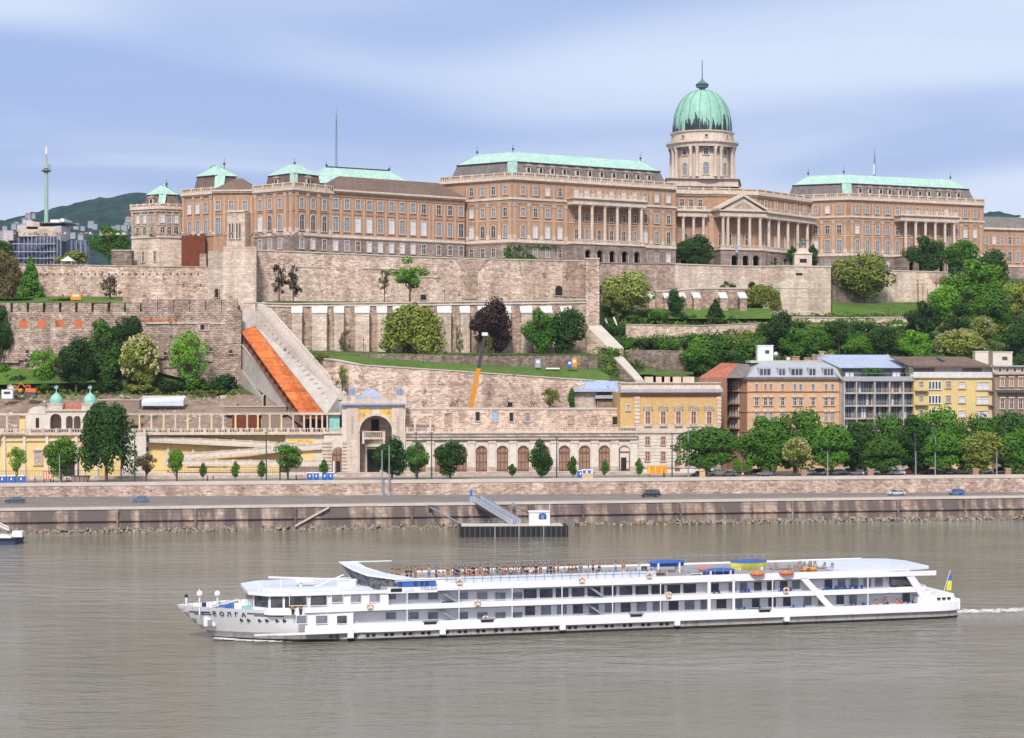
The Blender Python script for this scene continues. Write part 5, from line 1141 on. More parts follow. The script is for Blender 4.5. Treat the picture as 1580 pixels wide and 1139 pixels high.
mb.mat(m_ochpanel); fbox(mb,262,440,fz(300,728),fz(300,722),0,1.65); lt_.part('panel',mb)
mb=MB(); mb.mat(m_ochpanel); fbox(mb,442,486,11.3,19.3,-.4,-.3); mb.mat(m_mosaic); fbox(mb,446,482,17.2,18.8,-.3,-.25); lt_.part('panel',mb)
balus(lt_,205,500,20.7,21.9,.4,post=3.3)
mb=MB(); mb.mat(m_cream); fbox(mb,-220,40,20.2,20.7,-9,.9); lt_.part('cornice',mb)
q=fp_(330)
pg=Thing('pergola','cream columned pergola running along the left terrace edge','pergola',(q.x,q.y,ZT_))
zb_=fz(300,639)
pst=[195,214.7,233,252,270,289,307.6,326,344,363,381,397.7,416,434,452]
mb=MB(); mb.mat(m_cream); fbox(mb,190,500,zb_-.25,zb_+.25,-1.2,-.6); fbox(mb,190,500,zb_-.25,zb_+.25,-5.2,-4.7); 
k=190
while k<500: fbox(mb,k,k+.9,zb_+.25,zb_+.42,-5.6,-.2); k+=4
pg.part('beam',mb)
for j,px in enumerate(pst):
    mb=MB(); mb.mat(m_ochpanel if j%2 and j<14 else m_cream); mb.T=fa.mat(); t=fa.t(px); mb.box(t-.22,t+.22,.68,1.12,20.7,zb_-.25); mb.mat(m_cream); mb.box(t-.4,t+.4,.5,1.3,20.7,22.1); mb.box(t-.32,t+.32,.6,1.2,zb_-.55,zb_-.25); mb.T=None; pg.part('post',mb)
# far-left piece of pergola
pg2=Thing('pergola','short cream pergola at the left edge beside the twin-domed pavilion','pergola',tuple(fp_(10))+(ZT_,))
mb=MB(); mb.mat(m_cream); fbox(mb,-160,44,zb_-.25,zb_+.25,-1.2,-.6); pg2.part('beam',mb)
for px in (-130,-110,-90,-70,-50,-30,-10,10,40): mb=MB(); mb.mat(m_cream); mb.T=fa.mat(); t=fa.t(px); mb.box(t-.28,t+.28,.68,1.12,20.7,zb_-.25); mb.T=None; pg2.part('post',mb)
pgx=pg2; balus(pg2,-160,44,20.7,21.9,.4,post=3.4)
mb=MB(); mb.mat(m_ochpanel); fbox(mb,28,37,20.7,zb_-.4,-2.2,-1.6); pg2.part('panel',mb)
# end kiosk of the pergola with orange tiles and turquoise panel
ek=Thing('kiosk','small columned kiosk with orange canopy and turquoise panel at the foot of the stairway','kiosk',tuple(fp_(490))+(ZT_,))
mb=MB(); mb.mat(m_cream); fbox(mb,466,527,zb_-.3,zb_+.3,-2.2,-.3); 
for px in (469,479,488,497,505): fbox(mb,px-1.3,px+1.3,20.7,zb_-.3,-1.0,-.5)
mb.mat(m_dark); fbox(mb,470,527,20.7,zb_-.4,-4.3,-4.2); ek.part('columns',mb)
mb=MB(); mb.mat(m_tile); fbox(mb,468,500,zb_-1.3,zb_-.3,-1.6,-1.2); ek.part('canopy',mb)
mb=MB(); mb.mat(m_turq); fbox(mb,508,524,20.8,zb_-.4,-1.6,-1.3); ek.part('panel',mb)
balus(gp,500,527,20.75,21.9,.5)
# twin-domed pavilion
q=fp_(110)
tp=Thing('twin_domed_pavilion','cream stone pavilion with two turquoise cupolas and arched openings on the left','pavilion',(q.x,q.y,8.6))
mb=MB(); mb.mat(m_lime); z1=fz(90,634); mb.T=fa.mat(); ta,tb=fa.t(72),fa.t(150)
op=[(fa.t(86),1.5),(fa.t(107),.9),(fa.t(119),.9),(fa.t(135),1.2)]
e=[ta]+[x for t,h in op for x in (t-h,t+h)]+[tb]
for i in range(0,len(e),2): mb.box(e[i],e[i+1],0,.8,20.4,z1-.1)
for t,h in op:
    zc_=fz(90,647)
    for k in range(8):
        a0=math.pi*k/8;a1=math.pi*(k+1)/8; xa,za=t+h*math.cos(a0),zc_+h*math.sin(a0); xb,zb=t+h*math.cos(a1),zc_+h*math.sin(a1)
        mb.hexa([(xb,0,zb),(xa,0,za),(xa,.8,za),(xb,.8,zb)],[(xb,0,z1-.1),(xa,0,z1-.1),(xa,.8,z1-.1),(xb,.8,z1-.1)])
mb.box(ta,tb,7,7.5,20.4,z1-.1); mb.mat(m_limed); mb.box(ta,ta+.6,.8,7,20.4,z1-.1); mb.box(tb-.6,tb,.8,7,20.4,z1-.1); mb.mat(m_lime)
mb.box(fa.t(42),ta,.2,6,20.4,fz(55,639)); mb.mat(m_dark); mb.box(fa.t(55),fa.t(60),.1,.22,fz(57,660),fz(57,645)); mb.mat(m_ochpanel); mb.box(fa.t(2),fa.t(190),-.0,8,7.5,20.2)
mb.T=None; tp.part('wall',mb)
mb=MB(); mb.mat(m_lime); mb.T=fa.mat(); t0_,t1_=fa.t(43),fa.t(71); c_=(t0_+t1_)/2; r_=(t1_-t0_)/2; z0_=fz(55,639)
P=[(c_+r_*math.cos(math.pi*k/12),z0_+(r_*.85)*math.sin(math.pi*k/12)) for k in range(13)]; n=13
mb.add([(x,.1,z) for x,z in P]+[(x,5,z) for x,z in P],[tuple(range(n))]+[(i,i+n,i+1+n,i+1) for i in range(n-1)]); mb.T=None; tp.part('gable',mb)
mb=MB(); mb.mat(m_cream); fbox(mb,71,151,z1-.1,z1+.35,-8,.4); fbox(mb,2,190,20.2,20.75,-9,.9); fbox(mb,2,190,18.6,18.9,0,.4)
for px in (7,38,73,118,130,150,188): mb.mat(m_lime); fbox(mb,px-2,px+2,8.2,20.2,0,.55)
tp.part('cornice',mb)
mb=MB(); mb.mat(m_redroof); mb.T=fa.mat(); mb.prism([(fa.t(74),.5),(fa.t(149),.5),(fa.t(149),7),(fa.t(74),7)],z1+.35,z1+1.9,[(fa.t(80),3.4),(fa.t(143),3.4),(fa.t(143),4),(fa.t(80),4)]); mb.T=None; tp.part('roof',mb)
for px in (85.3,137.5):
    p=fa.p3(fa.t(px),z1+.35,-1.6); mb=MB(); mb.mat(m_cream); s_=1.95; mb.T=Matrix.Translation(p)@Matrix.Rotation(fa.ang,4,'Z'); mb.box(-s_,s_,-s_,s_,0,1.3); mb.box(-s_-.15,s_+.15,-s_-.15,s_+.15,1.3,1.55); mb.T=None; dr=tp.part('cupola_base',mb)
    mb=MB(); mb.mat(m_turq); mb.smooth=True; mb.lathe((p.x,p.y,p.z+1.5),[(1.55,0),(1.72,.7),(1.65,1.3),(1.3,2.0),(.7,2.6),(.25,2.9),(.12,3.4),(.08,4.6)],20); tp.part('cupola',mb,dr)
    mb=MB(); mb.mat(m_lead); mb.box(p.x-.5,p.x+.5,p.y-.08,p.y+.08,p.z+5.6,p.z+6.3); mb.box(p.x-.08,p.x+.08,p.y-.06,p.y+.06,p.z+4.6,p.z+6.6); tp.part('finial',mb,dr)
mb=MB(); mb.mat(m_lime); fbox(mb,90,122,8.6,17.6,0,.3); tp.part('arch_surround',mb)
mb=MB(); mb.mat(m_dark); mb.T=fa.mat(); t=fa.t(110); h=2.0; P=[(t-h,8.6),(t+h,8.6)]+[(t+h*math.cos(math.pi*k/10),14.2+h*math.sin(math.pi*k/10)) for k in range(11)]; mb.add([(x,-.34,z) for x,z in P],[tuple(range(len(P)))]); mb.T=None; tp.part('archway',mb)
for px in (59,):
    me=winmesh(1.8,3.4,False,m_limed,m_cream,.3,False,True); tp.inst('blind_window',me,fa.p3(fa.t(px),12.4,.02),fa.ang)
mb=MB(); mb.mat(m_brickred); mb.T=fa.mat(); 
t=fa.t(136.5); mb.add([(t+.9*math.cos(2*math.pi*k/14),-.05,16.2+.9*math.sin(2*math.pi*k/14)) for k in range(14)],[tuple(range(14))]); mb.T=None; tp.part('roundel',mb)
balus(tp,5,190,20.75,21.95,.5,post=3.6)
# iron fence on a stone plinth along the bazaar garden
fe=Thing('garden_fence','long black iron railing on a grey plinth along the foot of the terrace','fence',tuple(fp_(300,-4))+(8.6,))
mb=MB(); mb.mat(m_limed); mb.T=fa.mat(); mb.box(fa.t(-120),fa.t(480),-4.2,-3.8,7.6,9.4); mb.T=None; fe.part('plinth',mb)
mb=MB(); mb.mat(m_dmetal); mb.T=fa.mat(); t=fa.t(-120)
while t<fa.t(480): mb.box(t-.025,t+.025,-4.02,-3.97,9.4,11.0); t+=.45
mb.box(fa.t(-120),fa.t(480),-4.03,-3.96,10.85,10.92); mb.T=None; fe.part('railing',mb)
fe2=Thing('garden_fence','low stone plinth wall running below the arcade windows','fence',tuple(fp_(750,-4))+(8.6,))
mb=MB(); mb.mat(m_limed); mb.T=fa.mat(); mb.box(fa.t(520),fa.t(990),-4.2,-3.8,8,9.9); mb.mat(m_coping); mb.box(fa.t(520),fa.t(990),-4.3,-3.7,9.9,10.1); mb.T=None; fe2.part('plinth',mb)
# ---------------------------------------------------------------- generic building with frame
class Bld:
    def __init__(s,name,label,pa,pb,Da,Db,depth,cat='building',zb=8.5,ztop=30,mat=None,loc=None,wname='wall'):
        s.fr=Fr(P2(pa,Da),P2(pb,Db)); c=(s.fr.a+s.fr.b)/2; s.th=Thing(name,label,cat,(c.x,c.y,zb)); s.foot=[s.fr.a,s.fr.b,s.fr.b-s.fr.n*depth,s.fr.a-s.fr.n*depth]
        s.depth=depth
        if mat: mb=MB(); mb.mat(mat); mb.prism(s.foot,zb,ztop); s.th.part(wname,mb)
    def bx(s,items,name,parent=None):
        mb=MB(); mb.T=s.fr.mat()
        for pa,pb,y0,y1,o0,o1,m in items:
            mb.mat(m); px=(pa+pb)/2; mb.box(s.fr.t(pa),s.fr.t(pb),-o1,-o0,s.fr.z(px,y1),s.fr.z(px,y0))
        mb.T=None; return s.th.part(name,mb,parent)
    def win(s,px,y0,y1,wpx,glass,frame=None,arch=False,fw=.25,hood=False,mull=True,off=0):
        z0=s.fr.z(px,y1); h=s.fr.z(px,y0)-z0; w_=wpx*s.fr.D(px)/F; me=winmesh(round(w_,1),round(h,1),arch,glass,frame or m_cream,fw,mull,hood); return s.th.inst('window',me,s.fr.p3(s.fr.t(px),z0,off),s.fr.ang)
# ochre palace-like building
b=Bld('ochre_building','ochre-walled two-tone building with white lower floors next to the arcade','' or 957,1112,491.5,494,18,ztop=0)
f=b.fr; z1=f.z(1040,606)
mb=MB(); mb.mat(m_ocre); mb.prism(b.foot,21.4,z1); mb.mat(m_lime); mb.prism(b.foot,8.5,21.4); b.th.part('wall',mb)
b.bx([(979,1113,664,668,0,.5,m_cream),(981,1112,656,664,0,.25,m_cream),(957,981,658,668,0,.3,m_cream),(957,1112,609,612,0,.2,m_redroof),(957,1113,605.5,607,0,1.0,m_creamd),(956,1114,600.5,605.5,-2,1.5,m_zinc),(957,1113,598,600.5,-2,.9,m_cream),(958,1112,590,591.5,-1.2,.3,m_cream),(958,1112,591.5,598,-1,-.2,m_cream)],'cornice')
b.bx([(979,987,612,656,0,.35,m_cream),(1106,1112,612,656,0,.35,m_cream)]+[(978.6,987.4,614+k*6,617+k*6,.35,.5,m_cream) for k in range(7)]+[(1105.6,1112.6,614+k*6,617+k*6,.35,.5,m_cream) for k in range(7)],'quoin')
b.bx([(979+ k*0,1112,672+k*5,672.6+k*5,0,.06,m_limed) for k in range(10)],'rustication')
for px in (999.5,1023,1046.5,1070,1094):
    o=b.win(px,635,653.5,6.5,m_wood,m_cream,False,.5,True)
    b.bx([(px-7.5,px+7.5,627.5,629.5,0,.5,m_creamd),(px-5,px+5,625.5,627.5,0,.4,m_creamd)],'pediment')
    b.bx([(px-6,px+6,654,658,.25,.8,m_limed)],'balconet')
b.win(969,625,633,5,m_limed,m_cream,mull=False)
for px in (999,1023,1047,1071,1095):
    b.win(px,675,686,5.5,m_wood,m_limed,hood=False); b.win(px,697,711,5.5,m_wood,m_limed)
b.bx([(1041,1049,711,727,0,.1,m_wood)],'door')
b.bx([(981,1112,719,722,0,.3,m_limed)],'plinth')
# pale blue roofed shed behind
b=Bld('glass_roofed_hall','low hall with pale blue metal roofs tucked behind the ochre building','' or 893,957,506,507,10,zb=20,ztop=0)
b.bx([(921,957,617,633,0,.1,m_brickred),(880,921,604,633,-2,-1,m_limed)],'wall'); b.bx([(886,957,600,604.5,-6,.6,m_lroof),(905,957,588.5,600,-8,-5,m_lroof),(918,957,610,615,-4,1.2,m_zinc)],'roof')
b.bx([(922+k*3,923+k*3,617,632,.1,.35,m_brownst) for k in range(12)],'louvre')
ro=[]
for k,px in enumerate((1003,1016,1029,1042,1062)):
    q=P3(px,590,512)
    mb=MB(); mb.mat(m_cream); mb.box(q.x-1.6,q.x+1.6,511,513,22,WZ(581.5,512)); ro.append(mb)
bw=Thing('chimney_row','row of five pale rendered chimney stacks rising behind the ochre building roof','chimneys',(WX(1030,512),512,22))
for m_b in ro: bw.part('chimney',m_b)
mb=MB(); mb.mat(m_cream); mb.box(WX(990,513),WX(1075,513),513.2,518,12,28); bw.part('wall',mb)
# ---- apartments
zb=9.0
b=Bld('peach_apartment_house','peach-coloured apartment house with red gable roof and grey mansard windows',1153,1298,500,504,18,ztop=0)
f=b.fr; zt=f.z(1220,585.5)
mb=MB(); mb.mat(m_peach); mb.prism(b.foot,8.5,zt); 
b.th.part('wall',mb)
ff=Fr(P2(1113,512),P2(1153,500)); mb=MB(); mb.mat(m_peachd); mb.prism([ff.a,ff.b,b.foot[3],P2(1110,530)],8.5,zt); b.th.part('side_wall',mb)
mb=MB(); mb.mat(m_slate); path=[ff.a,ff.b,f.b]; mb.strip(path,zt,zt+.7,-.6,.8); mb.mat(m_peachd); mb.strip(path,zt-3.6,zt-3.3,-.1,.25); mb.strip(path,zt-9.2,zt-9.0,-.1,.2); mb.strip(path,zt-14.8,zt-14.6,-.1,.2);b.th.part('cornice',mb)
mb=MB(); mb.mat(m_redroof); A=P2(1078,513); zz0=WZ(583,512)
mb.add([(WX(1078,513),513,zz0),(WX(1140,501),501,zz0),(WX(1140,512),512,WZ(561,512)),(WX(1113,522),522,WZ(560,522))],[(0,1,2,3)])
mb.mat(m_slate); mb.add([(WX(1120,500.5),500.5,zz0),(WX(1165,500.2),500.2,zz0),(WX(1155,508),508,WZ(562,508)),(WX(1140,511.5),511.5,WZ(561,511.5))],[(0,1,2,3)]); mb.mat(m_peachd); mb.prism([P2(1078,513.2),P2(1122,501.5),P2(1122,520),P2(1078,530)],8.5,zz0-.02); b.th.part('roof',mb)
mb=MB(); mb.mat(m_zinc); mb.T=f.mat(); ta,tb=f.t(1153),f.t(1298); mb.prism([(ta,-.3),(tb,-.3),(tb,16),(ta,16)],zt+.7,f.z(1220,567),[(ta+3,2.8),(tb-.5,2.8),(tb-.5,14),(ta+3,14)]); mb.prism([(ta+3,2.8),(tb-.5,2.8),(tb-.5,14),(ta+3,14)],f.z(1220,567),f.z(1220,559),[(ta+6,6),(tb-2,6),(tb-2,12),(ta+6,12)]); mb.T=None; b.th.part('mansard_roof',mb)
for px,w_ in ((1181,16),(1207,9),(1230,17),(1254,9),(1279,14)):
    mb=MB(); mb.T=f.mat(); t=f.t(px); hw=w_*.5*.183; z0=f.z(px,581); z1_=f.z(px,569.5); mb.mat(m_zinc); mb.box(t-hw-.3,t+hw+.3,.3,5,z0-.3,z1_+.4); mb.mat(m_glass); mb.box(t-hw,t+hw,.22,.34,z0,z1_); mb.mat(m_white)
    n=max(1,round(w_/5)); 
    for k in range(1,n): x=t-hw+2*hw*k/n; mb.box(x-.06,x+.06,.17,.21,z0,z1_)
    mb.T=None; b.th.part('dormer',mb)
for px in (1180.5,1189,1207,1226,1235,1254,1274,1284,1167): 
    b.win(px,593,602,4.6,m_peachd if px<1215 else m_glassm,m_cream,mull=False); b.win(px,614.5,625,5,m_glass,m_cream,hood=True); b.win(px,637,650,5,m_glassm,m_cream,hood=True); b.win(px,660,672,5,m_glass,m_cream); b.win(px,684,696,5,m_glass,m_cream)
for y in (604,624,644,662,682):
    mb=MB(); mb.mat(m_brownst); p=ff.p3(ff.t(1137),ff.z(1137,y)); mb.T=ff.mat(); t=ff.t(1134); mb.box(t-2.6,t+2.6,-1.5,0,p.z,p.z+.3); mb.mat(m_dmetal)
    mb.box(t-2.6,t+2.6,-1.5,-1.42,p.z+1.3,p.z+1.4)
    for k in range(14): mb.box(t-2.6+k*.4,t-2.55+k*.4,-1.5,-1.45,p.z+.3,p.z+1.3)
    mb.T=None; bo=b.th.part('balcony',mb)
    for dx in (-1.5,0,1.5):
        b.th.inst('window',winmesh(1.0,2.4,False,m_glass,m_cream,.15,True),ff.p3(t+dx,p.z+.35,.02),ff.ang)
# rooftop things
def single_box(name,label,cat,px,D,y0,y1,wpx,m,dep=3,extra=None,grp=None):
    q=P3(px,y1,D); w_=wpx*D/F/2; th=Thing(name,label,cat,q,grp); mb=MB(); mb.mat(m); mb.box(q.x-w_,q.x+w_,D,D+dep,q.z,WZ(y0,D)); mb.box(q.x-w_-.15,q.x+w_+.15,D-.15,D+dep+.15,WZ(y0,D),WZ(y0,D)+.25); th.part('body',mb)
    if extra: 
        mb=MB(); mb.mat(extra); mb.box(q.x-.1,q.x+w_*.5,D-.05,D+.02,WZ(y0,D)-2.2,WZ(y0,D)-1.2); th.part('window',mb)
    return th
single_box('roof_hut','white rooftop lift hut with a tiny dark window on the peach apartment house','hut',1181,512,534,560,24,m_white,4,m_glass)
b.bx([(1168,1295,556,560,-12,-7,m_conc)],'roof_parapet')
for i,(px,w_,y0,m,l) in enumerate(((1228,11,551,m_peachd,'squat brick chimney on the peach house roof, nearest the white hut'),(1246,10,553,m_peachd,'wide brick chimney in the middle of the peach house roof'),(1257,8,549,m_brownst,'tall brown chimney on the peach house roof beside the glass building'),(1268,7,543,m_limed,'slender pale chimney rising beside the blue metal roof'))):
    single_box('chimney',l,'chimney',px,511,y0,566,w_,m,1.6)
def dish(px,py,D,l):
    p=P3(px,py,D); th=Thing('satellite_dish',l,'dish',p-Vector((0,0,1.6))); mb=MB(); mb.mat(m_white); mb.smooth=True; mb.T=Matrix.Translation(p)@Matrix.Rotation(R(80),4,'X'); mb.lathe((0,0,0),[(.02,0),(.4,.05),(.75,.2)],14); mb.T=None; th.part('dish',mb)
    mb=MB(); mb.mat(m_metal); mb.tube(p+Vector((0,.1,-1.8)),p,.05,.05,6); th.part('bracket',mb)
dish(1216.5,555,510,'white satellite dish on the peach house roof'); dish(1197,547,512,'white satellite dish right of the rooftop hut')
# modern glass building
b=Bld('glass_apartment_building','modern grey apartment building with full-width glazed balconies and blue sloping metal roof',1297,1409,503,507,18,ztop=0)
f=b.fr
mb=MB(); mb.mat(m_conc); mb.prism(b.foot,8.5,f.z(1350,581)); b.th.part('wall',mb)
fl=[588,606.5,626,645.5,665,685,705]
for i,y in enumerate(fl):
    b.bx([(1298,1409,y-1.2,y+1.2,0,1.8,m_conc)],'floor_slab')
    if i<6:
        yn=fl[i+1]; mb=MB(); mb.T=f.mat(); mb.mat(m_glass); mb.box(f.t(1299),f.t(1408),-.08,-.02,f.z(1350,yn-1.2),f.z(1350,y+1.2))
        mb.mat(m_metal); 
        for k in range(28):
            px=1301+k*3.9; mb.box(f.t(px)-.07,f.t(px)+.07,-.2,-.1,f.z(px,yn-1.2),f.z(px,y+1.2))
            if rnd.random()<.35: mb.mat(rnd.choice((m_blind,m_glassm,m_wood,m_limed))); mb.box(f.t(px)+.1,f.t(px)+.6,-.14,-.09,f.z(px,yn-1.2),f.z(px,y+1.2)); mb.mat(m_metal)
        mb.T=None; b.th.part('window',mb)
        b.bx([(1300,1408,yn-6.2,yn-5.6,1.6,1.7,m_metal)],'railing')
b.bx([(px-.9,px+.9,588,712,0,1.9,m_conc) for px in (1299,1318,1346,1369,1390,1408)],'pier')
b.bx([(1297,1409,581,588,-2,2.1,m_zinc)],'parapet')
mb=MB(); mb.T=f.mat(); ta,tb=f.t(1293),f.t(1409); mb.mat(m_lroof); ya,yb=f.z(1340,568),f.z(1340,549); mb.hexa([(ta+1.2,2,ya),(tb-.5,2,ya),(tb-3.5,11,yb),(f.t(1276),11,yb)],[(ta+1.2,2,ya+.35),(tb-.5,2,ya+.35),(tb-3.5,11,yb+.35),(f.t(1276),11,yb+.35)])
mb.mat(m_zinc); 
for k in range(30):
    u=(k+.5)/30; xa=ta+1.2+(tb-ta-1.7)*u; xb=f.t(1276)+(tb-3.5-f.t(1276))*u; mb.tube((xa,2,ya+.38),(xb,11,yb+.38),.05,.05,4)
for s0,s1 in (((f.t(1298),-1.5,f.z(1300,586)),(f.t(1276),11,yb+.3)),((f.t(1409),-1.5,f.z(1408,586)),(tb-3.3,11,yb+.3))): mb.tube(s0,s1,.35,.35,5)
mb.T=None; b.th.part('roof',mb)
mb=MB(); mb.T=f.mat(); mb.mat(m_glass); mb.box(f.t(1305),f.t(1404),3,3.2,f.z(1350,582),f.z(1350,567)); mb.mat(m_blind)
for px in (1312,1319,1385,1391): mb.box(f.t(px)-.5,f.t(px)+.5,2.2,2.9,f.z(px,582),f.z(px,575))
mb.mat(m_metal); mb.box(f.t(1300),f.t(1408),-1.9,-1.82,f.z(1350,576.4),f.z(1350,575.8)); mb.T=None; b.th.part('penthouse',mb)
mb=MB(); mb.mat(m_lf['green'])
for px in (1338,1346,1352,1357,1362): c=f.p3(f.t(px),f.z(px,574),-1.2); leaves(mb,c,1.3,.7,1.1,160,.2)
single('roof_plants',mb,'green potted shrubs on the roof terrace under the blue metal roof','plants')
# yellow building
b=Bld('yellow_apartment_block','pale yellow apartment block with balconies under a brown tiled roof',1410,1533,505,508,18,ztop=0)
f=b.fr; mb=MB(); mb.mat(m_yell); mb.prism(b.foot,8.5,f.z(1470,582)); b.th.part('wall',mb)
b.bx([(1408,1531,566,582,-3,-1.5,m_lime),(1408,1534,581,583.5,-3,.6,m_cream),(1408,1534,574,581,.3,.4,m_blind),(1408,1530,563.5,566.5,-2,.6,m_creamd)],'top_storey')
mb=MB(); mb.mat(m_broof); mb.T=f.mat(); ta,tb=f.t(1402),f.t(1527); mb.hexa([(ta,-.8,f.z(1460,565)),(tb,-.8,f.z(1460,565)),(tb-4,8,f.z(1460,551)),(ta-3,8,f.z(1460,551))],[(ta,-.8,f.z(1460,564)),(tb,-.8,f.z(1460,564)),(tb-4,8,f.z(1460,550)),(ta-3,8,f.z(1460,550))]); mb.mat(m_glass); mb.hexa([(f.t(1459),2.5,f.z(1460,560)+.6),(f.t(1464),2.5,f.z(1460,560)+.6),(f.t(1460),5.5,f.z(1460,554)+.6),(f.t(1455),5.5,f.z(1460,554)+.6)],[(f.t(1459),2.5,f.z(1460,560)+.8),(f.t(1464),2.5,f.z(1460,560)+.8),(f.t(1460),5.5,f.z(1460,554)+.8),(f.t(1455),5.5,f.z(1460,554)+.8)]); mb.T=None; b.th.part('roof',mb)
mb=MB(); mb.T=f.mat(); mb.mat(m_brownst); mb.box(f.t(1441),f.t(1444),1,2,f.z(1440,580),f.z(1440,567)); 
for a_,b_ in ((1412,1440),(1488,1518)): mb.box(f.t(a_),f.t(b_),1.4,1.49,f.z(1440,580),f.z(1440,568))
mb.T=None; b.th.part('loggia',mb)
for y0 in (589,611,633,655,677):
    for k,px in enumerate((1435,1440,1445,1450)): b.win(px-.5,y0,y0+11,3.2,m_glass,m_white,fw=.12,mull=False)
    b.win(1463,y0,y0+9,7,m_glassm,m_cream,fw=.2); b.win(1484,y0+1,y0+10,9,m_blind,m_cream,fw=.2); b.win(1516,y0+1,y0+12,19,m_blind,m_cream,fw=.2)
    b.win(1421,y0,y0+11,6,m_glassm,m_cream,fw=.2)
    b.bx([(1411,1431,y0+13.5,y0+15,0,1.3,m_brownst),(1411,1431,y0+8.5,y0+13.5,1.2,1.3,m_yell)],'balcony'); b.bx([(1524,1533,y0+13.5,y0+15,0,1.3,m_brownst)],'balcony')
# brown house
b=Bld('brown_town_house','weathered brown stucco town house at the right edge',1535,1680,506,510,18,ztop=0)
f=b.fr; mb=MB(); mb.mat(m_brownst); mb.prism(b.foot,8.5,f.z(1580,577)); b.th.part('wall',mb)
b.bx([(1534,1680,575,578,-1,.8,m_creamd),(1534,1680,566,575,-1.5,-.8,m_conc),(1534,1680,564,566,-3,.2,m_zinc),(1535,1680,600,602,0,.3,m_creamd),(1538,1680,604,606,0,1.4,m_dmetal),(1538,1680,598,598.7,1.3,1.4,m_dmetal)],'cornice')
for k in range(12): b.win(1544+k*11.5,568.5,573.5,4.5,m_glass,m_cream,mull=False,off=-.8,fw=.15)
for px in (1546,1560,1574,1590,1604): b.win(px,584,596,5.5,m_woodgl,m_cream,hood=True); b.win(px,616,630,5.5,m_glass,m_cream,hood=True); b.win(px,645,659,5.5,m_glass,m_cream,hood=True)
single_box('roof_hut','pale stepped rooftop structure on the brown town house at the right','hut',1547,514,544,566,30,m_lime,5,m_glass)
single_box('chimney','broad pale chimney block between the brown roof and the town house','chimney',1515,513,543,562,20,m_lime,3)
# ================================================================ background left
b=Bld('glass_office_block','dark blue glazed office block with pale roof clutter beside the broadcasting tower',17,138,900,905,60,zb=60,ztop=0)
f=b.fr; mb=MB(); mb.mat(m_skyglass); mb.prism([P2(17,905),P2(86,896),P2(97,910),P2(97,960),P2(17,960)],60,WZ(366,900)); mb.prism([P2(97,912),P2(138,915),P2(138,960),P2(97,960)],60,WZ(370,910)); b.th.part('wall',mb)
mb=MB(); mb.mat(m_glassm)
for px in (22,30,38,44,50,57,63,69,74,79,84,89,94): q=P2(px,896+abs(px-86)*.12); mb.box(q.x-.25,q.x+.25,q.y-1,q.y+1,60,WZ(366,900))
for px in (104,111,118,125,132): q=P2(px,911); mb.box(q.x-.3,q.x+.3,q.y-.5,q.y+1,60,WZ(370,910))
mb.mat(m_zinc)
for y in (378,390,400): q=P2(17,903); r=P2(86,895); mb.box(q.x,r.x,894.5,897,WZ(y,900),WZ(y-1,900))
b.th.part('mullion',mb)
mb=MB()
for px0,px1,y0,y1,m in ((10,25,357,372,m_win_far),(28,42,348,354,m_win_far),(33,97,355,366,m_limed),(42,62,343,350,m_limed),(60,98,350,357,m_conc),(36,50,340,347,m_win_far),(92,99,350,372,m_win_far),(13,18,366,390,m_limed),(8,14,362,392,m_win_far),(40,110,343.6,345,m_dmetal),(78,92,339,345,m_white),(95,101,338,343,m_white)):
    mb.mat(m); a=WX(px0,905); c=WX(px1,905); k=rnd.uniform(0,6); mb.box(a,c,899+k,916+k,WZ(y1,905),WZ(y0,905))
b.th.part('rooftop_plant',mb)
bt=Thing('broadcast_tower','slender pale green concrete broadcasting tower with a dark ring platform','tower',(WX(71.5,925),925,60))
mb=MB(); mb.mat(m_farg); x=WX(71.5,925); mb.smooth=True; mb.lathe((x,925,0),[(1.25,60),(1.1,WZ(343,925)),(.95,WZ(265,925)),(.9,WZ(254,925))],12); bt.part('shaft',mb)
mb=MB(); mb.mat(m_dmetal); mb.lathe((x,925,0),[(.9,WZ(266.5,925)),(2.4,WZ(264.5,925)),(2.4,WZ(263,925)),(.9,WZ(262.5,925))],14); mb.mat(m_metal); mb.box(x-2.8,x+2.8,924.8,925.2,WZ(261.5,925),WZ(260.8,925)); mb.mat(m_farg); mb.lathe((x,925,0),[(1.5,WZ(260,925)),(1.5,WZ(254,925))],12); bt.part('platform',mb)
mb=MB(); mb.mat(M('faded_pink_mast',(.55,.40,.38))); mb.tube((x,925,WZ(254,925)),(x,925,WZ(238,925)),.55,.45,8); mb.mat(m_white); mb.tube((x,925,WZ(238,925)),(x,925,WZ(226,925)),.5,.35,8); mb.mat(m_metal); mb.box(x-1.2,x+2.3,924.9,925.1,WZ(257,925),WZ(256.6,925)); mb.tube((x+2.2,925,WZ(264,925)),(x+2.2,925,WZ(254,925)),.15,.15,5); bt.part('antenna',mb)
mb=MB(); mb.mat(m_farg); mb.lathe((x,925,0),[(6,WZ(352,925)),(5,WZ(345,925)),(1.5,WZ(343,925))],16); bt.part('base_ring',mb)
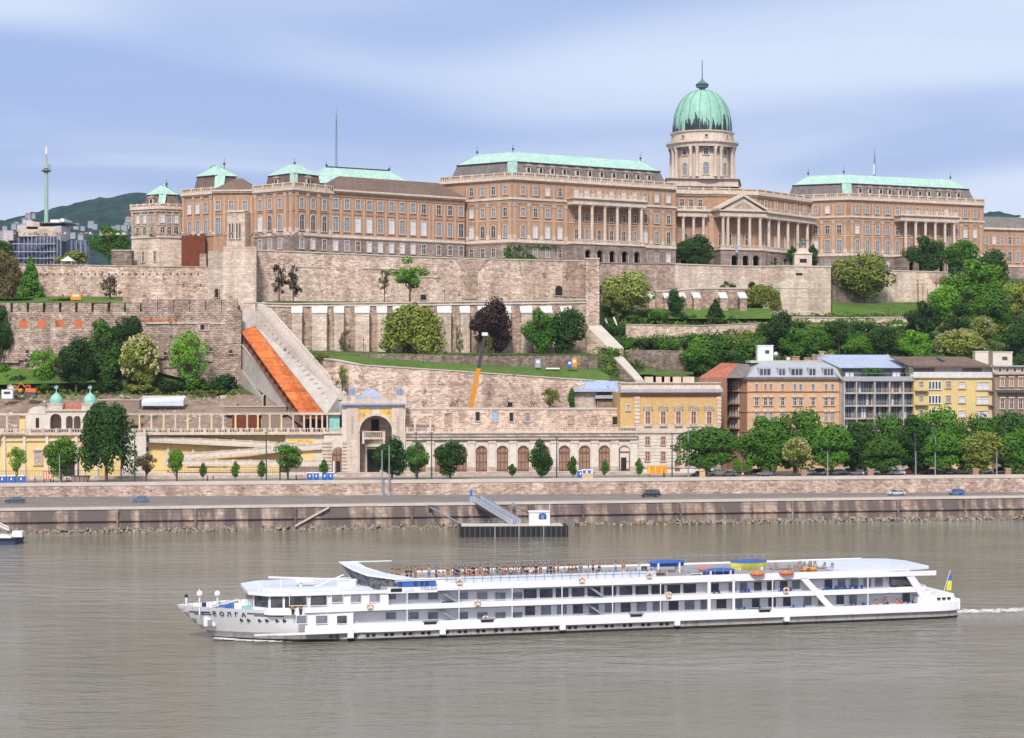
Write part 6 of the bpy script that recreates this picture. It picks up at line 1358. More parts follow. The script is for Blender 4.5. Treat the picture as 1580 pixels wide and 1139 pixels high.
for l,px,yt,yb_,D in (('thin lattice radio mast rising far behind the brown-roofed wing',519,168,256,760),('short lattice antenna behind the right palace block',1349.5,228,276,800)):
    th=Thing('radio_mast',l,'mast',(WX(px,D),D,WZ(yb_+15,D))); x=WX(px,D); mb=MB(); mb.mat(m_dmetal); z0,z1_=WZ(yb_+15,D),WZ(yt,D)
    for dx,dy in ((-.5,0),(.5,0),(0,.8)): mb.tube((x+dx,D+dy,z0),(x+dx*.3,D+dy*.3,z1_-3),.09,.07,4)
    k=0; z=z0
    while z<z1_-3: mb.tube((x-.5,D,z),(x+.5,D,z+1.2),.05,.05,3); mb.tube((x+.5,D,z+1.2),(x-.5,D,z+2.4),.05,.05,3); z+=2.4
    th.part('lattice',mb); mb=MB(); mb.mat(m_metal); mb.tube((x,D,z1_-5),(x,D,z1_),.2,.08,6); mb.mat(m_white); mb.tube((x-.3,D-.2,z0+(z1_-z0)*.35),(x-.3,D-.2,z0+(z1_-z0)*.6),.35,.35,6) if px>1000 else None; th.part('antenna',mb)
q=P3(105,407,590); th=Thing('garden_pavilion','small white peaked pavilion showing above the upper left wall','pavilion',(q.x,590,q.z-2)); mb=MB(); mb.mat(m_white); mb.prism([(q.x-2.1,588),(q.x+2.1,588),(q.x+2.1,592),(q.x-2.1,592)],WZ(403,590),WZ(396.5,590),[(q.x-.3,589.8),(q.x+.3,589.8),(q.x+.3,590.2),(q.x-.3,590.2)],bottom=True); mb.mat(m_turq); mb.ball((q.x,590,WZ(396,590)),.3,6); th.part('roof',mb); mb=MB(); mb.mat(m_cream)
for dx in (-1.6,1.6): 
    for dy in (-1.5,1.5): mb.tube((q.x+dx,590+dy,q.z-2.5),(q.x+dx,590+dy,WZ(403,590)),.12,.12,6)
mb.box(q.x-1,q.x+1,589.5,590.5,q.z-2,q.z); th.part('posts',mb)
# hills
def hill(name,tab,D0,D1,D2,mat,zb=40,nx=220,amp=6):
    mb=MB(); mb.mat(mat); mb.smooth=False; rr=random.Random(11); p0,p1=tab[0][0],tab[-1][0]; vs=[]; rows=40
    for r in range(rows+4):
        f=min(1,r/rows); D=D0+(D1-D0)*f if r<=rows else D1+(D2-D1)*(r-rows)/4
        for i in range(nx+1):
            px=p0+(p1-p0)*i/nx; zt=WZ(lerp(tab,px)[0],D1); g=f**1.05 if r<=rows else 1-(r-rows)/5
            z=zb+(zt-zb)*g; a=rr.uniform(-amp,amp)*(1 if r!=rows else .6)*(.2+f); vs.append((WX(px,D1)*(D/D1)**.5+ (rr.uniform(-4,4)),D,z+a))
    n=nx+1; fs=[(r*n+i,r*n+i+1,(r+1)*n+i+1,(r+1)*n+i) for r in range(rows+3) for i in range(nx)]; mb.add(vs,fs); return struct(name,mb)
hill('hills',[(-500,372),(-100,352),(0,341),(20,338),(45,329),(70,324),(100,318),(150,307),(200,300),(240,298),(320,300),(420,320),(560,345),(700,352),(1100,352),(1400,345),(1515,327),(1535,326),(1565,332),(1640,338),(2000,350)],1900,3600,5200,m_hill,zb=50,nx=260,amp=5)
# houses on the far slopes
hs=[(WX(px,D),D,WZ(py,D),s_,k) for px,py,D,s_,k in ((8,352,2300,1,0),(22,349,2350,1.1,1),(34,347,2400,.9,0),(30,356,2200,1,1),(44,335,2700,1.3,0),(38,340,2600,1.1,1),(52,333,2750,1.0,0),(3,362,2050,1.1,0),(14,360,2100,1,1),(22,362,2050,1,0),(118,349,2450,1.2,0),(128,351,2400,.9,1),(141,347,2500,1.4,0),(147,349,2450,1.1,0),(158,356,2250,1,1),(175,351,2400,.9,0),(182,350,2420,1,1),(192,353,2350,1.3,0),(199,343,2550,1.5,0),(196,348,2450,1.2,1),(26,345,2480,1.,0),(113,362,2050,1.0,0),(125,364,2050,1.0,1),(11,371,1950,1.4,0),(3,374,1950,1.3,1),(4,383,1900,1.6,0),(165,364,2080,1.1,0))]
mh=MB(); mh.mat(M('far_wall',(.36,.38,.43))); mh.box(-6,6,-5,5,-8,6); mh.mat(m_glassm)
for i in range(4):
    for z in (-1.5,2): mh.box(-5+i*3,-3.8+i*3,-5.05,-5,z,z+1.8)
hm1=mh.mesh('walls'); mr=MB(); mr.mat(m_redroof); mr.prism([(-6.6,-5.6),(6.6,-5.6),(6.6,5.6),(-6.6,5.6)],6,9.5,[(-5,-.1),(5,-.1),(5,.1),(-5,.1)]); rm1=mr.mesh('roof'); mr=MB(); mr.mat(m_slate); mr.box(-6.3,6.3,-5.3,5.3,6,7); rm2=mr.mesh('roof')
for x,y,z,s_,k in hs:
    th=Thing('hillside_house','tiny pale house with %s roof on the distant forested hill slope'%('a red tiled' if k==0 else 'a flat grey'),'house',(x,y,z-5),'houses on the distant hillside'); s_*=.5; k=1 if rnd.random()<.6 else k; th.o.scale=(s_,s_,s_)
    for nm,me in (('wall',hm1),('roof',rm1 if k==0 else rm2)): o=link(nm,me,(0,0,8),rnd.uniform(-.3,.3) if 0 else 0,th.o)
# ================================================================ RIVER CRUISE SHIP
SA=R(14.5); su=Vector((math.cos(SA),math.sin(SA))); SN=Vector((math.sin(SA),-math.cos(SA)))  # SN toward camera
SO=Vector((-47.1,250.4))          # bow tip on the centre line
def sp3(s,o,z): q=SO+su*s+SN*o; return Vector((q.x,q.y,z))
SM=Matrix(((su.x,-SN.x,0,SO.x),(su.y,-SN.y,0,SO.y),(0,0,1,0),(0,0,0,1)))   # local x=s, y=-o, z
def sx(px,o=8.0):
    k=kx(px); b=SO+SN*o; return (k*b.y-b.x)/(su.x-k*su.y)
def szz(px,py,o=8.0): s=sx(px,o); D=(SO+SN*o+su*s).y; return WZ(py,D)
ship=Thing('cruise_ship','long white three-deck river cruise ship sailing left across the brown river','ship',sp3(58,0,0))
ship.SL=117
def SMB(): m=MB(); m.T=SM; return m
def spart(name,mb,parent=None,label=None): mb.T=None; return ship.part(name,mb,parent,label)
def hb(s,z):
    """half breadth of the hull at station s and height z"""
    fl=max(0,min(1,(4.9-z)/4.9)); s0=5.2*fl**1.15   # raked stem
    e=22+6*fl; q=max(0,min(1,(s-s0)/(e-s0))); w=8*(1-(1-q)**2.1)**(.95)
    if s>112: w*=math.sqrt(max(0,1-((s-112)/6.2)**2))*.25+.75
    return w if s>=s0 else 0
def top(s):
    return 4.9-.35*min(1,s/12) if s<17.0 else (4.55 if s<23 else 2.5)
st_=[0,.4,1,1.8,2.8,4,5.5,7,9,11,13.5,16,18.5,21,23]
def hull_shell(name,mat,z0f,z1f,stations,off=0.0,lv=6,deck=False,label=None):
    mb=SMB(); mb.mat(mat); mb.smooth=True
    for sgn in (1,-1):
        vs=[];n=lv+1
        for s in stations:
            for j in range(n):
                z=z0f(s)+(z1f(s)-z0f(s))*j/lv; w=hb(s,z)+off
                ss=s if hb(s,z)>0.01 else max(s,5.2*(max(0,(4.9-z)/4.9))**1.15)
                vs.append((ss,-sgn*w if w>.02 else 0,z))
        fs=[]
        for i in range(len(stations)-1):
            for j in range(lv):
                a=(i*n+j,(i+1)*n+j,(i+1)*n+j+1,i*n+j+1); fs.append(a if sgn>0 else a[::-1])
        mb.add(vs,fs)
    if deck:
        for a,b in zip(stations,stations[1:]):
            za,zb=z1f(a)-deck,z1f(b)-deck; wa,wb=hb(a,za),hb(b,zb); mb.add([(a,-wa,za),(b,-wb,zb),(b,wb,zb),(a,wa,za)],[(0,1,2,3)])
    return spart(name,mb,None,label)
S2=[23+i*4.7 for i in range(20)]+[113,114,115,116,116.8,117.2]
hull=hull_shell('hull',m_hullg,lambda s:-1,lambda s:1.25,st_+S2,0)
mb=SMB(); mb.mat(m_hullg); w=hb(117.2,1); mb.add([(117.2,-w,-.5),(117.2,w,-.5),(117.2,w,1.25),(117.2,-w,1.25)],[(0,1,2,3)]); spart('transom',mb,hull)
hull_shell('waterline_band',m_boot,lambda s:-.9,lambda s:.34,st_+S2,.03,2)
hull_shell('bow_shell',m_shipw,lambda s:1.2,lambda s:top(min(s,22.9)),st_,.0,8,deck=.95,label='white flared bow')
# white sponson band + main deck
mb=SMB(); mb.mat(m_shipw)
for sgn in (-1,1):
    for a,b in zip(S2,S2[1:]):
        def ww(s): return hb(s,2)+.55*min(1,max(0,(s-22)/4))
        wa,wb=ww(a),ww(b)
        mb.hexa([(a,sgn*wa,1.25),(b,sgn*wb,1.25),(b,sgn*(wb-.5),1.25),(a,sgn*(wa-.5),1.25)][::sgn],[(a,sgn*wa,2.5),(b,sgn*wb,2.5),(b,sgn*(wb-.5),2.5),(a,sgn*(wa-.5),2.5)][::sgn])
w=hb(117,2)+.5; mb.box(116.8,117.4,-w,w,1.25,2.9)
spart('side_band',mb,None)
mb=SMB(); mb.mat(m_shipw); mb.box(13,24.5,-8.4,-7.9,1.25,1.5); mb.box(10,24,-8.05,-7.6,1.28,1.45); spart('rubbing_strake',mb)
mb=SMB(); mb.mat(m_shipg); mb.box(18,116.8,-7.9,7.9,1.3,1.5); mb.box(18,117,-7.9,7.9,1.55,1.62); spart('main_deck',mb)
for px in (459.5,541,683,868,1045,1214): 
    if px==459.5: continue
    s=sx(px,8.6); mb=SMB(); mb.mat(m_shipw); mb.box(s-.42,s+.42,-8.75,-8.0,.6,1.9); spart('fender',mb)
# mid band (upper deck edge), top band (sun deck edge)
mb=SMB(); mb.mat(m_shipw); 
a,b=sx(470,8.2),110.5
mb.box(a,b,-8.25,-7.95,4.22,4.95); mb.box(a,b,7.95,8.25,4.22,4.95); mb.box(b,b+.3,-8.25,8.25,4.22,4.95); mb.mat(m_shipg); mb.box(a,b,-7.95,7.95,4.1,4.22); mb.mat(m_dmetal); mb.box(24,b,-8.27,-8.2,4.1,4.2)
spart('upper_deck',mb)
mb=SMB(); mb.mat(m_shipw); a,b=sx(675,8.2),108.5
mb.box(a,b,-8.3,-8.0,6.75,7.75); mb.box(a,b,8.0,8.3,6.75,7.75); mb.mat(M('deck_planking',(.36,.34,.37),(.29,.27,.29),.4)); mb.box(a-8,b,-8.0,8.0,6.6,7.5); mb.mat(m_shipw); mb.box(sx(598,8.2),a,-8.3,-8.0,6.55,7.35)
spart('sun_deck',mb)
# cabin blocks
mb=SMB(); mb.mat(m_shipw); mb.box(23,113,-6.6,6.6,1.6,4.1); mb.box(23,108.5,-6.6,6.6,4.22,6.6); mb.mat(m_shipw)
# forward superstructure full beam
a=sx(545,8)
pl=[(10.2,-4.6),(12.2,-6.9),(16,-7.75),(a+5,-8.02),(a+5,8.02),(16,7.75),(12.2,6.9),(10.2,4.6)]
mb.prism(pl,3.9,6.75); mb.prism([(17,-7.9),(a,-8.03),(a,8.03),(17,7.9)],1.5,4.6)
spart('superstructure',mb)
mb=SMB(); mb.mat(m_roofl); pl2=[(9.5,-4.9),(11.7,-7.3),(15.8,-8.1),(33,-8.2),(33,8.2),(15.8,8.1),(11.7,7.3),(9.5,4.9)]; mb.prism(pl2,6.75,7.0,bottom=True); mb.prism(inset(pl2,1.3),7.0,7.35,inset(pl2,2.4)); mb.mat(m_shipw); mb.strip(pl2,6.6,7.05,-.15,.05,True); spart('roof',mb)
# front windows (wheelhouse / panoramic lounge)
def swin(px0,px1,y0,y1,o,glass,name='window',fr=m_shipw,parent=None):
    a,b=sx(px0,o),sx(px1,o); z0,z1=szz((px0+px1)/2,y1,o),szz((px0+px1)/2,y0,o); mb=SMB(); mb.mat(glass); mb.box(a,b,-o-.03,-o+.05,z0,z1); mb.mat(fr)
    for q in ((a-.08,a,z0,z1),(b,b+.08,z0,z1)): mb.box(q[0],q[1],-o-.07,-o,q[2],q[3])
    mb.box(a-.08,b+.08,-o-.07,-o,z1,z1+.08); mb.box(a-.08,b+.08,-o-.07,-o,z0-.08,z0); return spart(name,mb,parent)
for (s0,o0),(s1,o1),n in (((10.2,4.6),(12.2,6.9),1),((12.2,6.9),(16,7.75),2)):
    for k in range(n):
        f0=(k+.08)/n; f1=(k+.92)/n; mb=SMB(); mb.mat(m_glass); x0_,y0_=s0+(s1-s0)*f0,-(o0+(o1-o0)*f0); x1_,y1_=s0+(s1-s0)*f1,-(o0+(o1-o0)*f1); d=Vector((y1_-y0_,-(x1_-x0_))).normalized()*.04
        mb.add([(x0_+d.x,y0_+d.y,4.95),(x1_+d.x,y1_+d.y,4.95),(x1_+d.x,y1_+d.y,6.45),(x0_+d.x,y0_+d.y,6.45)],[(0,1,2,3)]); spart('window',mb)
mb=SMB(); mb.mat(m_glass); 
for k in range(5): mb.box(10.14,10.22,-4.3+k*1.8,-2.8+k*1.8,4.95,6.4)
spart('window',mb)
for a,b in ((447,473),(479,504)): swin(a,b,917,934,7.95,m_glass)
for a,b,g in ((512,529,m_glassm),(541,557,m_glassm),(570,586,m_glassm)): swin(a,b,915,929,8.04,g)
for a,b,g in ((457.5,473,m_glassm),(487.5,505,m_glassm),(520,535,m_glass)): swin(a,b,950,962,8.06,g)
# recessed cabin windows along galleries
px=597
ws=[]
while px<890: ws.append(px); px+=27.5
for px in (597,632,662,708,738,766,792): swin(px-2,px+14,914,925,6.65,m_glassm)
for px in (597,632,662,708,738,766,792): swin(px-2,px+14,944.5,955.5,6.65,m_glassm)
for k in range(19):
    px=808+k*24.7
    if px<1065: 
        ofs=k*.0
        swin(px,px+19.5,szy(px,0) if 0 else 0,0,6.65,m_glass) if 0 else None
def rowwin(px,w_,z0,z1,g,o=6.62):
    a=sx(px,o); b=sx(px+w_,o); mb=SMB(); mb.mat(g); mb.box(a,b,-o-.03,-o+.05,z0,z1); mb.mat(m_shipw); mb.box(a-.09,a,-o-.06,-o,z0,z1); mb.box(b,b+.09,-o-.06,-o,z0,z1); mb.box(a-.09,b+.09,-o-.06,-o,z1,z1+.09); mb.box(a-.09,b+.09,-o-.06,-o,z0-.09,z0); spart('window',mb)
for k in range(11): rowwin(808+k*24.6,20,5.0,6.35,m_glass)
for k in range(14): rowwin(810+k*24.6,15.5,2.55,3.9,m_glassm if k%3 else m_glass)
for px in (1097,1124,1141,1163,1183,1203,1222,1272,1292,1312,1332,1350,1372): rowwin(px,12,5.0,6.35,rnd.choice((m_glass,m_glassm)))
for px in (1160,1185,1208,1240,1262,1290,1310,1392): rowwin(px,12,2.55,3.9,rnd.choice((m_glass,m_glassm)))
# hull portholes
for px in [465+k*26 for k in range(0,5)]: pass
def port(s,z,o,r=.16):
    mb=SMB(); mb.mat(m_dark); mb.box(s-r*1.3,s+r*1.3,-o-.035,-o,z-r,z+r); spart('porthole',mb)
for k in range(19):
    for d in (0,9): px=511+k*28.3+d; s=sx(px,8); port(s,.78,8.0,.2)
for px in (373,384,401,412,428,439):
    s=sx(px,7.2); 
    for _ in range(5): s=sx(px,hb(s,3.0))
    port(s,3.05,hb(s,3.05)+.0,.2)
# bow stripes, name, hawse
def bowstrip(px0,px1,py,h,m,n=10,name='stripe'):
    mb=SMB(); mb.mat(m); pts=[]
    for i in range(n+1):
        px=px0+(px1-px0)*i/n; s=sx(px,4)
        for _ in range(12): o=hb(s,3.9); s=.5*s+.5*sx(px,o)
        z=szz(px,py+(px-px0)*.035,hb(s,3.9)); pts.append((s,-hb(s,z)-.04,z))
    vs=[]; 
    for s,y,z in pts: vs+=[(s,y,z),(s,-hb(s,z+h)-.04,z+h)]
    mb.add(vs,[(2*i,2*i+2,2*i+3,2*i+1) for i in range(n)]); spart(name,mb)
bowstrip(292,324,945,.2,m_navy); bowstrip(300,327,948.5,.16,m_navy); bowstrip(381,444,947.5,.16,m_navy); bowstrip(392,438,950.8,.14,m_navy)
def text(body,size,name,mat,mtx,parent,depth=.02,label=None):
    cu=bpy.data.curves.new(name,'FONT'); cu.body=body; cu.size=size; cu.extrude=depth; cu.align_x='CENTER'; cu.align_y='CENTER'; cu.space_character=1.25; cu.offset=.02
    o=bpy.data.objects.new(name,cu); COL.objects.link(o); bpy.context.view_layer.update()
    me=bpy.data.meshes.new_from_object(o.evaluated_get(bpy.context.evaluated_depsgraph_get())); bpy.data.objects.remove(o,do_unlink=True)
    me.name=name; me.materials.clear(); me.materials.append(mat); me.transform(mtx); ob=link(name,me,(0,0,0),0,parent); return ob
s1=sx(353,6.0)
for _ in range(12): s1=.5*s1+.5*sx(353,hb(s1,4))
zc_=szz(353,949,hb(s1,4)); 
# letters bent onto the flared bow one by one
for i,chh in enumerate('ВОЛГА'):
    px=331+i*11.2; s=s1
    for _ in range(14): s=.5*s+.5*sx(px,hb(s,4))
    z=szz(px,947.3+i*.5,hb(s,4)); o=hb(s,z)
    ds=(hb(s+.4,z)-hb(s-.4,z))/.8; dzz=(hb(s,z+.3)-hb(s,z-.3))/.6
    tx=(su+SN*ds).normalized(); tX=Vector((tx.x,tx.y,0)); up=Vector((SN.x*dzz,SN.y*dzz,1)).normalized(); nn=tX.cross(up).normalized(); up=nn.cross(tX)
    p=sp3(s,o+.1,z)-ship.loc
    text(chh,.95,'name_letter',m_navy,Matrix(((tX.x,up.x,nn.x,p.x),(tX.y,up.y,nn.y,p.y),(tX.z,up.z,nn.z,p.z),(0,0,0,1))),ship.o)
tX=Vector((su.x,su.y,0)); nn=Vector((SN.x,SN.y,0)); p=sp3(sx(662,8.35),8.33,szz(662,908,8.3))-ship.loc
text('VOLGA',.62,'name_board',m_lead,Matrix(((tX.x,0,nn.x,p.x),(tX.y,0,nn.y,p.y),(0,1,0,p.z),(0,0,0,1))),ship.o)
mb=SMB(); mb.mat(m_dark); a=sx(603,8.3); mb.box(a,a+1.6,-8.34,-8.3,6.75,7.25); mb.mat(m_shipg); a=sx(624,8.3); mb.box(a,a+1.3,-8.34,-8.3,6.75,7.3); spart('vent_grille',mb)
s=sx(323,5); mb=SMB(); mb.mat(m_shipw); 
for _ in range(12): s=.5*s+.5*sx(323,hb(s,2.6))
o=hb(s,2.6); mb.box(s-.8,s+.8,-o-.35,-o+.6,2.0,3.2); mb.mat(m_metal); mb.box(s-.3,s+.3,-o-.6,-o-.3,2.2,2.9); spart('anchor',mb)
# posts along galleries
for px in (628,708,790,867,945,1019): 
    s=sx(px,8.2); mb=SMB(); mb.mat(m_shipw); mb.box(s-.06,s+.06,-8.3,-8.15,2.5,7.0); spart('post',mb)
for px,w_ in ((1094,.45),(1132,.35),(1192,.12),(1339,.12)):
    s=sx(px,8.2); mb=SMB(); mb.mat(m_shipw); mb.box(s-w_/2,s+w_/2,-8.3,-8.05,2.5,7.0); spart('post',mb)
def strut(px0,y0,px1,y1,w_=2.4,o=8.25):
    a,za=sx(px0,o),szz(px0,y0,o); b,zb=sx(px1,o),szz(px1,y1,o); mb=SMB(); mb.mat(m_shipw); mb.hexa([(b-w_/2,-o-.05,zb),(b+w_/2,-o-.05,zb),(b+w_/2,-o+.3,zb),(b-w_/2,-o+.3,zb)],[(a-w_/2,-o-.05,za),(a+w_/2,-o-.05,za),(a+w_/2,-o+.3,za),(a-w_/2,-o+.3,za)]); spart('slanted_strut',mb)
strut(1240,892,1284,940,1.2); strut(1404,888,1433,932,1.35)
# stairs between decks
for px in (690,918):
    for y0,y1 in ((914,930),(943,961)):
        s=sx(px,7.2); z0=4.3 if y0<930 else 1.6; mb=SMB(); mb.mat(m_metal); mb.hexa([(s+2,-7.8,z0),(s+2.5,-7.8,z0),(s+2.5,-6.9,z0),(s+2,-6.9,z0)],[(s-1.5,-7.8,z0+2.4),(s-1,-7.8,z0+2.4),(s-1,-6.9,z0+2.4),(s-1.5,-6.9,z0+2.4)])
        for k in range(8): q=k/8; mb.box(s+2-3.5*q,s+2.5-3.5*q,-7.75,-6.95,z0+2.4*q,z0+2.4*q+.06)
        spart('stairs',mb)
# stern
mb=SMB(); mb.mat(m_shipw); mb.prism([(110,-8.3),(116.6,-7.6),(117.5,-6),(117.5,6),(116.6,7.6),(110,8.3)],2.5,3.5,[(110,-8.3),(116.4,-7.5),(117.3,-5.9),(117.3,5.9),(116.4,7.5),(110,8.3)]); mb.prism([(105,-8.3),(111.5,-8.0),(112.5,-6),(112.5,6),(111.5,8.0),(105,8.3)],4.3,5.0); mb.mat(m_glass); mb.prism([(106,-7.9),(110.0,-7.6),(110.6,-5.8),(110.6,5.8),(110,7.6),(106,7.9)],5.3,6.6); mb.mat(m_dark)
for k in range(3): mb.box(113.4+k*.9,113.4+k*.9+.5,-8.12+k*.1,-7.6,2.9,3.2)
spart('stern_house',mb)
mb=SMB(); mb.mat(m_roofl); a=sx(1338,8)
aw_=[(a-4,-7.9),(a+4,-8.4),(108,-8.4),(112.5,-7),(114,-4),(114,4),(112.5,7),(108,8.4),(a-4,8.4)]; mb.prism(aw_,7.52,7.66,bottom=True); mb.prism(inset(aw_,1.0),7.66,7.8,inset(aw_,3.2)); mb.box(sx(1262,0),a-4,-6,6,7.45,7.6); mb.mat(m_shipw); mb.box(100,113,-8.4,-8.2,6.7,7.4); spart('stern_awning',mb)
# sun deck windbreak at front
mb=SMB(); a=sx(528,2); b=sx(607,8.2)
m_tint=M('tinted_screen',(.10,.105,.12),(.22,.22,.24),1.6,(.04,.04,.05),3.,rough=.6,spec=.2)
pl=[(23.4,2.0),(23.5,-1.5),(24.3,-4.5),(26.0,-6.9),(29.6,-8.1)]
mb.mat(m_tint); vs=[]
zt_=[9.95,9.9,9.5,8.9,8.5]; zb2=[9.0,8.3,7.6,7.2,7.25]; so=[.8,1.0,1.2,1.0,0]
for (s_,y),zt2,zb3,dd in zip(pl,zt_,zb2,so): vs+=[(s_+dd,y,zb3-.2),(s_,y,zt2)]
mb.add(vs,[(2*i,2*i+2,2*i+3,2*i+1) for i in range(4)]); spart('windscreen',mb)
mb=SMB(); mb.mat(m_roofl)
mb.add([(23.3,2,10.05),(23.4,-1.5,10.0),(24.2,-4.5,9.6),(25.9,-7,9.0),(29.6,-8.2,8.55),(32.5,-8.2,8.45),(32,-6.8,8.6),(29,-4.8,9.0),(26.6,-1.5,9.6),(26,2,10.0)],[(0,1,2,3,4,5,6,7,8,9)[::-1]])
mb.mat(m_shipw); pts=[sp3(*v) for v in ((23.3,-2,10.05),(23.4,1.5,10.0),(24.2,4.5,9.6),(25.9,7,9.0),(29.6,8.2,8.5),(36,8.2,8.45))]; mb.T=None
for u,v in zip(pts,pts[1:]): mb.tube(u,v,.1,.1,6)
mb.T=SM; mb.box(23.4,31,1.9,2.1,9.95,10.08); spart('windscreen_deflector',mb)
mb=SMB(); mb.mat(m_bluep); a,b=sx(613,8.1),sx(672,8.1); mb.box(a,b,-8.12,-8.05,7.4,8.2); mb.mat(m_navy); 
for px in (618,641,651,659): s=sx(px,8.13); mb.box(s-.22,s+.22,-8.16,-8.12,7.45,8.15)
mb.mat(m_shipw); mb.box(a-.3,b+.3,-8.2,-8.0,8.2,8.32); mb.hexa([(b+.3,-8.2,7.3),(b+3.4,-8.2,7.3),(b+3.4,-8,7.3),(b+.3,-8,7.3)],[(b,-8.2,8.3),(b+.4,-8.2,8.3),(b+.4,-8,8.3),(b,-8,8.3)]); spart('blue_panel',mb)
# rails
mb=SMB(); mb.mat(m_metal)
for y in (-8.1,8.1):
    s=sx(676,8.2)
    mb.box(s,92,y-.03,y+.03,8.75,8.81); mb.box(s,92,y-.02,y+.02,8.3,8.33)
    while s<92: mb.box(s-.03,s+.03,y-.03,y+.03,7.7,8.75); s+=1.3
spart('railing',mb)
mb=SMB(); mb.mat(m_roofl); s=sx(676,8.15)
while s<68: mb.box(s,s+1.25,-8.06,-8.04,7.78,8.6); s+=1.3
spart('rail_screen',mb)
# bow fittings
mb=SMB(); mb.mat(m_shipw); mb.tube((3.0,-1.5,3.9),(3.0,-1.5,7.2),.12,.06,6); mb.tube((1.3,-.3,4),(1.3,-.3,5.9),.18,.15,6); mb.mat(m_dark); mb.ball((1.3,-.3,6.1),.25,6); spart('jackstaff',mb)
for px,s0 in ((308,4.0),(335.5,6.5)):
    k=sx(px,2); mb=SMB(); mb.mat(m_shipw); mb.smooth=True; mb.ball((k,-2,szz(px,916.5,2)),.42,10,1.1); mb.smooth=False; mb.tube((k,-2,3.6),(k,-2,szz(px,920,2)),.12,.12,6); spart('satellite_dome',mb)
mb=SMB(); k=sx(352,2); mb.mat(m_bluep); mb.box(k-1.3,k+.8,-2.6,0,3.6,5.0); mb.mat(m_metal); mb.tube((k-2.2,-2,4.6),(k+1.4,-2,5.5),.3,.3,8); mb.tube((k-1,-3,4.2),(k-1,1,4.2),.6,.6,10); mb.mat(m_turq); mb.box(k+2,k+3.5,-2.5,-1,3.6,4.6); mb.mat(m_navy); q=sx(315,2); mb.box(q-.3,q+.3,-2,-1.4,3.6,5.3); spart('anchor_winch',mb)
mb=SMB(); mb.mat(m_metal)
for i in range(9):
    s=1+i*1.05; w=hb(s,4.8)*.95; 
    for y in (-w,w): mb.tube((s,y,4.4),(s,y,5.5),.03,.03,4)
    if i: 
        for sg in (-1,1): mb.tube((s-1.05,sg*pw,5.5),(s,sg*w,5.5),.03,.03,4)
    else: mb.tube((s,-w,5.5),(s,w,5.5),.03,.03,4)
    pw=w
spart('bow_rail',mb)
# mast lowered on wheelhouse roof + radar
mb=SMB(); mb.mat(m_shipw); mb.tube((12.5,-3,8.7),(25,-3,8.0),.14,.1,6); mb.tube((17,-3.5,7.3),(17,-3.5,8.6),.2,.2,6); mb.box(16.2,18.6,-4,-3,8.0,8.3); mb.tube((19,-4,7.3),(23,-4,8.9),.07,.07,5); mb.tube((14,-5,7.3),(14,-5,8.9),.06,.04,5); mb.tube((11,-5,7.),(11,-5,8.3),.06,.06,5); mb.box(22,24.6,-5,-3,7.3,7.9); mb.tube((24,-3.5,7.9),(27.5,-3.5,8.3),.25,.2,6); spart('folded_mast',mb)
# lifebuoys (hang on the rails)
def torus(mb,c,Rr,r,n=14,m=6,axis=None):
    vs=[];fs=[]
    for i in range(n):
        a=2*math.pi*i/n
        for j in range(m):
            b=2*math.pi*j/m; q=Rr+r*math.cos(b); vs.append((c[0]+q*math.cos(a),c[1]+r*math.sin(b),c[2]+q*math.sin(a)))
    for i in range(n):
        for j in range(m): fs.append((i*m+j,i*m+(j+1)%m,((i+1)%n)*m+(j+1)%m,((i+1)%n)*m+j))
    mb.add(vs,fs)
mo=MB(); mo.smooth=True; mo.mat(M('buoy_orange',(.78,.42,.22))); torus(mo,(0,0,0),.36,.13)
mo.smooth=False; mo.mat(m_white)
for k in range(4): a=math.pi/4+k*math.pi/2; mo.box(.36*math.cos(a)-.1,.36*math.cos(a)+.1,-.15,.15,.36*math.sin(a)-.1,.36*math.sin(a)+.1)
mo=mo.mesh('lifebuoy')
for px,py,l in ((571,935,'orange lifebuoy on the forward white side, leftmost on the ship'),(737,930,'orange lifebuoy on the upper deck edge beneath the crowded sun deck'),(709,898,'orange lifebuoy on the sun deck rail just right of the blue panel'),(749,955,'orange lifebuoy beside the bollard on the lower white side band'),(1002,888,'orange lifebuoy on the sun deck rail left of the blue covered boat'),(1032,918,'orange lifebuoy on the upper deck edge amidships'),(1213,911,'orange lifebuoy on the upper deck edge below the orange rafts'),(898,895,'pale orange lifebuoy on the sun deck edge under the deck chairs')):
    s=sx(px,8.45); p=sp3(s,8.42,szz(px,py,8.45)); tag(link('lifebuoy',mo,p,SA),l,'lifebuoy','lifebuoys along the ship side')
# bollards on band
for px,py in ((664,964),(752,960),(982,952),(1180,944)):
    s=sx(px,8.6); mb=SMB(); mb.mat(m_dark); mb.box(s-.9,s+.9,-8.62,-8.4,2.1,2.45); mb.mat(m_metal); mb.box(s-1.1,s+1.1,-8.66,-8.3,2.45,2.6); spart('bollard',mb)
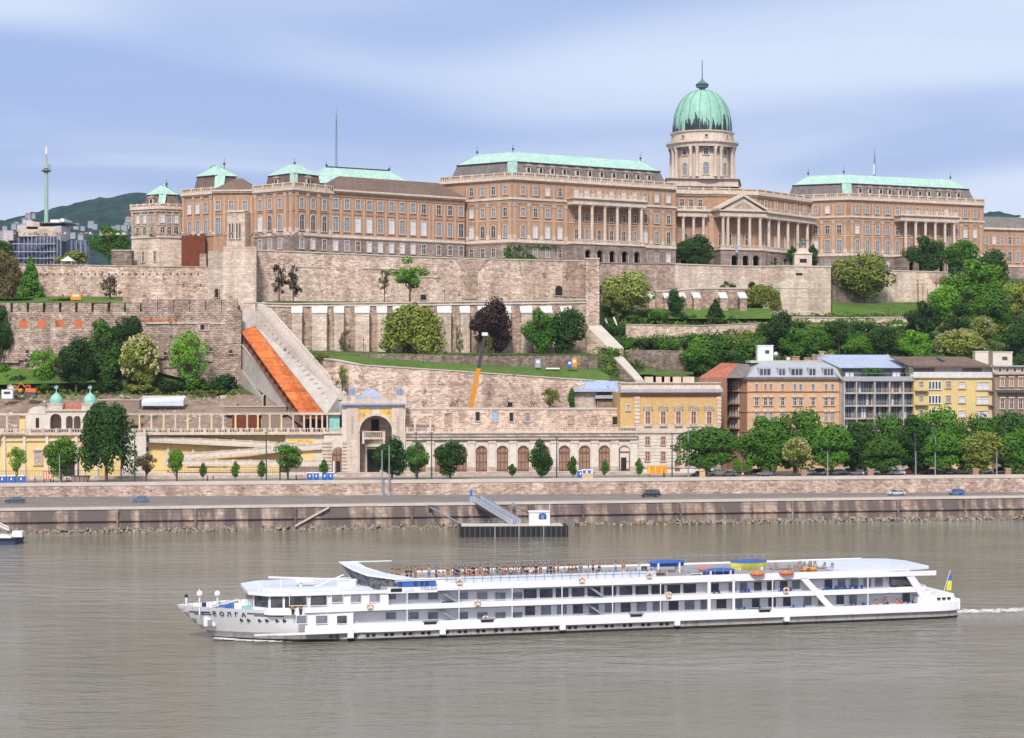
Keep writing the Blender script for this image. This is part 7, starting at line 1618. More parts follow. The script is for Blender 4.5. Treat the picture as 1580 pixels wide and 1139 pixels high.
# raft canisters & boats
ZD=7.5
def sthing(name,label,cat,s,o,z,group=None): t=Thing(name,label,cat,sp3(s,o,z),group); return t
for px,l in ((1168,'orange life raft on the ship side rail, left one of two'),(1213,'orange life raft on the ship side rail, right one of two')):
    s=sx(px,8.3); t=sthing('life_raft',l,'raft',s,8.4,7.3,'orange life rafts on the rail'); mb=SMB(); mb.mat(m_orange); mb.smooth=True; mb.T=SM@Matrix.Translation((s,-8.4,7.75))@Matrix.Scale(1.25,4,(1,0,0)); mb.lathe((0,0,0),[(.1,-.28),(.75,-.22),(.95,0),(.75,.22),(.1,.28)],16); mb.T=None; t.part('float',mb); mb=SMB(); mb.mat(m_white); mb.box(s-.08,s+.08,-8.6,-8.0,7.5,8.05); mb.T=None; t.part('strap',mb)
for px,y,o,l in ((1247,881,5,'small orange life raft lying on the deck behind the two side rafts'),(1090,881,3,'flat orange life raft on the deck behind the front blue covered boat')):
    s=sx(px,o); z=7.6; t=sthing('life_raft',l,'raft',s,o,7.5); mb=SMB(); mb.mat(m_craneo if px==1247 else m_orange); mb.smooth=True; mb.T=SM@Matrix.Translation((s,-o,szz(px,y-3,o)))@Matrix.Scale(1.5,4,(1,0,0)); mb.lathe((0,0,0),[(.1,-.3),(.8,-.25),(1.0,0),(.8,.25),(.1,.3)],14); mb.T=None; t.part('float',mb); mb=SMB(); mb.mat(m_metal); mb.box(s-1,s+1,-o-.5,-o+.5,7.5,szz(px,y,o)); mb.T=None; t.part('cradle',mb)
def boat(px0,px1,ytop,ybot,o,hullm,label,canm=m_tarp,hh=.55):
    a,b=sx(px0,o),sx(px1,o); zt,zb_=szz((px0+px1)/2,ytop,o),szz((px0+px1)/2,ybot,o); zm=zb_+(zt-zb_)*hh; L_=b-a; t=sthing('covered_boat',label,'boat',(a+b)/2,o,zb_)
    mb=SMB(); mb.mat(hullm); mb.smooth=True; n=12
    def sect(f,z,w): return w*math.sin(math.pi*min(1,max(0,f)))**.55
    vs=[];
    for i in range(n+1):
        f=i/n
        for j,(wz,ww) in enumerate(((0,.35),(.4,.8),(1,1.1))):
            for sg in (-1,1): vs.append((a+L_*(f*.96+.02 if wz<1 else f),-o+sg*sect(f,wz,ww),zb_+(zm-zb_)*wz))
    fs=[]
    for i in range(n):
        k=i*6; m2=k+6
        for j in (0,2): fs+=[(k+j,m2+j,m2+j+2,k+j+2),(k+j+1,k+j+3,m2+j+3,m2+j+1)]
    mb.add(vs,fs); mb.T=None; t.part('hull',mb)
    mb=SMB(); mb.mat(canm); mb.smooth=True; vs=[]
    for i in range(n+1):
        f=i/n; w=sect(f,1,1.16)
        for k in range(5): an=math.pi*k/4; vs.append((a+L_*f,-o-w*math.cos(an),zm+.02+(zt-zm)*math.sin(an)*(.55+.45*math.sin(math.pi*f))))
    mb.add(vs,[(i*5+k,(i+1)*5+k,(i+1)*5+k+1,i*5+k+1) for i in range(n) for k in range(4)]); mb.T=None; t.part('cover',mb)
    mb=SMB(); mb.mat(m_white)
    for f in (.2,.8): s=a+L_*f; mb.box(s-.12,s+.12,-o-.9,-o+.9,7.5,zb_+.25); mb.box(s-.12,s+.12,-o-1.0,-o-.7,7.5,zb_+.6)
    mb.T=None; t.part('davit',mb)
boat(1002,1056,863.5,874,1,m_tarp,'blue tarpaulin-covered boat on the ship roof, furthest left')
boat(1083,1134,876.5,886,6,m_tarp,'blue tarpaulin-covered boat on the ship roof nearest the rail')
boat(1127,1183,863,880,1,m_yellow,'bright yellow lifeboat with blue cover on the ship roof',hh=.72)
# deck clutter
for px,py,w_,h_,m,l,o in ((992,874,13,9,m_white,'white framed locker on the sun deck left of the blue covered boat',1),(1015,884,26,5,m_limed,'beige deck box on the sun deck before the blue covered boat',5),(1205,879,30,4,m_brownst,'dark coiled ropes and gear on the ship roof right of the yellow lifeboat',2),(1270,878,16,4,m_metal,'grey deck machinery box near the stern awning',2),(1072,886,20,5,m_shipg,'lavender-grey deck locker under the covered boats',7)):
    s=sx(px,o); z=szz(px,py+h_/2,o); t=sthing('deck_locker',l,'locker',s,o,7.5); hw=w_*.05; mb=SMB(); mb.mat(m); mb.box(s-hw,s+hw,-o-.6,-o+.6,7.5,z+h_*.1); mb.mat(m_dmetal); mb.box(s-hw*.8,s+hw*.8,-o-.62,-o-.6,7.6,z+h_*.06); mb.T=None; t.part('body',mb); mb=SMB(); mb.mat(m_metal); mb.box(s-hw-.05,s+hw+.05,-o-.65,-o+.65,z+h_*.1,z+h_*.1+.07); mb.T=None; t.part('lid',mb)
t=sthing('flagstaff','flagstaff with limp blue and yellow flag at the ship stern','flag',sx(1462,2),2,3.4); s=sx(1461,2); mb=SMB(); mb.mat(m_shipw); mb.tube((s-.5,-2,3.4),(s+.6,-2,szz(1461,880,2)),.05,.04,6); mb.T=None; t.part('pole',mb)
mb=SMB(); mb.mat(m_bluep); z=szz(1461,886,2); zm_=szz(1461,896,2); ze=szz(1461,911,2); mb.hexa([(s+.2,-2.1,zm_),(s+.75,-2.2,zm_),(s+.75,-2.0,zm_),(s+.2,-1.9,zm_)],[(s+.4,-2.1,z),(s+.7,-2.2,z),(s+.7,-2.0,z),(s+.4,-1.9,z)]); mb.mat(m_yellow); mb.hexa([(s-.1,-2.1,ze),(s+.65,-2.2,ze),(s+.65,-2.0,ze),(s-.1,-1.9,ze)],[(s+.2,-2.1,zm_),(s+.75,-2.2,zm_),(s+.75,-2.0,zm_),(s+.2,-1.9,zm_)]); mb.T=None; t.part('flag',mb)
# chairs on the sun deck
cm=MB(); cm.mat(m_wood)
for x in (-.22,.18): 
    for y in (-.2,.2): cm.box(x,x+.04,y-.02,y+.02,0,.45 if x<0 else .95)
cm.box(-.24,.24,-.23,.23,.43,.47)
cf=cm.mesh('frame'); cb_=MB(); cb_.mat(m_brownst); cb_.box(-.24,.2,-.22,.22,.475,.52); cb_.box(.18,.235,-.22,.22,.55,.98); cs_=cb_.mesh('cushion')
ci=0
for k in range(22):
    s=sx(868,5)+k*.62+ (0 if k<14 else 1.5)
    for o in (5.6,3.6):
        if o==3.6 and k%2: continue
        c=Thing('deck_chair','brown wooden deck chair in the packed rows right of the crowd','chair',sp3(s,o,7.52),'deck chairs in rows on the sun deck'); c.o.rotation_euler=(0,0,SA); link('frame',cf,(0,0,0),0,c.o); link('cushion',cs_,(0,0,0),0,c.o)
cbl_=MB(); cbl_.mat(m_tarp); cbl_.box(-.26,.2,-.24,.24,.44,.52); cbl_.box(.18,.25,-.24,.24,.5,1.0); cbl_=cbl_.mesh('cushion')
for px,z_ in [(1104,4.27),(1112,4.27),(1148,4.27),(1158,4.27),(1203,4.27),(1218,4.27)]+[(1272+i*7.5,4.27) for i in range(9)]+[(1143,1.64),(1151,1.64),(1170,1.64),(1222,1.64),(1238,1.64)]+[(1316+i*6.5,1.64) for i in range(5)]+[(1372,1.64),(1399,1.64),(1406,1.64)]:
    s=sx(px,7.35); c=Thing('gallery_chair','blue cushioned chair on the aft side galleries of the ship','chair',sp3(s,7.35,z_),'blue chairs on the aft galleries'); c.o.rotation_euler=(0,0,SA+rnd.choice((0,math.pi))); c.o.scale=(1.15,)*3; link('frame',cf,(0,0,0),0,c.o); link('cushion',cbl_,(0,0,0),0,c.o)
for i in range(14):
    s=sx(1196+i*6.5,3); o=rnd.uniform(0,6); c=Thing('stacked_chair','brown chair left among the gear on the ship roof before the stern awning','chair',sp3(s,o,7.52),'chairs on the aft roof'); c.o.rotation_euler=(0,0,rnd.uniform(0,6)); link('frame',cf,(0,0,0),0,c.o); link('cushion',cs_,(0,0,0),0,c.o)
# tables and furniture on galleries
for px,o,zz_,m,l in ((690,7.4,4.25,m_navy,'navy covered table by the forward stairs on the upper gallery'),(915,7.4,1.65,m_navy,'navy covered table by the stairs on the lower gallery'),(1150,7.3,4.25,m_bluep,'small blue table on the upper gallery near the thick posts'),(1210,7.3,4.25,m_bluep,'blue table on the upper gallery left of the slanted strut'),(1160,7.3,1.65,m_navy,'long dark table set on the lower gallery'),(1229,7.3,1.65,m_bluep,'bright blue table on the lower gallery left of the slanted strut'),(1290,7.3,4.25,m_tarp,'row of blue chairs and tables on the aft upper gallery'),(1325,7.3,1.65,m_navy,'stacked navy furniture on the aft lower gallery')):
    s=sx(px,o); w_=2.2 if px in(1290,1160,1325) else .8; t=sthing('deck_table',l,'table',s,o,zz_); mb=SMB(); mb.mat(m); mb.box(s-w_,s+w_,-o-.4,-o+.4,zz_+.68,zz_+.78); mb.mat(m); mb.box(s-w_,s+w_,-o-.42,-o-.4,zz_+.3,zz_+.78); mb.T=None; t.part('table_top',mb)
    for dx in (-w_+.1,w_-.1): mb=SMB(); mb.mat(m_dmetal); mb.box(s+dx-.04,s+dx+.04,-o-.04,-o+.04,zz_,zz_+.68); mb.T=None; t.part('leg',mb)
# ================================================================ people
def person_proto(pose):
    if pose=='sit':
        J=[(0,0,.52,.14),(0,0,.8,.145),(0,0,1.08,.16),(0,0,1.22,.06),(0,-.02,1.36,.095),(0,-.02,1.47,.085),(.2,0,1.1,.06),(.26,-.08,.85,.045),(.18,-.3,.72,.036),(-.2,0,1.1,.06),(-.26,-.08,.85,.045),(-.18,-.3,.72,.036),(.1,-.1,.5,.095),(.12,-.48,.5,.07),(.12,-.5,.08,.045),(.12,-.62,.05,.04),(-.1,-.1,.5,.095),(-.12,-.48,.5,.07),(-.12,-.5,.08,.045),(-.12,-.62,.05,.04)]
    else:
        la=.08 if pose=='stand' else .2; ar=-.25 if pose=='lean' else -.04
        J=[(0,0,.95,.135),(0,0,1.18,.13),(0,0,1.42,.16),(0,0,1.53,.06),(0,-.02,1.64,.09),(0,-.02,1.74,.082),(.2,0,1.42,.06),(.25,.02,1.15,.046),(.23,ar-.03,.95 if pose!='lean' else 1.12,.036),(-.2,0,1.42,.06),(-.25,.02,1.15,.046),(-.23,ar,.95 if pose!='lean' else 1.12,.036),(.09,0,.85,.095),(.1,-la/2,.48,.068),(.1,la/2,.08,.045),(.1,la/2-.13,.04,.04),(-.09,0,.85,.095),(-.1,-la/3,.48,.068),(-.1,-la,.08,.045),(-.1,-la-.13,.04,.04)]
    E=[(0,1),(1,2),(2,3),(3,4),(4,5),(2,6),(6,7),(7,8),(2,9),(9,10),(10,11),(0,12),(12,13),(13,14),(14,15),(0,16),(16,17),(17,18),(18,19)]
    body=skinmesh('body',J,E,m_skin,1)
    # hands: fingers as short chains joined into the same mesh
    hs=MB(); hs.mat(m_skin)
    for hnd in (8,11):
        x,y,z=J[hnd][:3]
        for k in range(4): hs.tube((x-.025+k*.017,y,z-.03),(x-.028+k*.018,y-.02,z-.11+abs(k-1.5)*.008),.009,.007,5)
        hs.tube((x+.03,y,z-.02),(x+.045,y-.03,z-.07),.01,.008,5)
    bm_=__import__('bmesh').new(); bm_.from_mesh(body); tmp=hs.mesh('h'); bm_.from_mesh(tmp); bm_.to_mesh(body); bm_.free()
    def sub(ids,grow,mat,name):
        mp_={k:i for i,k in enumerate(ids)}; return skinmesh(name,[(J[k][0],J[k][1],J[k][2],J[k][3]+grow) for k in ids],[(mp_[a],mp_[b]) for a,b in E if a in mp_ and b in mp_],mat,1)
    jac=sub([0,1,2,6,7,9,10],.022,m_navy,'jacket'); tr=sub([0,12,13,14,16,17,18],.018,m_navy,'trousers')
    hm_=MB(); hm_.mat(m_hair); hm_.smooth=True; x,y,z=J[5][:3]; hm_.ball((x,y+.03,z+.02),.105,8); hr=hm_.mesh('hair')
    return body,jac,tr,hr
PP={k:person_proto(k) for k in ('stand','walk','lean','sit')}
CL={'orange':(.62,.16,.05),'navy':(.02,.035,.09),'brown':(.17,.09,.05),'black':(.02,.02,.022),'white':(.7,.7,.7),'blue':(.10,.25,.5),'beige':(.45,.33,.24),'rust':(.35,.10,.05),'teal':(.15,.4,.4),'khaki':(.22,.19,.11),'grey':(.25,.25,.27),'hivis':(.45,.75,.1)}
clm={k:M('cloth_'+k,c,rough=.9) for k,c in CL.items()}
def person(label,p,rot,pose,jc,tc_,group=None,sc_=1.0):
    b,j,t,h=PP[pose]; r=tag(link('person',None,p,rot),label,'person',group); r.scale=(sc_,)*3
    link('body',b,(0,0,0),0,r)
    for nm,me,c in (('jacket',j,jc),('trousers',t,tc_)):
        o=link(nm,me,(0,0,0),0,r); o.material_slots[0].link='OBJECT'; o.material_slots[0].material=clm[c]
    link('hair',h,(0,0,0),0,r); return r
crowd=[ # px, pose, jacket, trousers, o, description of place
(605,'sit','khaki','brown',1,'khaki jacket seated behind the windscreen top'),(611,'sit','khaki','khaki',2.5,'khaki jacket seated, second behind the windscreen'),
(628,'stand','black','black',3,'black standing behind the blue panel'),(641,'stand','orange','grey',2,'orange top and grey trousers behind the blue panel'),(651,'sit','beige','white',4,'beige seated above the middle of the blue panel'),
(673,'stand','black','navy',3.5,'black jacket and navy trousers at the right end of the blue panel'),(677,'sit','orange','black',6.6,'orange jacket seated by the rail at the white curved panel'),
(691,'stand','rust','beige',2.5,'rust jacket and beige trousers left of the navy pair'),(696,'sit','beige','grey',5.5,'beige seated under the rust jacket'),(704,'stand','navy','navy',3,'all navy, tall, left of the crowd centre'),(708,'stand','navy','black',4.6,'navy jacket and black trousers beside the all navy person'),
(717,'stand','brown','rust',3,'brown jacket above rust trousers'),(721,'sit','rust','black',5.6,'rust jacket seated low in the crowd'),(727,'sit','orange','blue',4,'orange jacket over blue trousers'),(731,'stand','black','black',1.5,'black at the back of the crowd left of the sky-blue shirt'),
(738,'sit','blue','beige',3.2,'sky-blue shirt seated'),(736,'sit','orange','black',6.4,'orange jacket seated at the rail below the blue shirt'),(745,'sit','orange','navy',6.2,'orange jacket with navy trousers seated at the rail'),(753,'stand','black','brown',1.6,'black jacket standing mid crowd'),(755,'sit','rust','rust',5.4,'all rust seated mid crowd'),
(764,'sit','teal','white',6.2,'teal top and white trousers seated at the rail'),(767,'stand','black','blue',2,'black jacket with blue trousers mid crowd'),(773,'sit','blue','blue',5.7,'all blue seated by the rail'),(780,'sit','brown','black',3,'brown jacket seated facing right'),(784,'stand','rust','grey',2,'rust jacket with grey trousers right of centre'),
(792,'sit','brown','brown',3.4,'all brown seated right of centre'),(800,'sit','beige','brown',4.4,'beige jacket seated right of centre'),(807,'stand','navy','grey',1.4,'navy jacket with grey trousers'),(815,'sit','orange','brown',3.2,'orange jacket and brown trousers right of the crowd'),(822,'stand','white','black',4.6,'white shirt and black trousers'),(827,'stand','black','black',2,'black near the tall trio'),
(845,'stand','black','black',3.6,'black, first of the tall trio by the orange coat'),(850,'stand','navy','black',3.2,'navy, second of the tall trio'),(855,'walk','black','navy',3.8,'black with navy trousers, third of the tall trio'),(861,'stand','orange','orange',3,'long orange coat beside the tall trio'),
(878,'sit','rust','brown',2.4,'rust jacket amid the first deck chairs'),(888,'sit','brown','grey',2.4,'brown jacket amid the deck chairs'),(915,'stand','rust','black',1.4,'rust jacket standing behind the deck chairs'),(925,'sit','black','black',1.6,'black seated at the end of the deck chairs'),
(950,'walk','white','blue',3,'white shirt and blue trousers walking alone right of the chairs'),(962,'stand','orange','white',3.4,'orange vest and white trousers alone left of the covered boats')]
for k,(px,pose,j,t_,o,d) in enumerate(crowd):
    zz2=7.52; s=sx(px,o); person('sun deck passenger: '+d if len(d.split())<13 else d,sp3(s,o,zz2),SA+rnd.uniform(-2.5,2.5),pose,j,t_,'passengers on the sun deck',1.13)
xc=list(CL)[:11]; pr_=random.Random(4)
for k in range(22):
    px=(616,634,662,684,700,713,724,741,749,759,770,777,788,796,804,812,819,834,871,883,896,908)[k]; j=xc[(k*3)%11]; t_=xc[(k*7+2)%11]; o=pr_.uniform(1,7)
    person('sun deck passenger: second row, %s top over %s trousers, %s'%(j,t_,'above the blue panel' if px<675 else ('left part of the crowd' if px<735 else ('middle of the crowd' if px<790 else ('right part of the crowd' if px<840 else 'among the deck chairs')))),sp3(sx(px,o),o,7.52),SA+pr_.uniform(-3,3),'stand' if k%3 else 'sit',j,t_,'passengers on the sun deck',1.13)
for px,o,zz2,j,d in ((452,8.25,3.95,'orange','person in orange leaning out of the lounge window, left of two'),(464,8.25,3.95,'rust','person in rust jacket leaning out of the lounge window, right of two')):
    s=sx(px,o-.1); person(d,sp3(s,7.9,zz2-.05),SA,'lean',j,'black')
for px,j,d in ((1353,'orange','person in orange jacket sitting at the aft lower gallery, leftmost'),(1366,'orange','person in orange jacket beside the dark doorway aft'),(1384,'orange','person in orange jacket furthest aft on the lower gallery'),(1391,'rust','person in rust jacket behind the furthest aft orange jacket')):
    person(d,sp3(sx(px,7.2),7.2,1.65),SA,'sit' if px!=1366 else 'stand',j,'black')
# ================================================================ pontoon and gangway
po=bs_of(790,0); pq=bpt(792,-9)
pt_=Thing('landing_pontoon','black-hulled landing pontoon with a white cabin moored at the quay','pontoon',(pq.x,pq.y,0))
DP=405
PM=Matrix.Translation((WX(790,DP),DP,0))@Matrix.Rotation(BA*.3,4,'Z')
def ppx(px): return (WX(px,DP)-WX(790,DP))
def ppz(py): return WZ(py,DP)
mb=MB(); mb.T=PM; mb.mat(m_boot); mb.box(ppx(708),ppx(876),-2,5,-.6,ppz(811)); mb.mat(m_dmetal)
for k in range(22): x=ppx(709)+k*1.15; mb.box(x-.12,x+.12,-2.12,-2,-.4,ppz(811.5))
mb.mat(m_metal); 
for px in (763,800,838): mb.box(ppx(px)-.12,ppx(px)+.12,-2.2,-2.1,0,ppz(811))
mb.T=None; pt_.part('hull',mb)
mb=MB(); mb.T=PM; mb.mat(m_coping); mb.box(ppx(712),ppx(868),-1.9,4.9,ppz(811),ppz(811)+.12); mb.T=None; pt_.part('deck',mb)
mb=MB(); mb.T=PM; mb.mat(m_white); mb.box(ppx(817),ppx(848),.4,4,ppz(811)+.12,ppz(791)); mb.box(ppx(816),ppx(849),.2,4.2,ppz(791),ppz(791)+.15); mb.tube((ppx(848.5),.3,ppz(810)),(ppx(848.5),.3,ppz(778)),.07,.07,6); mb.T=None; ca=pt_.part('cabin',mb)
mb=MB(); mb.T=PM; mb.mat(m_bluep); c=ppx(837.5); mb.prism([(c+x,.34) for x in (-.9,.9)]+[(c+.9,.4),(c-.9,.4)],ppz(802),ppz(795)); mb.mat(m_navy); mb.box(c-.65,c+.65,.3,.34,ppz(801),ppz(796.2)); mb.mat(m_bluep)
mb.add([(c+.9*math.cos(math.pi*k/8),.33,ppz(795.4)+.5*math.sin(math.pi*k/8)) for k in range(9)],[tuple(range(9))]); mb.mat(m_white); torus(mb,(c,.29,ppz(798.4)),.28,.05,12,4); mb.T=None; pt_.part('emblem',mb,ca)
mb=MB(); mb.T=PM; mb.mat(m_metal); 
for a,b in ((722,815),(849,870)):
    for y in (-1.7,4.6):
        z=ppz(811)+.12; mb.box(ppx(a),ppx(b),y-.03,y+.03,z+.95,z+1.0); mb.box(ppx(a),ppx(b),y-.02,y+.02,z+.5,z+.53); x=ppx(a)
        while x<ppx(b): mb.box(x-.03,x+.03,y-.03,y+.03,z,z+1.0); x+=1.2
mb.T=None; pt_.part('railing',mb)
gw=Thing('gangway','sloping grey steel gangway from the quay down to the pontoon','gangway',tuple(bpt(735,3))+(ZR,))
a=P3(735,773,431); b=P3(797,811,DP+1.2); 
for nm,dz0,dz1,w_ in (('deck',-.1,.05,2.0),):
    mb=MB(); mb.mat(m_metal); d=(b-a); mb.hexa([a+Vector((-.8,-.6,-.2)),b+Vector((-.8,-.6,-.2)),b+Vector((1.0,.8,-.2)),a+Vector((1.0,.8,-.2))],[a+Vector((-.8,-.6,.05)),b+Vector((-.8,-.6,.05)),b+Vector((1.0,.8,.05)),a+Vector((1.0,.8,.05))]); gw.part('deck',mb)
for of,l in ((Vector((-.8,-.6,0)),0),(Vector((1.0,.8,0)),1)):
    mb=MB(); mb.mat(m_metal); p=a+of; q=b+of; up=Vector((0,0,1.5)); mb.tube(p+up,q+up,.09,.09,5); mb.tube(p+up*.5,q+up*.5,.05,.05,5)
    n=18
    for k in range(n+1): u=p.lerp(q,k/n); mb.tube(u,u+up,.05,.05,4)
    mb.mat(m_roofl); 
    for k in range(n): u=p.lerp(q,(k+.06)/n); v=p.lerp(q,(k+.94)/n); mb.add([u,v,v+up*.95,u+up*.95],[(0,1,2,3)])
    gw.part('side_panel',mb)
mb=MB(); mb.mat(m_dmetal); p=a+Vector((-.5,-.3,-.9)); q=b+Vector((-.5,-.3,-.2)); mb.tube(p,q,.3,.12,6); gw.part('beam',mb)
bm2=Thing('mooring_boom','slender grey steel boom bracing the pontoon against the quay on its left','boom',P3(664,783,427)); mb=MB(); mb.mat(m_metal); mb.tube(P3(664,783,427),P3(712,809,DP+2),.22,.18,8); bm2.part('tube',mb); mb=MB(); mb.mat(m_dmetal); q=P3(664,783,427); mb.box(q.x-.5,q.x+.5,q.y-.3,q.y+2,q.z-.5,q.z+.5); bm2.part('bracket',mb)
bm2=Thing('mooring_boom','thin steel stay running from the quay to the pontoon cabin','boom',P3(792,780,428)); mb=MB(); mb.mat(m_dmetal); mb.tube(P3(792,781,428),P3(818,793,DP+3),.1,.08,6); bm2.part('tube',mb); mb=MB(); mb.mat(m_metal); q=P3(792,780,428); mb.box(q.x-.4,q.x+.4,q.y-.2,q.y+1.5,q.z-.6,q.z+.6); bm2.part('bracket',mb)
sg=Thing('sign_post','narrow blue sign post at the head of the gangway','sign',tuple(bpt(727,4.5))+(ZR,)); mb=MB(); mb.mat(m_lead); q=bpt(727,4.5); mb.box(q.x-.35,q.x+.35,q.y-.1,q.y+.1,ZR,ZR+3.2); sg.part('panel',mb); mb=MB(); mb.mat(m_bluep); mb.box(q.x-.3,q.x+.3,q.y-.13,q.y-.1,ZR+1.6,ZR+3.1); sg.part('board',mb)
# left pontoon fragment
DL=386; x1_=WX(36,DL)-1.6
lp=Thing('landing_stage','white-decked pontoon with blue hull and gangway cut off by the left picture edge','pontoon',(WX(0,DL),DL,0))
mb=MB(); mb.mat(m_navy); mb.box(x1_-30,x1_,DL-1,DL+6,-.5,WZ(834.5,DL-1)); mb.mat(m_boot); mb.box(x1_-30,x1_+.2,DL-1.1,DL+6,WZ(834.5,DL-1),WZ(830.5,DL-1)); lp.part('hull',mb)
mb=MB(); mb.mat(m_shipw); mb.box(x1_-30,x1_-.8,DL-.9,DL+5,WZ(830.5,DL-1),WZ(827.5,DL-1)); mb.mat(m_metal); mb.box(x1_-30,x1_-6,DL+1,DL+5,WZ(827,DL),WZ(818,DL)); lp.part('deck',mb)
mb=MB(); mb.mat(m_shipw); a=P3(-20,803,DL+14); b=P3(13,818,DL); mb.tube(a+Vector((0,0,.8)),b+Vector((0,0,.6)),.15,.15,6); mb.tube(a,b,.2,.2,6)
for k in range(7): u=a.lerp(b,k/6); mb.tube(u,u+Vector((0,0,.7)),.08,.08,5)
lp.part('gangway',mb); mb=MB(); mb.mat(m_white); q=P3(27,822,DL); mb.box(q.x-1.2,q.x+1.0,DL,DL+2,WZ(829,DL),WZ(820,DL)); lp.part('locker',mb)
# wake
mw=M('foam',(.75,.74,.74),rough=.9)
mb=MB(); mb.mat(mw); rr=random.Random(5)
for k in range(650):
    s=117+abs(rr.gauss(0,1))*24+rr.uniform(0,6); o=rr.gauss(0,.9)+2.0; r=rr.uniform(.05,.2)*(1-min(.7,(s-117)/90)); p=sp3(s,o,.02+rr.uniform(0,.05)); mb.add([(p.x-r*3,p.y-r,p.z),(p.x+r*3,p.y-r*.6,p.z),(p.x+r*2.5,p.y+r,p.z+.03),(p.x-r*2,p.y+r,p.z+.02)],[(0,1,2,3)])
for k in range(500):
    s=5.4+abs(rr.gauss(0,1))*2.8; w=hb(s,.05)+abs(rr.gauss(0,.35)); r=rr.uniform(.06,.22); p=sp3(s,w,.03+rr.uniform(0,.12)*(1 if s<8 else .3)); mb.add([(p.x-r*2,p.y-r,p.z),(p.x+r*2,p.y-r,p.z),(p.x+r*2,p.y+r,p.z+.05),(p.x-r*2,p.y+r,p.z+.05)],[(0,1,2,3)])
tag(link('wake_foam',mb.mesh('wake_foam')),'thin white foam of the bow wave and stern wake','foam',kind='stuff')
# ================================================================ cars
def car(label,px,v,kind,m,z=ZR,group=None,frame='b',base=None,flip=0):
    p=bpt(px,v) if frame=='b' else tpt(px,v); ang=BA if frame=='b' else TA
    if base is not None: z=base
    r=Thing('parked_car' if frame=='t' else 'car',label,'car',(p.x,p.y,z),group); r.o.rotation_euler=(0,0,ang+(math.pi if flip else 0))
    key=(kind,); L_={'hatch':4.1,'sedan':4.6,'van':4.8,'wagon':4.8}[kind]; h2={'hatch':1.48,'sedan':1.45,'van':1.9,'wagon':1.5}[kind]
    a,b,c,d={'hatch':(.22,.36,.80,.97),'sedan':(.24,.38,.72,.88),'van':(.12,.24,.93,.99),'wagon':(.24,.37,.84,.97)}[kind]
    if kind not in CARS:
        B=MB(); B.mat(m_white); B.smooth=False
        prof=[(0,.35),(0,.62),(.03,.78),(a,.92),(1.0-.02,.95),(1,.7),(1,.35)]
        def ext(pr,w0,w1,mat,B):
            B.mat(mat); n=len(pr); vs=[((x-.5)*L_,-w0,z_) for x,z_ in pr]+[((x-.5)*L_,w0,z_) for x,z_ in pr]; B.add(vs,[tuple(range(n))[::-1],tuple(range(n,2*n))]+[(i,(i+1)%n,(i+1)%n+n,i+n) for i in range(n)])
        ext(prof,.86,.86,m_white,B); body=B.mesh('body')
        B=MB(); B.mat(m_white); n=4; lo=[(a,.92),(d,.95)]; hi=[(b,h2),(c,h2)]
        vs=[((a-.5)*L_,-.83,.92),((d-.5)*L_,-.83,.94),((d-.5)*L_,.83,.94),((a-.5)*L_,.83,.92),((b-.5)*L_,-.66,h2-.06),((c-.5)*L_,-.66,h2-.06),((c-.5)*L_,.66,h2-.06),((b-.5)*L_,.66,h2-.06)]
        G=MB(); G.mat(m_glass); G.add(vs,[(0,1,5,4),(1,2,6,5),(2,3,7,6),(3,0,4,7)]); gl=G.mesh('windows')
        Rf=MB(); Rf.mat(m_white); Rf.prism([((b-.5)*L_-.05,-.69),((c-.5)*L_+.05,-.69),((c-.5)*L_+.05,.69),((b-.5)*L_-.05,.69)],h2-.07,h2,bottom=True)
        for x in (b+(c-b)*.36,b+(c-b)*.72):
            for y in (-1,1): Rf.hexa([((x-.5)*L_-.05,y*.82-.02,.92),((x-.5)*L_+.05,y*.82-.02,.92),((x-.5)*L_+.05,y*.82+.02,.92),((x-.5)*L_-.05,y*.82+.02,.92)],[((x-.5)*L_-.05,y*.68-.02,h2-.05),((x-.5)*L_+.05,y*.68-.02,h2-.05),((x-.5)*L_+.05,y*.68+.02,h2-.05),((x-.5)*L_-.05,y*.68+.02,h2-.05)])
        rf=Rf.mesh('roof'); W_=MB(); W_.mat(m_tyre); W_.tube((0,-.1,0),(0,.1,0),.32,.32,16); W_.mat(m_metal); W_.tube((0,-.115,0),(0,-.1,0),.19,.19,10); W_.tube((0,.1,0),(0,.115,0),.19,.19,10); wh=W_.mesh('wheel')
        Hh=MB(); Hh.mat(m_blind); Hh.box(-.03,.05,-.18,.18,-.07,.07); hl=Hh.mesh('headlight'); Hh=MB(); Hh.mat(m_red); Hh.box(-.05,.03,-.14,.14,-.1,.1); tl=Hh.mesh('tail_light')
        CARS[kind]=(body,gl,rf,wh,hl,tl)
    body,gl,rf,wh,hl,tl=CARS[kind]
    for nm,me in (('body',body),('roof',rf)): o=link(nm,me,(0,0,0),0,r.o); o.material_slots[0].link='OBJECT'; o.material_slots[0].material=m
    link('windows',gl,(0,0,0),0,r.o)
    for x in (-.32,.32):
        for y in (-.8,.8): link('wheel',wh,(x*L_,y,.32),0,r.o)
    for y in (-.6,.6): link('headlight',hl,(-L_/2-.0,y,.68),0,r.o); link('tail_light',tl,(L_/2,y,.75),0,r.o)
CARS={}
cp=lambda n,c:M('car_'+n,c,[v*.95 for v in c],.5,[v*.97 for v in c],1,rough=.3,spec=.6)
cn,cbk,csl,cbl,cgr=cp('navy',(.04,.07,.15)),cp('black',(.02,.02,.025)),cp('silver',(.55,.57,.6)),cp('blue',(.04,.17,.52)),cp('steel_blue',(.08,.17,.40)); cwh=cp('white',(.75,.75,.75)); cgy=cp('grey',(.2,.2,.22)); crd=cp('red',(.35,.04,.03))
car('dark navy estate car on the lower road near the left picture edge',23,22,'wagon',cn)
car('steel blue small hatchback alone on the lower road left of the toilets',217,20,'hatch',cgr)
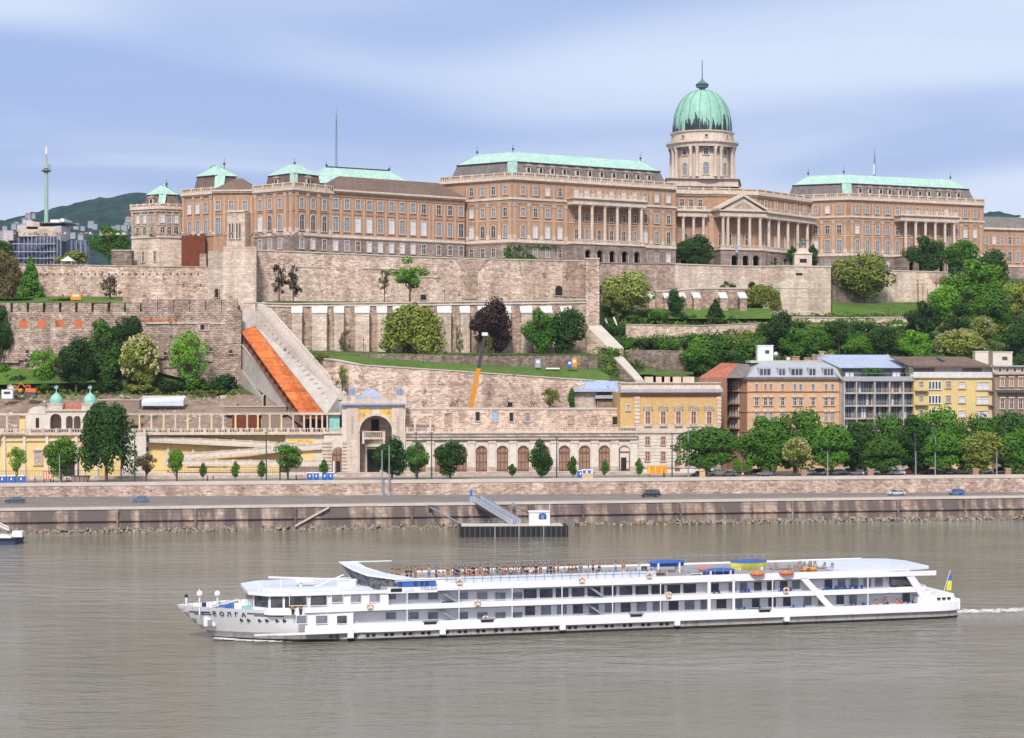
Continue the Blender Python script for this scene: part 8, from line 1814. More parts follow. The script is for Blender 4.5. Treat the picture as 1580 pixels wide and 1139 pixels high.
car('black boxy van on the lower road below the ochre building',1004,16,'van',cbk)
car('silver saloon car on the lower road, left neighbour of the blue one',1383,12,'sedan',csl)
car('bright blue hatchback furthest right on the lower road',1476,11,'hatch',cbl)
pc=[(1078,'grey',cgy),(1091,'white',cwh),(1106,'beige',M('car_beige',(.5,.42,.34),rough=.3)),(1124,'silver',csl),(1146,'black',cbk),(1161,'black',cbk),(1180,'grey',cgy),(1246,'silver',csl),(1262,'blue-grey',cgr),(1279,'white',cwh),(1293,'silver',csl),(1309,'white',cwh),(1325,'grey',cgy),(1343,'white',cwh),(1358,'black',cbk),(1384,'white',cwh),(1402,'red',crd),(1419,'silver',csl),(1438,'black',cbk),(1466,'grey',cgy),(1484,'white',cwh),(1501,'beige',cwh),(1519,'silver',csl),(1543,'black',cbk),(1560,'white',cwh),(1576,'grey',cgy)]
for k,(px,cn_,m) in enumerate(pc):
    p=tpt(px,12+(k%3)*4); 
    where='between the chestnut trunks on the upper promenade road' if px<1230 else 'in the row of cars behind the plane trees on the upper road'
    nb='nearest the ochre building' if px<1100 else ('left of the blossoming chestnut' if px<1230 else ('right of the blossoming chestnut' if px<1330 else ('below the glass apartment building' if px<1410 else ('below the yellow block' if px<1530 else 'at the right edge'))))
    car('%s parked car %s, number along the kerb %s'%(cn_,nb,'front row' if k%3==0 else ('middle row' if k%3==1 else 'back row')) if 0 else '%s parked car %s, %s row under the trees'%(cn_,nb,('front','middle','back')[k%3]),px,12+(k%3)*4,('hatch','sedan','wagon')[k%3],m,frame='t',base=zp(p.x),group='cars parked under the trees')
# ================================================================ lamps, toilets, skip, misc
def lampost(px,ytop,v,label,arm=False,col=None,ybase=None):
    p=tpt(px,v); z0=zp(p.x); z1=WZ(ytop,p.y); t=Thing('street_lamp',label,'street lamp',(p.x,p.y,z0),'lamp posts along the promenade'); mb=MB(); mb.mat(col or m_metal); mb.tube((p.x,p.y,z0),(p.x,p.y,z1),.2,.12,8); t.part('pole',mb)
    mb=MB(); mb.mat(m_dmetal if not arm else m_blind); mb.box(p.x-.45,p.x+.45,p.y-.15,p.y+.15,z1-.05,z1+.14); t.part('lamp_head',mb)
for px,yt,v,l,c in ((92,700,1.2,'pale lamp post in front of the green rounded tree',m_metal),(187,660,3,'tall dark pole right of the tall left tree',m_dmetal),(208,668,3,'tall dark pole at the pavilion edge left of the bare sapling',m_dmetal),(411,668,3,'tall dark pole left of the airy green tree on the ramp terrace',m_dmetal),(432,694,3.2,'shorter dark pole behind the airy green tree',m_dmetal),(666,668,3,'tall dark pole between two round trees before the arcade',m_dmetal),(642,668,3.2,'dark pole rising above the round tree right of the gate pavilion',m_dmetal),(859,676,3,'dark pole right of the oval tree before the arcade',m_dmetal),(1037,670,3,'dark pole at the corner of the ochre building',m_dmetal),(1062,660,3,'grey pole in front of the wide chestnut tree',m_metal),(1277,697,1,'short pale lamp post before the plane trees, leftmost of three',m_metal),(1413,697,1,'short pale lamp post before the plane trees, middle of three',m_metal),(1538,697,1,'short pale lamp post before the plane trees, rightmost of three',m_metal),(1443,673,3,'tall grey pole beside the middle pale lamp post',m_metal),(1412,671,3.5,'tall dark pole behind the middle pale lamp post',m_dmetal),(1147,700,3,'thin dark pole left of the large plane tree',m_dmetal)):
    lampost(px,yt,v,l,col=c)
# two pale masts on lower road
for px,yt,l in ((589.5,694,'pale grey flag mast on the lower road, left and shorter of the pair'),(600.5,687,'pale grey flag mast on the lower road, right and taller of the pair')):
    p=tpt(px,-2.5) if px<595 else tpt(px,-1.5); t=Thing('mast',l,'mast',(p.x,p.y,ZR)); mb=MB(); mb.mat(m_metal); mb.tube((p.x,p.y,ZR),(p.x,p.y,WZ(yt,p.y)),.22,.14,8); t.part('pole',mb); mb=MB(); mb.mat(m_lead); mb.box(p.x-.35,p.x+.35,p.y-.35,p.y+.35,ZR,ZR+.8); t.part('base',mb)
# hillside lamp posts on walkway
for px,y0,y1,D,l in ((497,450,466,556,'small lamp post on the fortress walkway right of the purple trees'),(686,450,466,559,'small lamp post on the fortress walkway beside the green tree'),(561,525,547,545,'lamp post on the lawn before the buttresses'),(843,548,562,527,'little sign post by the low garden wall'),(653,542,566,524,'black lamp post on the grass near the olive tree'),(1371,478,500,617,'lamp post on the right lawn')):
    t=Thing('garden_lamp',l,'lamp post',P3(px,y1,D)); mb=MB(); mb.mat(m_dmetal); mb.tube(P3(px,y1,D)-Vector((0,0,1)),P3(px,y0,D),.09,.07,6); t.part('pole',mb); mb=MB(); mb.mat(m_dmetal); mb.ball(P3(px,y0,D)+Vector((0,0,.2)),.25,6); t.part('lamp_head',mb)
def toilet(px,v,label,grp,mcol=m_bluep,w_=1.15):
    p=tpt(px,v); z0=zp(p.x)+.02; t=Thing('portable_toilet',label,'portable toilet',(p.x,p.y,z0),grp); mb=MB(); mb.mat(mcol); mb.T=Matrix.Translation((p.x,p.y,z0))@Matrix.Rotation(TA,4,'Z'); mb.box(-w_/2,w_/2,-.6,.6,.1,2.2); T=mb.T.copy(); mb.T=None; t.part('cabin',mb)
    mb=MB(); mb.T=T; mb.mat(m_white); mb.prism([(-w_/2,-.62),(w_/2,-.62),(w_/2,.62),(-w_/2,.62)],2.2,2.36,[(-w_/2+.1,-.4),(w_/2-.1,-.4),(w_/2-.1,.4),(-w_/2+.1,.4)],bottom=True); mb.T=None; t.part('roof',mb)
    mb=MB(); mb.T=T; mb.mat(m_tarp); mb.box(-.4,.4,-.64,-.6,.2,2.05); mb.mat(m_white); mb.box(-.15,.2,-.66,-.64,1.2,1.8); mb.T=None; t.part('door',mb)
for px,l in ((4,'blue portable toilet at the left picture edge, leftmost of three'),(18,'blue portable toilet by the left picture edge, middle of three'),(33,'blue portable toilet near the left edge, rightmost of three')): toilet(px,1.6,l,'blue portable toilets at the left edge',w_=1.9)
for px,l in ((478,'blue portable toilet left of the gate pavilion, first of the row'),(488,'blue portable toilet left of the gate pavilion, second of the row'),(501,'blue portable toilet behind the tiny tree, third of the row'),(510,'blue portable toilet closest to the gate pavilion door')): toilet(px,4,l,'blue portable toilets by the gate pavilion',w_=1.4)
for px,l,m in ((895,'blue portable toilet in front of the arcade beside a beige site cabin',m_bluep),): toilet(px,4,l,None,m,1.3)
p=tpt(906,4); t=Thing('site_cabin','beige and white site cabin in front of the arcade right of a blue toilet','cabin',(p.x,p.y,zp(p.x))); mb=MB(); mb.mat(m_peach); mb.box(p.x-1.4,p.x+1.5,p.y-.7,p.y+1,zp(p.x),zp(p.x)+1.5); mb.mat(m_roofl); mb.box(p.x-1.4,p.x+1.5,p.y-.7,p.y+1,zp(p.x)+1.5,zp(p.x)+2.4); t.part('body',mb); mb=MB(); mb.mat(m_white); mb.box(p.x-1.5,p.x+1.6,p.y-.8,p.y+1.1,zp(p.x)+2.4,zp(p.x)+2.6); mb.mat(m_bluep); mb.box(p.x-1.1,p.x-.4,p.y-.74,p.y-.7,zp(p.x)+1.6,zp(p.x)+2.3);mb.box(p.x+.2,p.x+.9,p.y-.74,p.y-.7,zp(p.x)+1.6,zp(p.x)+2.3); t.part('roof',mb)
p=tpt(124,5); z=zp(p.x); t=Thing('skip','rusty brown rubbish skip with sloping ends on the promenade','skip',(p.x,p.y,z)); mb=MB(); mb.mat(m_brownst); mb.prism([(p.x-1.6,p.y-.9),(p.x+1.6,p.y-.9),(p.x+1.6,p.y+.9),(p.x-1.6,p.y+.9)],z,z+2.0,[(p.x-2.4,p.y-.9),(p.x+2.4,p.y-.9),(p.x+2.4,p.y+.9),(p.x-2.4,p.y+.9)]); t.part('body',mb); mb=MB(); mb.mat(m_dmetal); mb.box(p.x-2.5,p.x+2.5,p.y-1,p.y-.9,z+1.8,z+2.05)
for dx in (-1.2,0,1.2): mb.box(p.x+dx-.07,p.x+dx+.07,p.y-1.0,p.y-.9,z,z+1.9)
t.part('rim',mb)
for px,v,j,tr_,l in ((82,4.5,'hivis','black','worker in hi-vis jacket standing by the green rounded tree'),(103,4.2,'navy','navy','person in navy standing left of the rusty skip'),(106.5,4.5,'navy','black','person in navy and black standing right beside the rusty skip'),(54,4,'brown','brown','person in brown standing behind the pale parapet on the left'),(320,5,'black','black','person in black standing by the first tiny tree'),(329,5,'black','grey','person in black and grey near the first tiny tree'),(457,5,'black','black','person in black near the airy green tree'),(1024,5,'navy','black','person in navy next to the orange barrier'),(1332,1.6,'white','blue','person in white shirt behind the parapet under the plane trees'),(1146,1.4,'white','beige','person in white behind the parapet left of the large plane tree')):
    p=tpt(px,v); person(l,(p.x,p.y,zp(p.x)+.01),rnd.uniform(-1,1),rnd.choice(('stand','walk')),j,tr_,'pedestrians on the promenade')
for px,v,w_,l,m in ((1014,9,2.6,'orange and yellow construction barrier before the ochre building',m_craneo),(73,8,1.0,'small orange barrier beside the hi-vis worker',m_orange)):
    p=tpt(px,v); z=zp(p.x); t=Thing('barrier',l,'barrier',(p.x,p.y,z)); mb=MB(); mb.mat(m); mb.box(p.x-w_,p.x+w_,p.y-.08,p.y+.08,z+.9,z+3.1); mb.mat(m_yellow if w_>2 else m_white); 
    for k in range(3): mb.box(p.x-w_+.3+k*w_*.65,p.x-w_+.6+k*w_*.65,p.y-.1,p.y-.08,z+1.1,z+2.9)
    t.part('panel',mb)
    for dx in (-w_*.8,w_*.8): mb=MB(); mb.mat(m_dmetal); mb.box(p.x+dx-.06,p.x+dx+.06,p.y-.4,p.y+.4,z,z+.95); t.part('foot',mb)
for k,px in enumerate((1083.5,1240,1343,1505,1555)):
    p=tpt(px,3.2); z=zp(p.x); t=Thing('planter',('ochre','weathered brown','brown','dark brown','small brown')[k]+' box pillar by the promenade parapet '+('below the wide chestnut','beside the blossoming chestnut','under the middle plane trees','near the rightmost lamp','at the far right')[k],'pillar',(p.x,p.y,z)); mb=MB(); mb.mat(m_ocre if k==0 else m_peachd); mb.box(p.x-.75,p.x+.75,p.y-.6,p.y+.6,z,z+1.9); t.part('box',mb); mb=MB(); mb.mat(m_creamd); mb.box(p.x-.85,p.x+.85,p.y-.7,p.y+.7,z+1.9,z+2.05); t.part('cap',mb)
# mobile crane boom behind the arcade wall
cq=P3(726,630,501); t=Thing('mobile_crane','orange telescopic crane with dark upper boom leaning right behind the arcade','crane',(cq.x,cq.y,20.5))
mb=MB(); mb.mat(m_craneo); a=P3(726,632,501); b=P3(738.5,568,499); 
def boom(mb,a,b,r0,r1):
    d=(b-a).normalized(); u=Vector((1,0,0)); u=(u-d*u.dot(d)).normalized(); w=d.cross(u); mb.hexa([a+u*x*r0+w*y*r0 for x,y in ((-1,-1),(1,-1),(1,1),(-1,1))],[b+u*x*r1+w*y*r1 for x,y in ((-1,-1),(1,-1),(1,1),(-1,1))])
boom(mb,a,b,.75,.62); t.part('boom',mb); mb=MB(); mb.mat(m_dmetal); c=P3(748,517,497); boom(mb,b,c,.5,.36); t.part('boom_extension',mb); mb=MB(); mb.mat(m_white); mb.box(c.x-.8,c.x+.8,c.y-.4,c.y+.4,c.z-.2,c.z+.7); t.part('boom_head',mb)
mb=MB(); mb.mat(m_craneo); mb.box(cq.x-1.8,cq.x+3.2,cq.y-1,cq.y+2,23.5,26.6); mb.mat(m_dmetal); mb.box(cq.x-4,cq.x+5,cq.y-1.2,cq.y+1.3,21.3,23.5); t.part('carrier',mb)
for dx in (-3,-1,2,4): mb=MB(); mb.mat(m_tyre); mb.tube((cq.x+dx,cq.y-1.5,21.4),(cq.x+dx,cq.y-1.1,21.4),.6,.6,14); t.part('wheel',mb)
# orange excavators & machines on the left
def digger(px,py,D,label,m,s_=1.0):
    q=P3(px,py,D); t=Thing('excavator',label,'excavator',q); T=Matrix.Translation(q)@Matrix.Scale(s_,4)
    mb=MB(); mb.T=T; mb.mat(m_dmetal); 
    for y in (-1,1): mb.prism([(-1.7,y-.3),(1.7,y-.3),(1.7,y+.3),(-1.7,y+.3)],0,.8)
    mb.T=None; t.part('track',mb); mb=MB(); mb.T=T; mb.mat(m); mb.box(-1.4,1.7,-1.1,1.1,.9,2.0); mb.box(-1.3,0,-1.1,0,2.0,3.0); mb.mat(m_glass); mb.box(-1.34,-.1,-1.14,-.2,2.1,2.8); mb.T=None; t.part('cab',mb)
    mb=MB(); mb.T=T; mb.mat(m); mb.tube((-1,.5,1.6),(-3.2,.5,3.6),.22,.2,6); mb.tube((-3.2,.5,3.6),(-4.4,.5,1.6),.2,.15,6); mb.mat(m_dmetal); mb.box(-4.8,-4.0,.1,.9,.8,1.6); mb.T=None; t.part('arm',mb)
digger(48,610,520,'orange tracked excavator working on the bare soil at left',m_orange,1.0); digger(28,608,524,'yellowish smaller excavator left of the orange one on the bare soil',m_craneo,.8)
for px,y,D,w_,h_,m,l in ((12,613,519,3.2,2.2,m_white,'white van-like machine at the left edge of the building site'),(18,603,524,2.2,1.6,m_metal,'grey metal container behind the white machine'),(118,461,552,3.2,1.6,m_craneo,'yellow-orange site machine above the ruined battlement'),(830,565,527,1.6,2.2,m_lead,'blue site box by the low garden wall, left one'),(879,566,528,1.3,1.9,m_bluep,'blue site box by the low garden wall, next to an orange one'),(886,564,528,1.5,2.2,m_craneo,'orange site box by the low garden wall')):
    q=P3(px,y,D); t=Thing('site_box' if w_<2 else 'site_machine',l,'box' if w_<2 else 'machine',q); mb=MB(); mb.mat(m); mb.box(q.x-w_/2,q.x+w_/2,D-.7,D+.7,q.z-.4,q.z+h_); t.part('body',mb); mb=MB(); mb.mat(m_white if m is not m_white else m_glass); mb.box(q.x-w_*.3,q.x+w_*.3,D-.73,D-.7,q.z+h_*.4,q.z+h_*.75); t.part('panel',mb)
q=P3(852,569,527); t=Thing('tarpaulin','flat white sheet lying on the grass by the low garden wall','sheet',q); mb=MB(); mb.mat(m_white); mb.prism([(q.x-2,q.y-1),(q.x+2.3,q.y-1),(q.x+2,q.y+1),(q.x-1.7,q.y+1)],q.z-.1,q.z+.25,[(q.x-1.7,q.y-.8),(q.x+2,q.y-.7),(q.x+1.8,q.y+.7),(q.x-1.5,q.y+.8)]); t.part('sheet',mb)
q=P3(250,622,517); t=Thing('site_shelter','long low pale blue plastic shelter on the bare slope','shelter',q); mb=MB(); mb.mat(m_roofl); mb.hexa([(q.x-6,q.y-1,q.z-.8),(q.x+6.4,q.y-1,q.z-.8),(q.x+6.4,q.y+2,q.z-.4),(q.x-6,q.y+2,q.z-.4)],[(q.x-6,q.y-1,q.z),(q.x+6.4,q.y-1,q.z+.8),(q.x+6.4,q.y+2,q.z+1.9),(q.x-6,q.y+2,q.z+1.2)]); t.part('sheet',mb); mb=MB(); mb.mat(m_coping); mb.box(q.x-6.2,q.x+6.6,q.y+2,q.y+2.3,q.z,q.z+2.1); t.part('back_wall',mb)
for px0,px1,y0,y1,D,m,l,nm in ((345,442,628,634,510,m_brownst,'dark flat-roofed site shed left of the stairway','shed'),(358,400,640,662,496,m_corten,'rusty brown containers seen between the pergola posts','container'),(404,433,640,662,496,m_brownst,'dark brown container behind the pergola near the stairway','container'),(196,214,640,650,500,m_brownst,'dark container behind the pergola by the tall tree','container'),(150,215,618,626,508,m_brownst,'long dark timber-covered trench behind the cupolas','shed')):
    a=WX(px0,D); b_=WX(px1,D); t=Thing(nm,l,nm,((a+b_)/2,D,WZ(y1,D)-1)); mb=MB(); mb.mat(m); mb.box(a,b_,D,D+3,WZ(y1,D)-1,WZ(y0,D)); t.part('body',mb); mb=MB(); mb.mat(m_conc if nm=='shed' else m_dmetal); mb.box(a-.2,b_+.2,D-.2,D+3.2,WZ(y0,D),WZ(y0,D)+.25); t.part('roof',mb)
# dark glass panels in the upper left: nothing else
# ================================================================ TREES
def crown_mesh(kind,seed):
    rr=random.Random(seed); mb=MB(); mb.mat(m_lf['green'])
    # unit crown: x,y in [-.5,.5], z in [0,1]; stored at 10 m scale so leaf sizes read right
    L=10.0
    if kind in('round','wide','oval','airy'):
        n={'round':26,'wide':34,'oval':26,'airy':20}[kind]; lf={'round':250,'wide':210,'oval':240,'airy':150}[kind]
        for i in range(n):
            while True:
                v=Vector((rr.uniform(-1,1),rr.uniform(-1,1),rr.uniform(-1,1)))
                if v.length<1 and v.length>.25: break
            rad=rr.uniform(.13,.22) if kind!='airy' else rr.uniform(.10,.19); q=.5-rad*.55
            taper=1.0-(.35 if kind=='oval' else .12)*max(0,v.z)-(.25 if v.z<-.2 else 0)
            c=(v.x*q*L*taper,v.y*q*L*taper,(.5+v.z*(.5-rad*.6))*L)
            leaves(mb,c,rad*L*1.05,rad*L*1.05,rad*L*.8,lf,.215,.75,rr)
    elif kind=='cone':
        for i in range(30):
            h=i/30; r=.5*(1-h)**.8; 
            for k in range(3): a=rr.uniform(0,6.28); leaves(mb,(r*L*.55*math.cos(a),r*L*.55*math.sin(a),(.05+h*.92)*L),max(.5,r*L*.55),max(.5,r*L*.55),.55,60,.27,.6,rr)
    elif kind=='flame':
        for i in range(16):
            h=i/16; r=.5*math.sin(math.pi*(h*.8+.18))**1.1
            for k in range(2): a=rr.uniform(0,6.28); leaves(mb,(r*L*.4*math.cos(a),r*L*.4*math.sin(a),(.06+h*.9)*L),max(.4,r*L*.7),max(.4,r*L*.7),1.0,75,.36,.6,rr)
    elif kind=='willow':
        for i in range(44):
            a=rr.uniform(0,6.28); r=math.sqrt(rr.random())*.42; zt=.95-.5*r*r*3; c0=(r*L*math.cos(a),r*L*math.sin(a))
            for j in range(4):
                z=zt-j*.17*rr.uniform(.7,1.2)
                if z<.02: break
                leaves(mb,(c0[0]*(1+j*.05),c0[1]*(1+j*.05),z*L),.95,.95,1.1,75,.2,.6,rr)
    elif kind=='bush':
        for i in range(16):
            a=rr.uniform(0,6.28); r=math.sqrt(rr.random())*.36; leaves(mb,(r*L*math.cos(a),r*L*math.sin(a),rr.uniform(.2,.7)*L*(1-r)),1.5,1.5,1.9,120,.34,.75,rr)
    elif kind=='sparse':
        for i in range(24):
            a=rr.uniform(0,6.28); h=rr.random(); r=rr.uniform(.1,.42)*(1-.5*h); leaves(mb,(r*L*math.cos(a),r*L*math.sin(a),(.08+h*.85)*L),1.0,1.0,.7,42,.24,.5,rr)
    return mb.mesh('crown')
def bare_mesh(seed):
    rr=random.Random(seed); mb=MB(); mb.mat(m_bark); 
    mb.tube((0,0,-.6),(rr.uniform(-.05,.05),0,.5),.055,.04,8,False)
    for i in range(9):
        a=rr.uniform(0,6.28); z=rr.uniform(.3,.75); r=rr.uniform(.18,.4); p=Vector((0,0,z*.7)); q=Vector((r*math.cos(a),r*math.sin(a),z+.22)); m_=p.lerp(q,.5)+Vector((0,0,-.04))
        mb.tube(p,m_,.024,.016,5,False); mb.tube(m_,q,.016,.006,5,False)
        for k in range(2): mb.tube(m_,q+Vector((rr.uniform(-.12,.12),rr.uniform(-.12,.12),rr.uniform(-.1,.12))),.010,.004,4,False)
    mb.tube((0,0,.45),(0,0,.9),.038,.01,6,False)
    return mb.mesh('trunk')
CM={k:[crown_mesh(k,i*7+len(k)) for i in range(3)] for k in ('round','wide','oval','airy','cone','flame','willow','bush','sparse')}
TM=[bare_mesh(i) for i in range(4)]
BLO=MB(); BLO.mat(m_lf['blossom'])
rr=random.Random(9)
for i in range(90):
    a=rr.uniform(0,6.28); e=rr.uniform(-.5,1.4); c=(5*.92*math.cos(e)*math.cos(a),5*.92*math.cos(e)*math.sin(a),5+4.8*math.sin(e)); leaves(BLO,c,.38,.38,.6,16,.2,.6,rr)
BLO=BLO.mesh('blossom')
ti=0
def tree(px0,px1,y0,y1,D,kind,col,label,trunk=None,name='tree',cat='tree',group=None,ybase=None,blossom=False,deep=None,zground=None,tw=1.0):
    """crown box in the picture (px0..px1, y0..y1) at distance D; trunk foot at ybase"""
    global ti; ti+=1
    cx=(px0+px1)/2; w=(px1-px0)*D/F; z1=WZ(y0,D); z0=WZ(y1,D); h=z1-z0; x=WX(cx,D)
    zg=WZ(ybase,D) if ybase else z0
    if zground is not None: zg=zground
    r=tag(link(name,None,(x,D,zg)),label,cat,group)
    d=deep or min(w,9)
    rot=rnd.uniform(0,6.28) if abs(d-w)<.3*w else rnd.choice((0,math.pi))
    c=link('crown',CM[kind][ti%3],(0,0,z0-zg),0,r,(w/9.6,d/9.6,h/9.8)); 
    if abs(d-w)<.01: c.rotation_euler=(0,0,rot)
    c.material_slots[0].link='OBJECT'; c.material_slots[0].material=m_lf[col]
    if blossom: link('blossom',BLO,(0,0,z0-zg),0,r,(w/9.9,d/9.9,h/9.9))
    if trunk is None: trunk=name=='tree'
    if trunk:
        H_=h+(z0-zg); s=min(w,h)*tw
        mb=MB(); mb.mat(m_bark); R0_=max(.1,.03*H_*tw)
        link('trunk',TM[ti%4],(0,0,0),rnd.uniform(0,6),r,(max(1.2,w*.75)*tw,max(1.2,d*.75)*tw,H_*.92))
    return r
G1='trees along the riverside promenade'
def pt(px0,px1,y0,y1,kind,col,label,v=3,yb=None,**k):
    p=tpt((px0+px1)/2,v); return tree(px0,px1,y0,y1,p.y,kind,col,label,group=G1,zground=zp(p.x),**k)
pt(10,42,689,730,'airy','fresh','loose young green tree behind the leftmost blue toilets',4)
pt(63,123,675,736,'round','fresh','bright green rounded tree before the twin-domed pavilion',5)
pt(122,208,625,733,'willow','dark','tall dark green tree, largest on the left promenade, right of the cupolas',4)
pt(206,244,700,732,'airy','brown','reddish-brown leaved sapling right of the tall tree',3)
pt(256,288,692,730,'oval','fresh','vase-shaped green tree with thick trunk at the ramps',3,tw=1.5)
for a,b,y0,y1,l in ((307,320,714,735,'tiny green sapling, first of three below the ramps'),(356,371,712,735,'tiny cone-shaped sapling, second of three below the ramps'),(396,412,710,735,'tiny green sapling beside the tall dark pole'),(492,508,709,731,'tiny dark green tree in front of the blue toilets'),(782,798,716,732,'tiny round tree left of the oval tree before the arcade'),(875,893,704,732,'small pointed tree left of the site cabin'),(927,940,709,732,'small pointed tree right of the site cabin'),(979,993,707,731,'small pointed tree at the corner of the ochre building')): pt(a,b,y0,y1,'flame','green',l,4)
pt(417,473,674,733,'airy','green','airy green tree with a short trunk at the end of the ramps',4); pt(575,633,673,737,'round','dark','dense dark green round tree hiding the gate pavilion doorway',4); pt(622,665,684,733,'round','green','medium round tree right of the gate pavilion',5); pt(666,721,680,735,'round','dark','broad round tree in front of the arcade arches',4); pt(816,856,674,736,'oval','dark','tall oval dark tree in front of the arcade',4)
BG=[(1040,1138,660,722,'wide','green','wide low chestnut tree in front of the ochre building',5),(1142,1215,642,722,'wide','green','large plane tree in front of the peach house, left half of the pair',14),(1185,1272,632,715,'wide','green','tallest plane tree before the peach house windows',17),(1250,1312,655,722,'wide','green','plane tree right of the blossoming chestnut',9),(1290,1350,650,722,'wide','dark','dark plane tree below the glass building left side',16),(1318,1400,640,715,'wide','green','plane tree below the glass apartment building',18),(1330,1392,678,725,'wide','green','low plane tree in front of the glass building',5),(1380,1440,640,722,'wide','dark','plane tree at the joint of glass and yellow buildings',15),(1405,1482,628,712,'wide','green','tall plane tree before the yellow block',18),(1425,1480,668,723,'wide','green','lower plane tree before the yellow block',6),(1478,1546,668,722,'round','olive','paler olive-green plane tree before the yellow block',5),(1465,1535,640,716,'wide','green','plane tree rising behind the paler one',17),(1520,1590,636,716,'wide','dark','plane tree before the brown town house',17),(1541,1600,664,724,'round','green','rounded plane tree at the right picture edge',5),(1585,1660,645,722,'wide','green','plane tree beyond the right picture edge',9)]
for a,b,y0,y1,k,c,l,v in BG: pt(a-7,b+7,y0-2,731,k,c,l,v)
pt(1207,1253,675,722,'round','olive','flowering chestnut tree covered in cream blossom spikes',3,blossom=True)
pt(1147,1163,706,728,'flame','fresh','small bright shrubby tree beside the wide chestnut'if 0 else 'small bright green tree right of the wide chestnut',4); pt(1128,1146,708,727,'flame','fresh','tiny bright tree under the right side of the wide chestnut',3)
G2='trees on the castle hillside'
def gz(px,D):
    p=None
    for k in range(len(BL)-1):
        a=lerp(BL[k],px); b=lerp(BL[k+1],px)
        if a[0]<=D<=b[0]: return a[1]+(b[1]-a[1])*(D-a[0])/max(.01,b[0]-a[0])
    return 75
def ht(px0,px1,y0,y1,D,*a,**k):
    k.setdefault('group',G2); cx=(px0+px1)/2; z=None
    if (cx>930 and y1>426) or (cx<372 and 470<y1):
        yt=min(k.get('ybase') or y1,y1+6); lo,hi=(532,700) if cx>930 else (512,541)
        D=lo
        while D<hi and CY-(gz(cx,D)-H)*F/D>yt: D+=.5
        k['zground']=gz(cx,D); k.pop('ybase',None)
    return tree(px0,px1,y0,y1,D,*a,**k)
ht(-20,23,474,560,534,'round','dark','dark green tree cut by the left picture edge below the battlement',ybase=585)
ht(44,88,524,598,530,'airy','fresh','light green tree at the left of the ruined wall',ybase=606); ht(85,150,520,602,531,'round','dark','dense dark green tree in front of the ruined arches',ybase=607,deep=10); ht(118,200,496,590,535,'round','green','big green tree hiding the orange brick arches',ybase=607,deep=10); ht(172,222,484,556,538,'oval','dark','tall narrow dark tree touching the battlement top',ybase=600)
ht(184,249,516,598,529,'round','olive','chestnut with cream blossoms before the ruined wall',ybase=606,blossom=True); ht(258,324,510,600,530,'airy','fresh','bright yellow-green tree before the ruined wall',ybase=606)
ht(318,372,568,606,526,'bush','dark','dark round shrub beside the stairway foundation',name='shrub',cat='shrub',ybase=606)
ht(24,70,397,468,568,'cone','green','dense green conifer below the upper left wall',ybase=468,trunk=True); ht(-22,34,388,466,572,'round','brown','reddish dark tree at the far left edge under the hill',ybase=466); ht(-30,24,372,410,600,'round','dark','dark green tree crown behind the reddish tree at the left edge',ybase=420)
ht(149,190,422,462,563,'sparse','brown','almost bare brown tree in front of the upper left wall',ybase=463)
ht(133,202,350,404,650,'round','green','round green tree behind the upper wall near the end pavilion',ybase=412); ht(84,142,380,408,640,'bush','olive','low green shrubs around the white peaked pavilion',name='shrub',cat='shrub'); ht(-5,18,385,405,650,'bush','green','small green shrub beneath the glass office block',name='shrub',cat='shrub')
ht(414,446,404,458,553,'sparse','purple','dark purple-leaved tree on the fortress walkway, left of the pair',ybase=465); ht(438,468,405,460,554,'sparse','purple','dark purple-leaved tree on the fortress walkway, right of the pair',ybase=465)
ht(601,664,396,452,556,'airy','fresh','fresh green tree with several stems on the fortress walkway',ybase=465); ht(580,606,413,450,556,'sparse','brown','slender reddish-brown tree left of the fresh green walkway tree',ybase=465)
ht(591,684,474,556,540,'willow','olive','broad olive-green weeping tree before the buttresses',ybase=562,deep=13,tw=1.3); ht(726,795,459,546,545,'round','purple','large dark purple beech before the buttresses',ybase=550,deep=11); ht(804,860,478,548,545,'round','green','green tree before the buttresses, left one of two merged crowns',ybase=550,deep=10); ht(840,906,476,548,546,'round','dark','darker green tree before the buttresses right beside the brick tower',ybase=550,deep=10)
ht(514,541,562,602,508,'sparse','olive','thin olive sapling behind the gate pavilion',ybase=612); ht(834,864,598,628,506,'airy','olive','small grey-green tree behind the arcade wall',ybase=634); ht(876,888,598,628,506,'flame','green','narrow green shrub climbing beside the pale blue roofs',name='shrub',cat='shrub'); ht(746,762,512,550,532,'sparse','olive','thin young conifer beside the crane tip',ybase=552)
ht(520,545,505,550,545,'sparse','brown','thin ivy-like shrub between two buttresses on the left',name='shrub',cat='shrub'); ht(700,716,500,548,549,'sparse','olive','climbing shrub on the wall between buttresses right of the olive tree',name='shrub',cat='shrub')
ht(924,1008,416,486,600,'wide','pale','large airy pale olive tree right of the brick tower',ybase=497,deep=14); ht(930,975,440,494,596,'airy','olive','olive tree lower left of the large airy tree',ybase=500)
ht(1027,1056,446,494,606,'round','dark','dark green tree before the short buttressed wall',ybase=500); ht(1000,1034,468,500,606,'bush','green','green shrub left of the dark tree by the buttressed wall',name='shrub',cat='shrub'); ht(1086,1122,462,500,606,'cone','dark','small dark conifer-like tree on the right slope',ybase=500)
ht(1104,1138,428,446,632,'bush','green','green shrub on the terrace wall under the long parapet',name='shrub',cat='shrub'); ht(1138,1172,430,446,632,'bush','dark','flat-topped dark pine shrub right of the terrace shrub',name='shrub',cat='shrub')
ht(1145,1205,442,484,622,'willow','olive','spreading olive pine at the foot of the bastion',ybase=487); ht(1178,1210,424,466,627,'sparse','purple','small dark purple tree against the bastion',ybase=480)
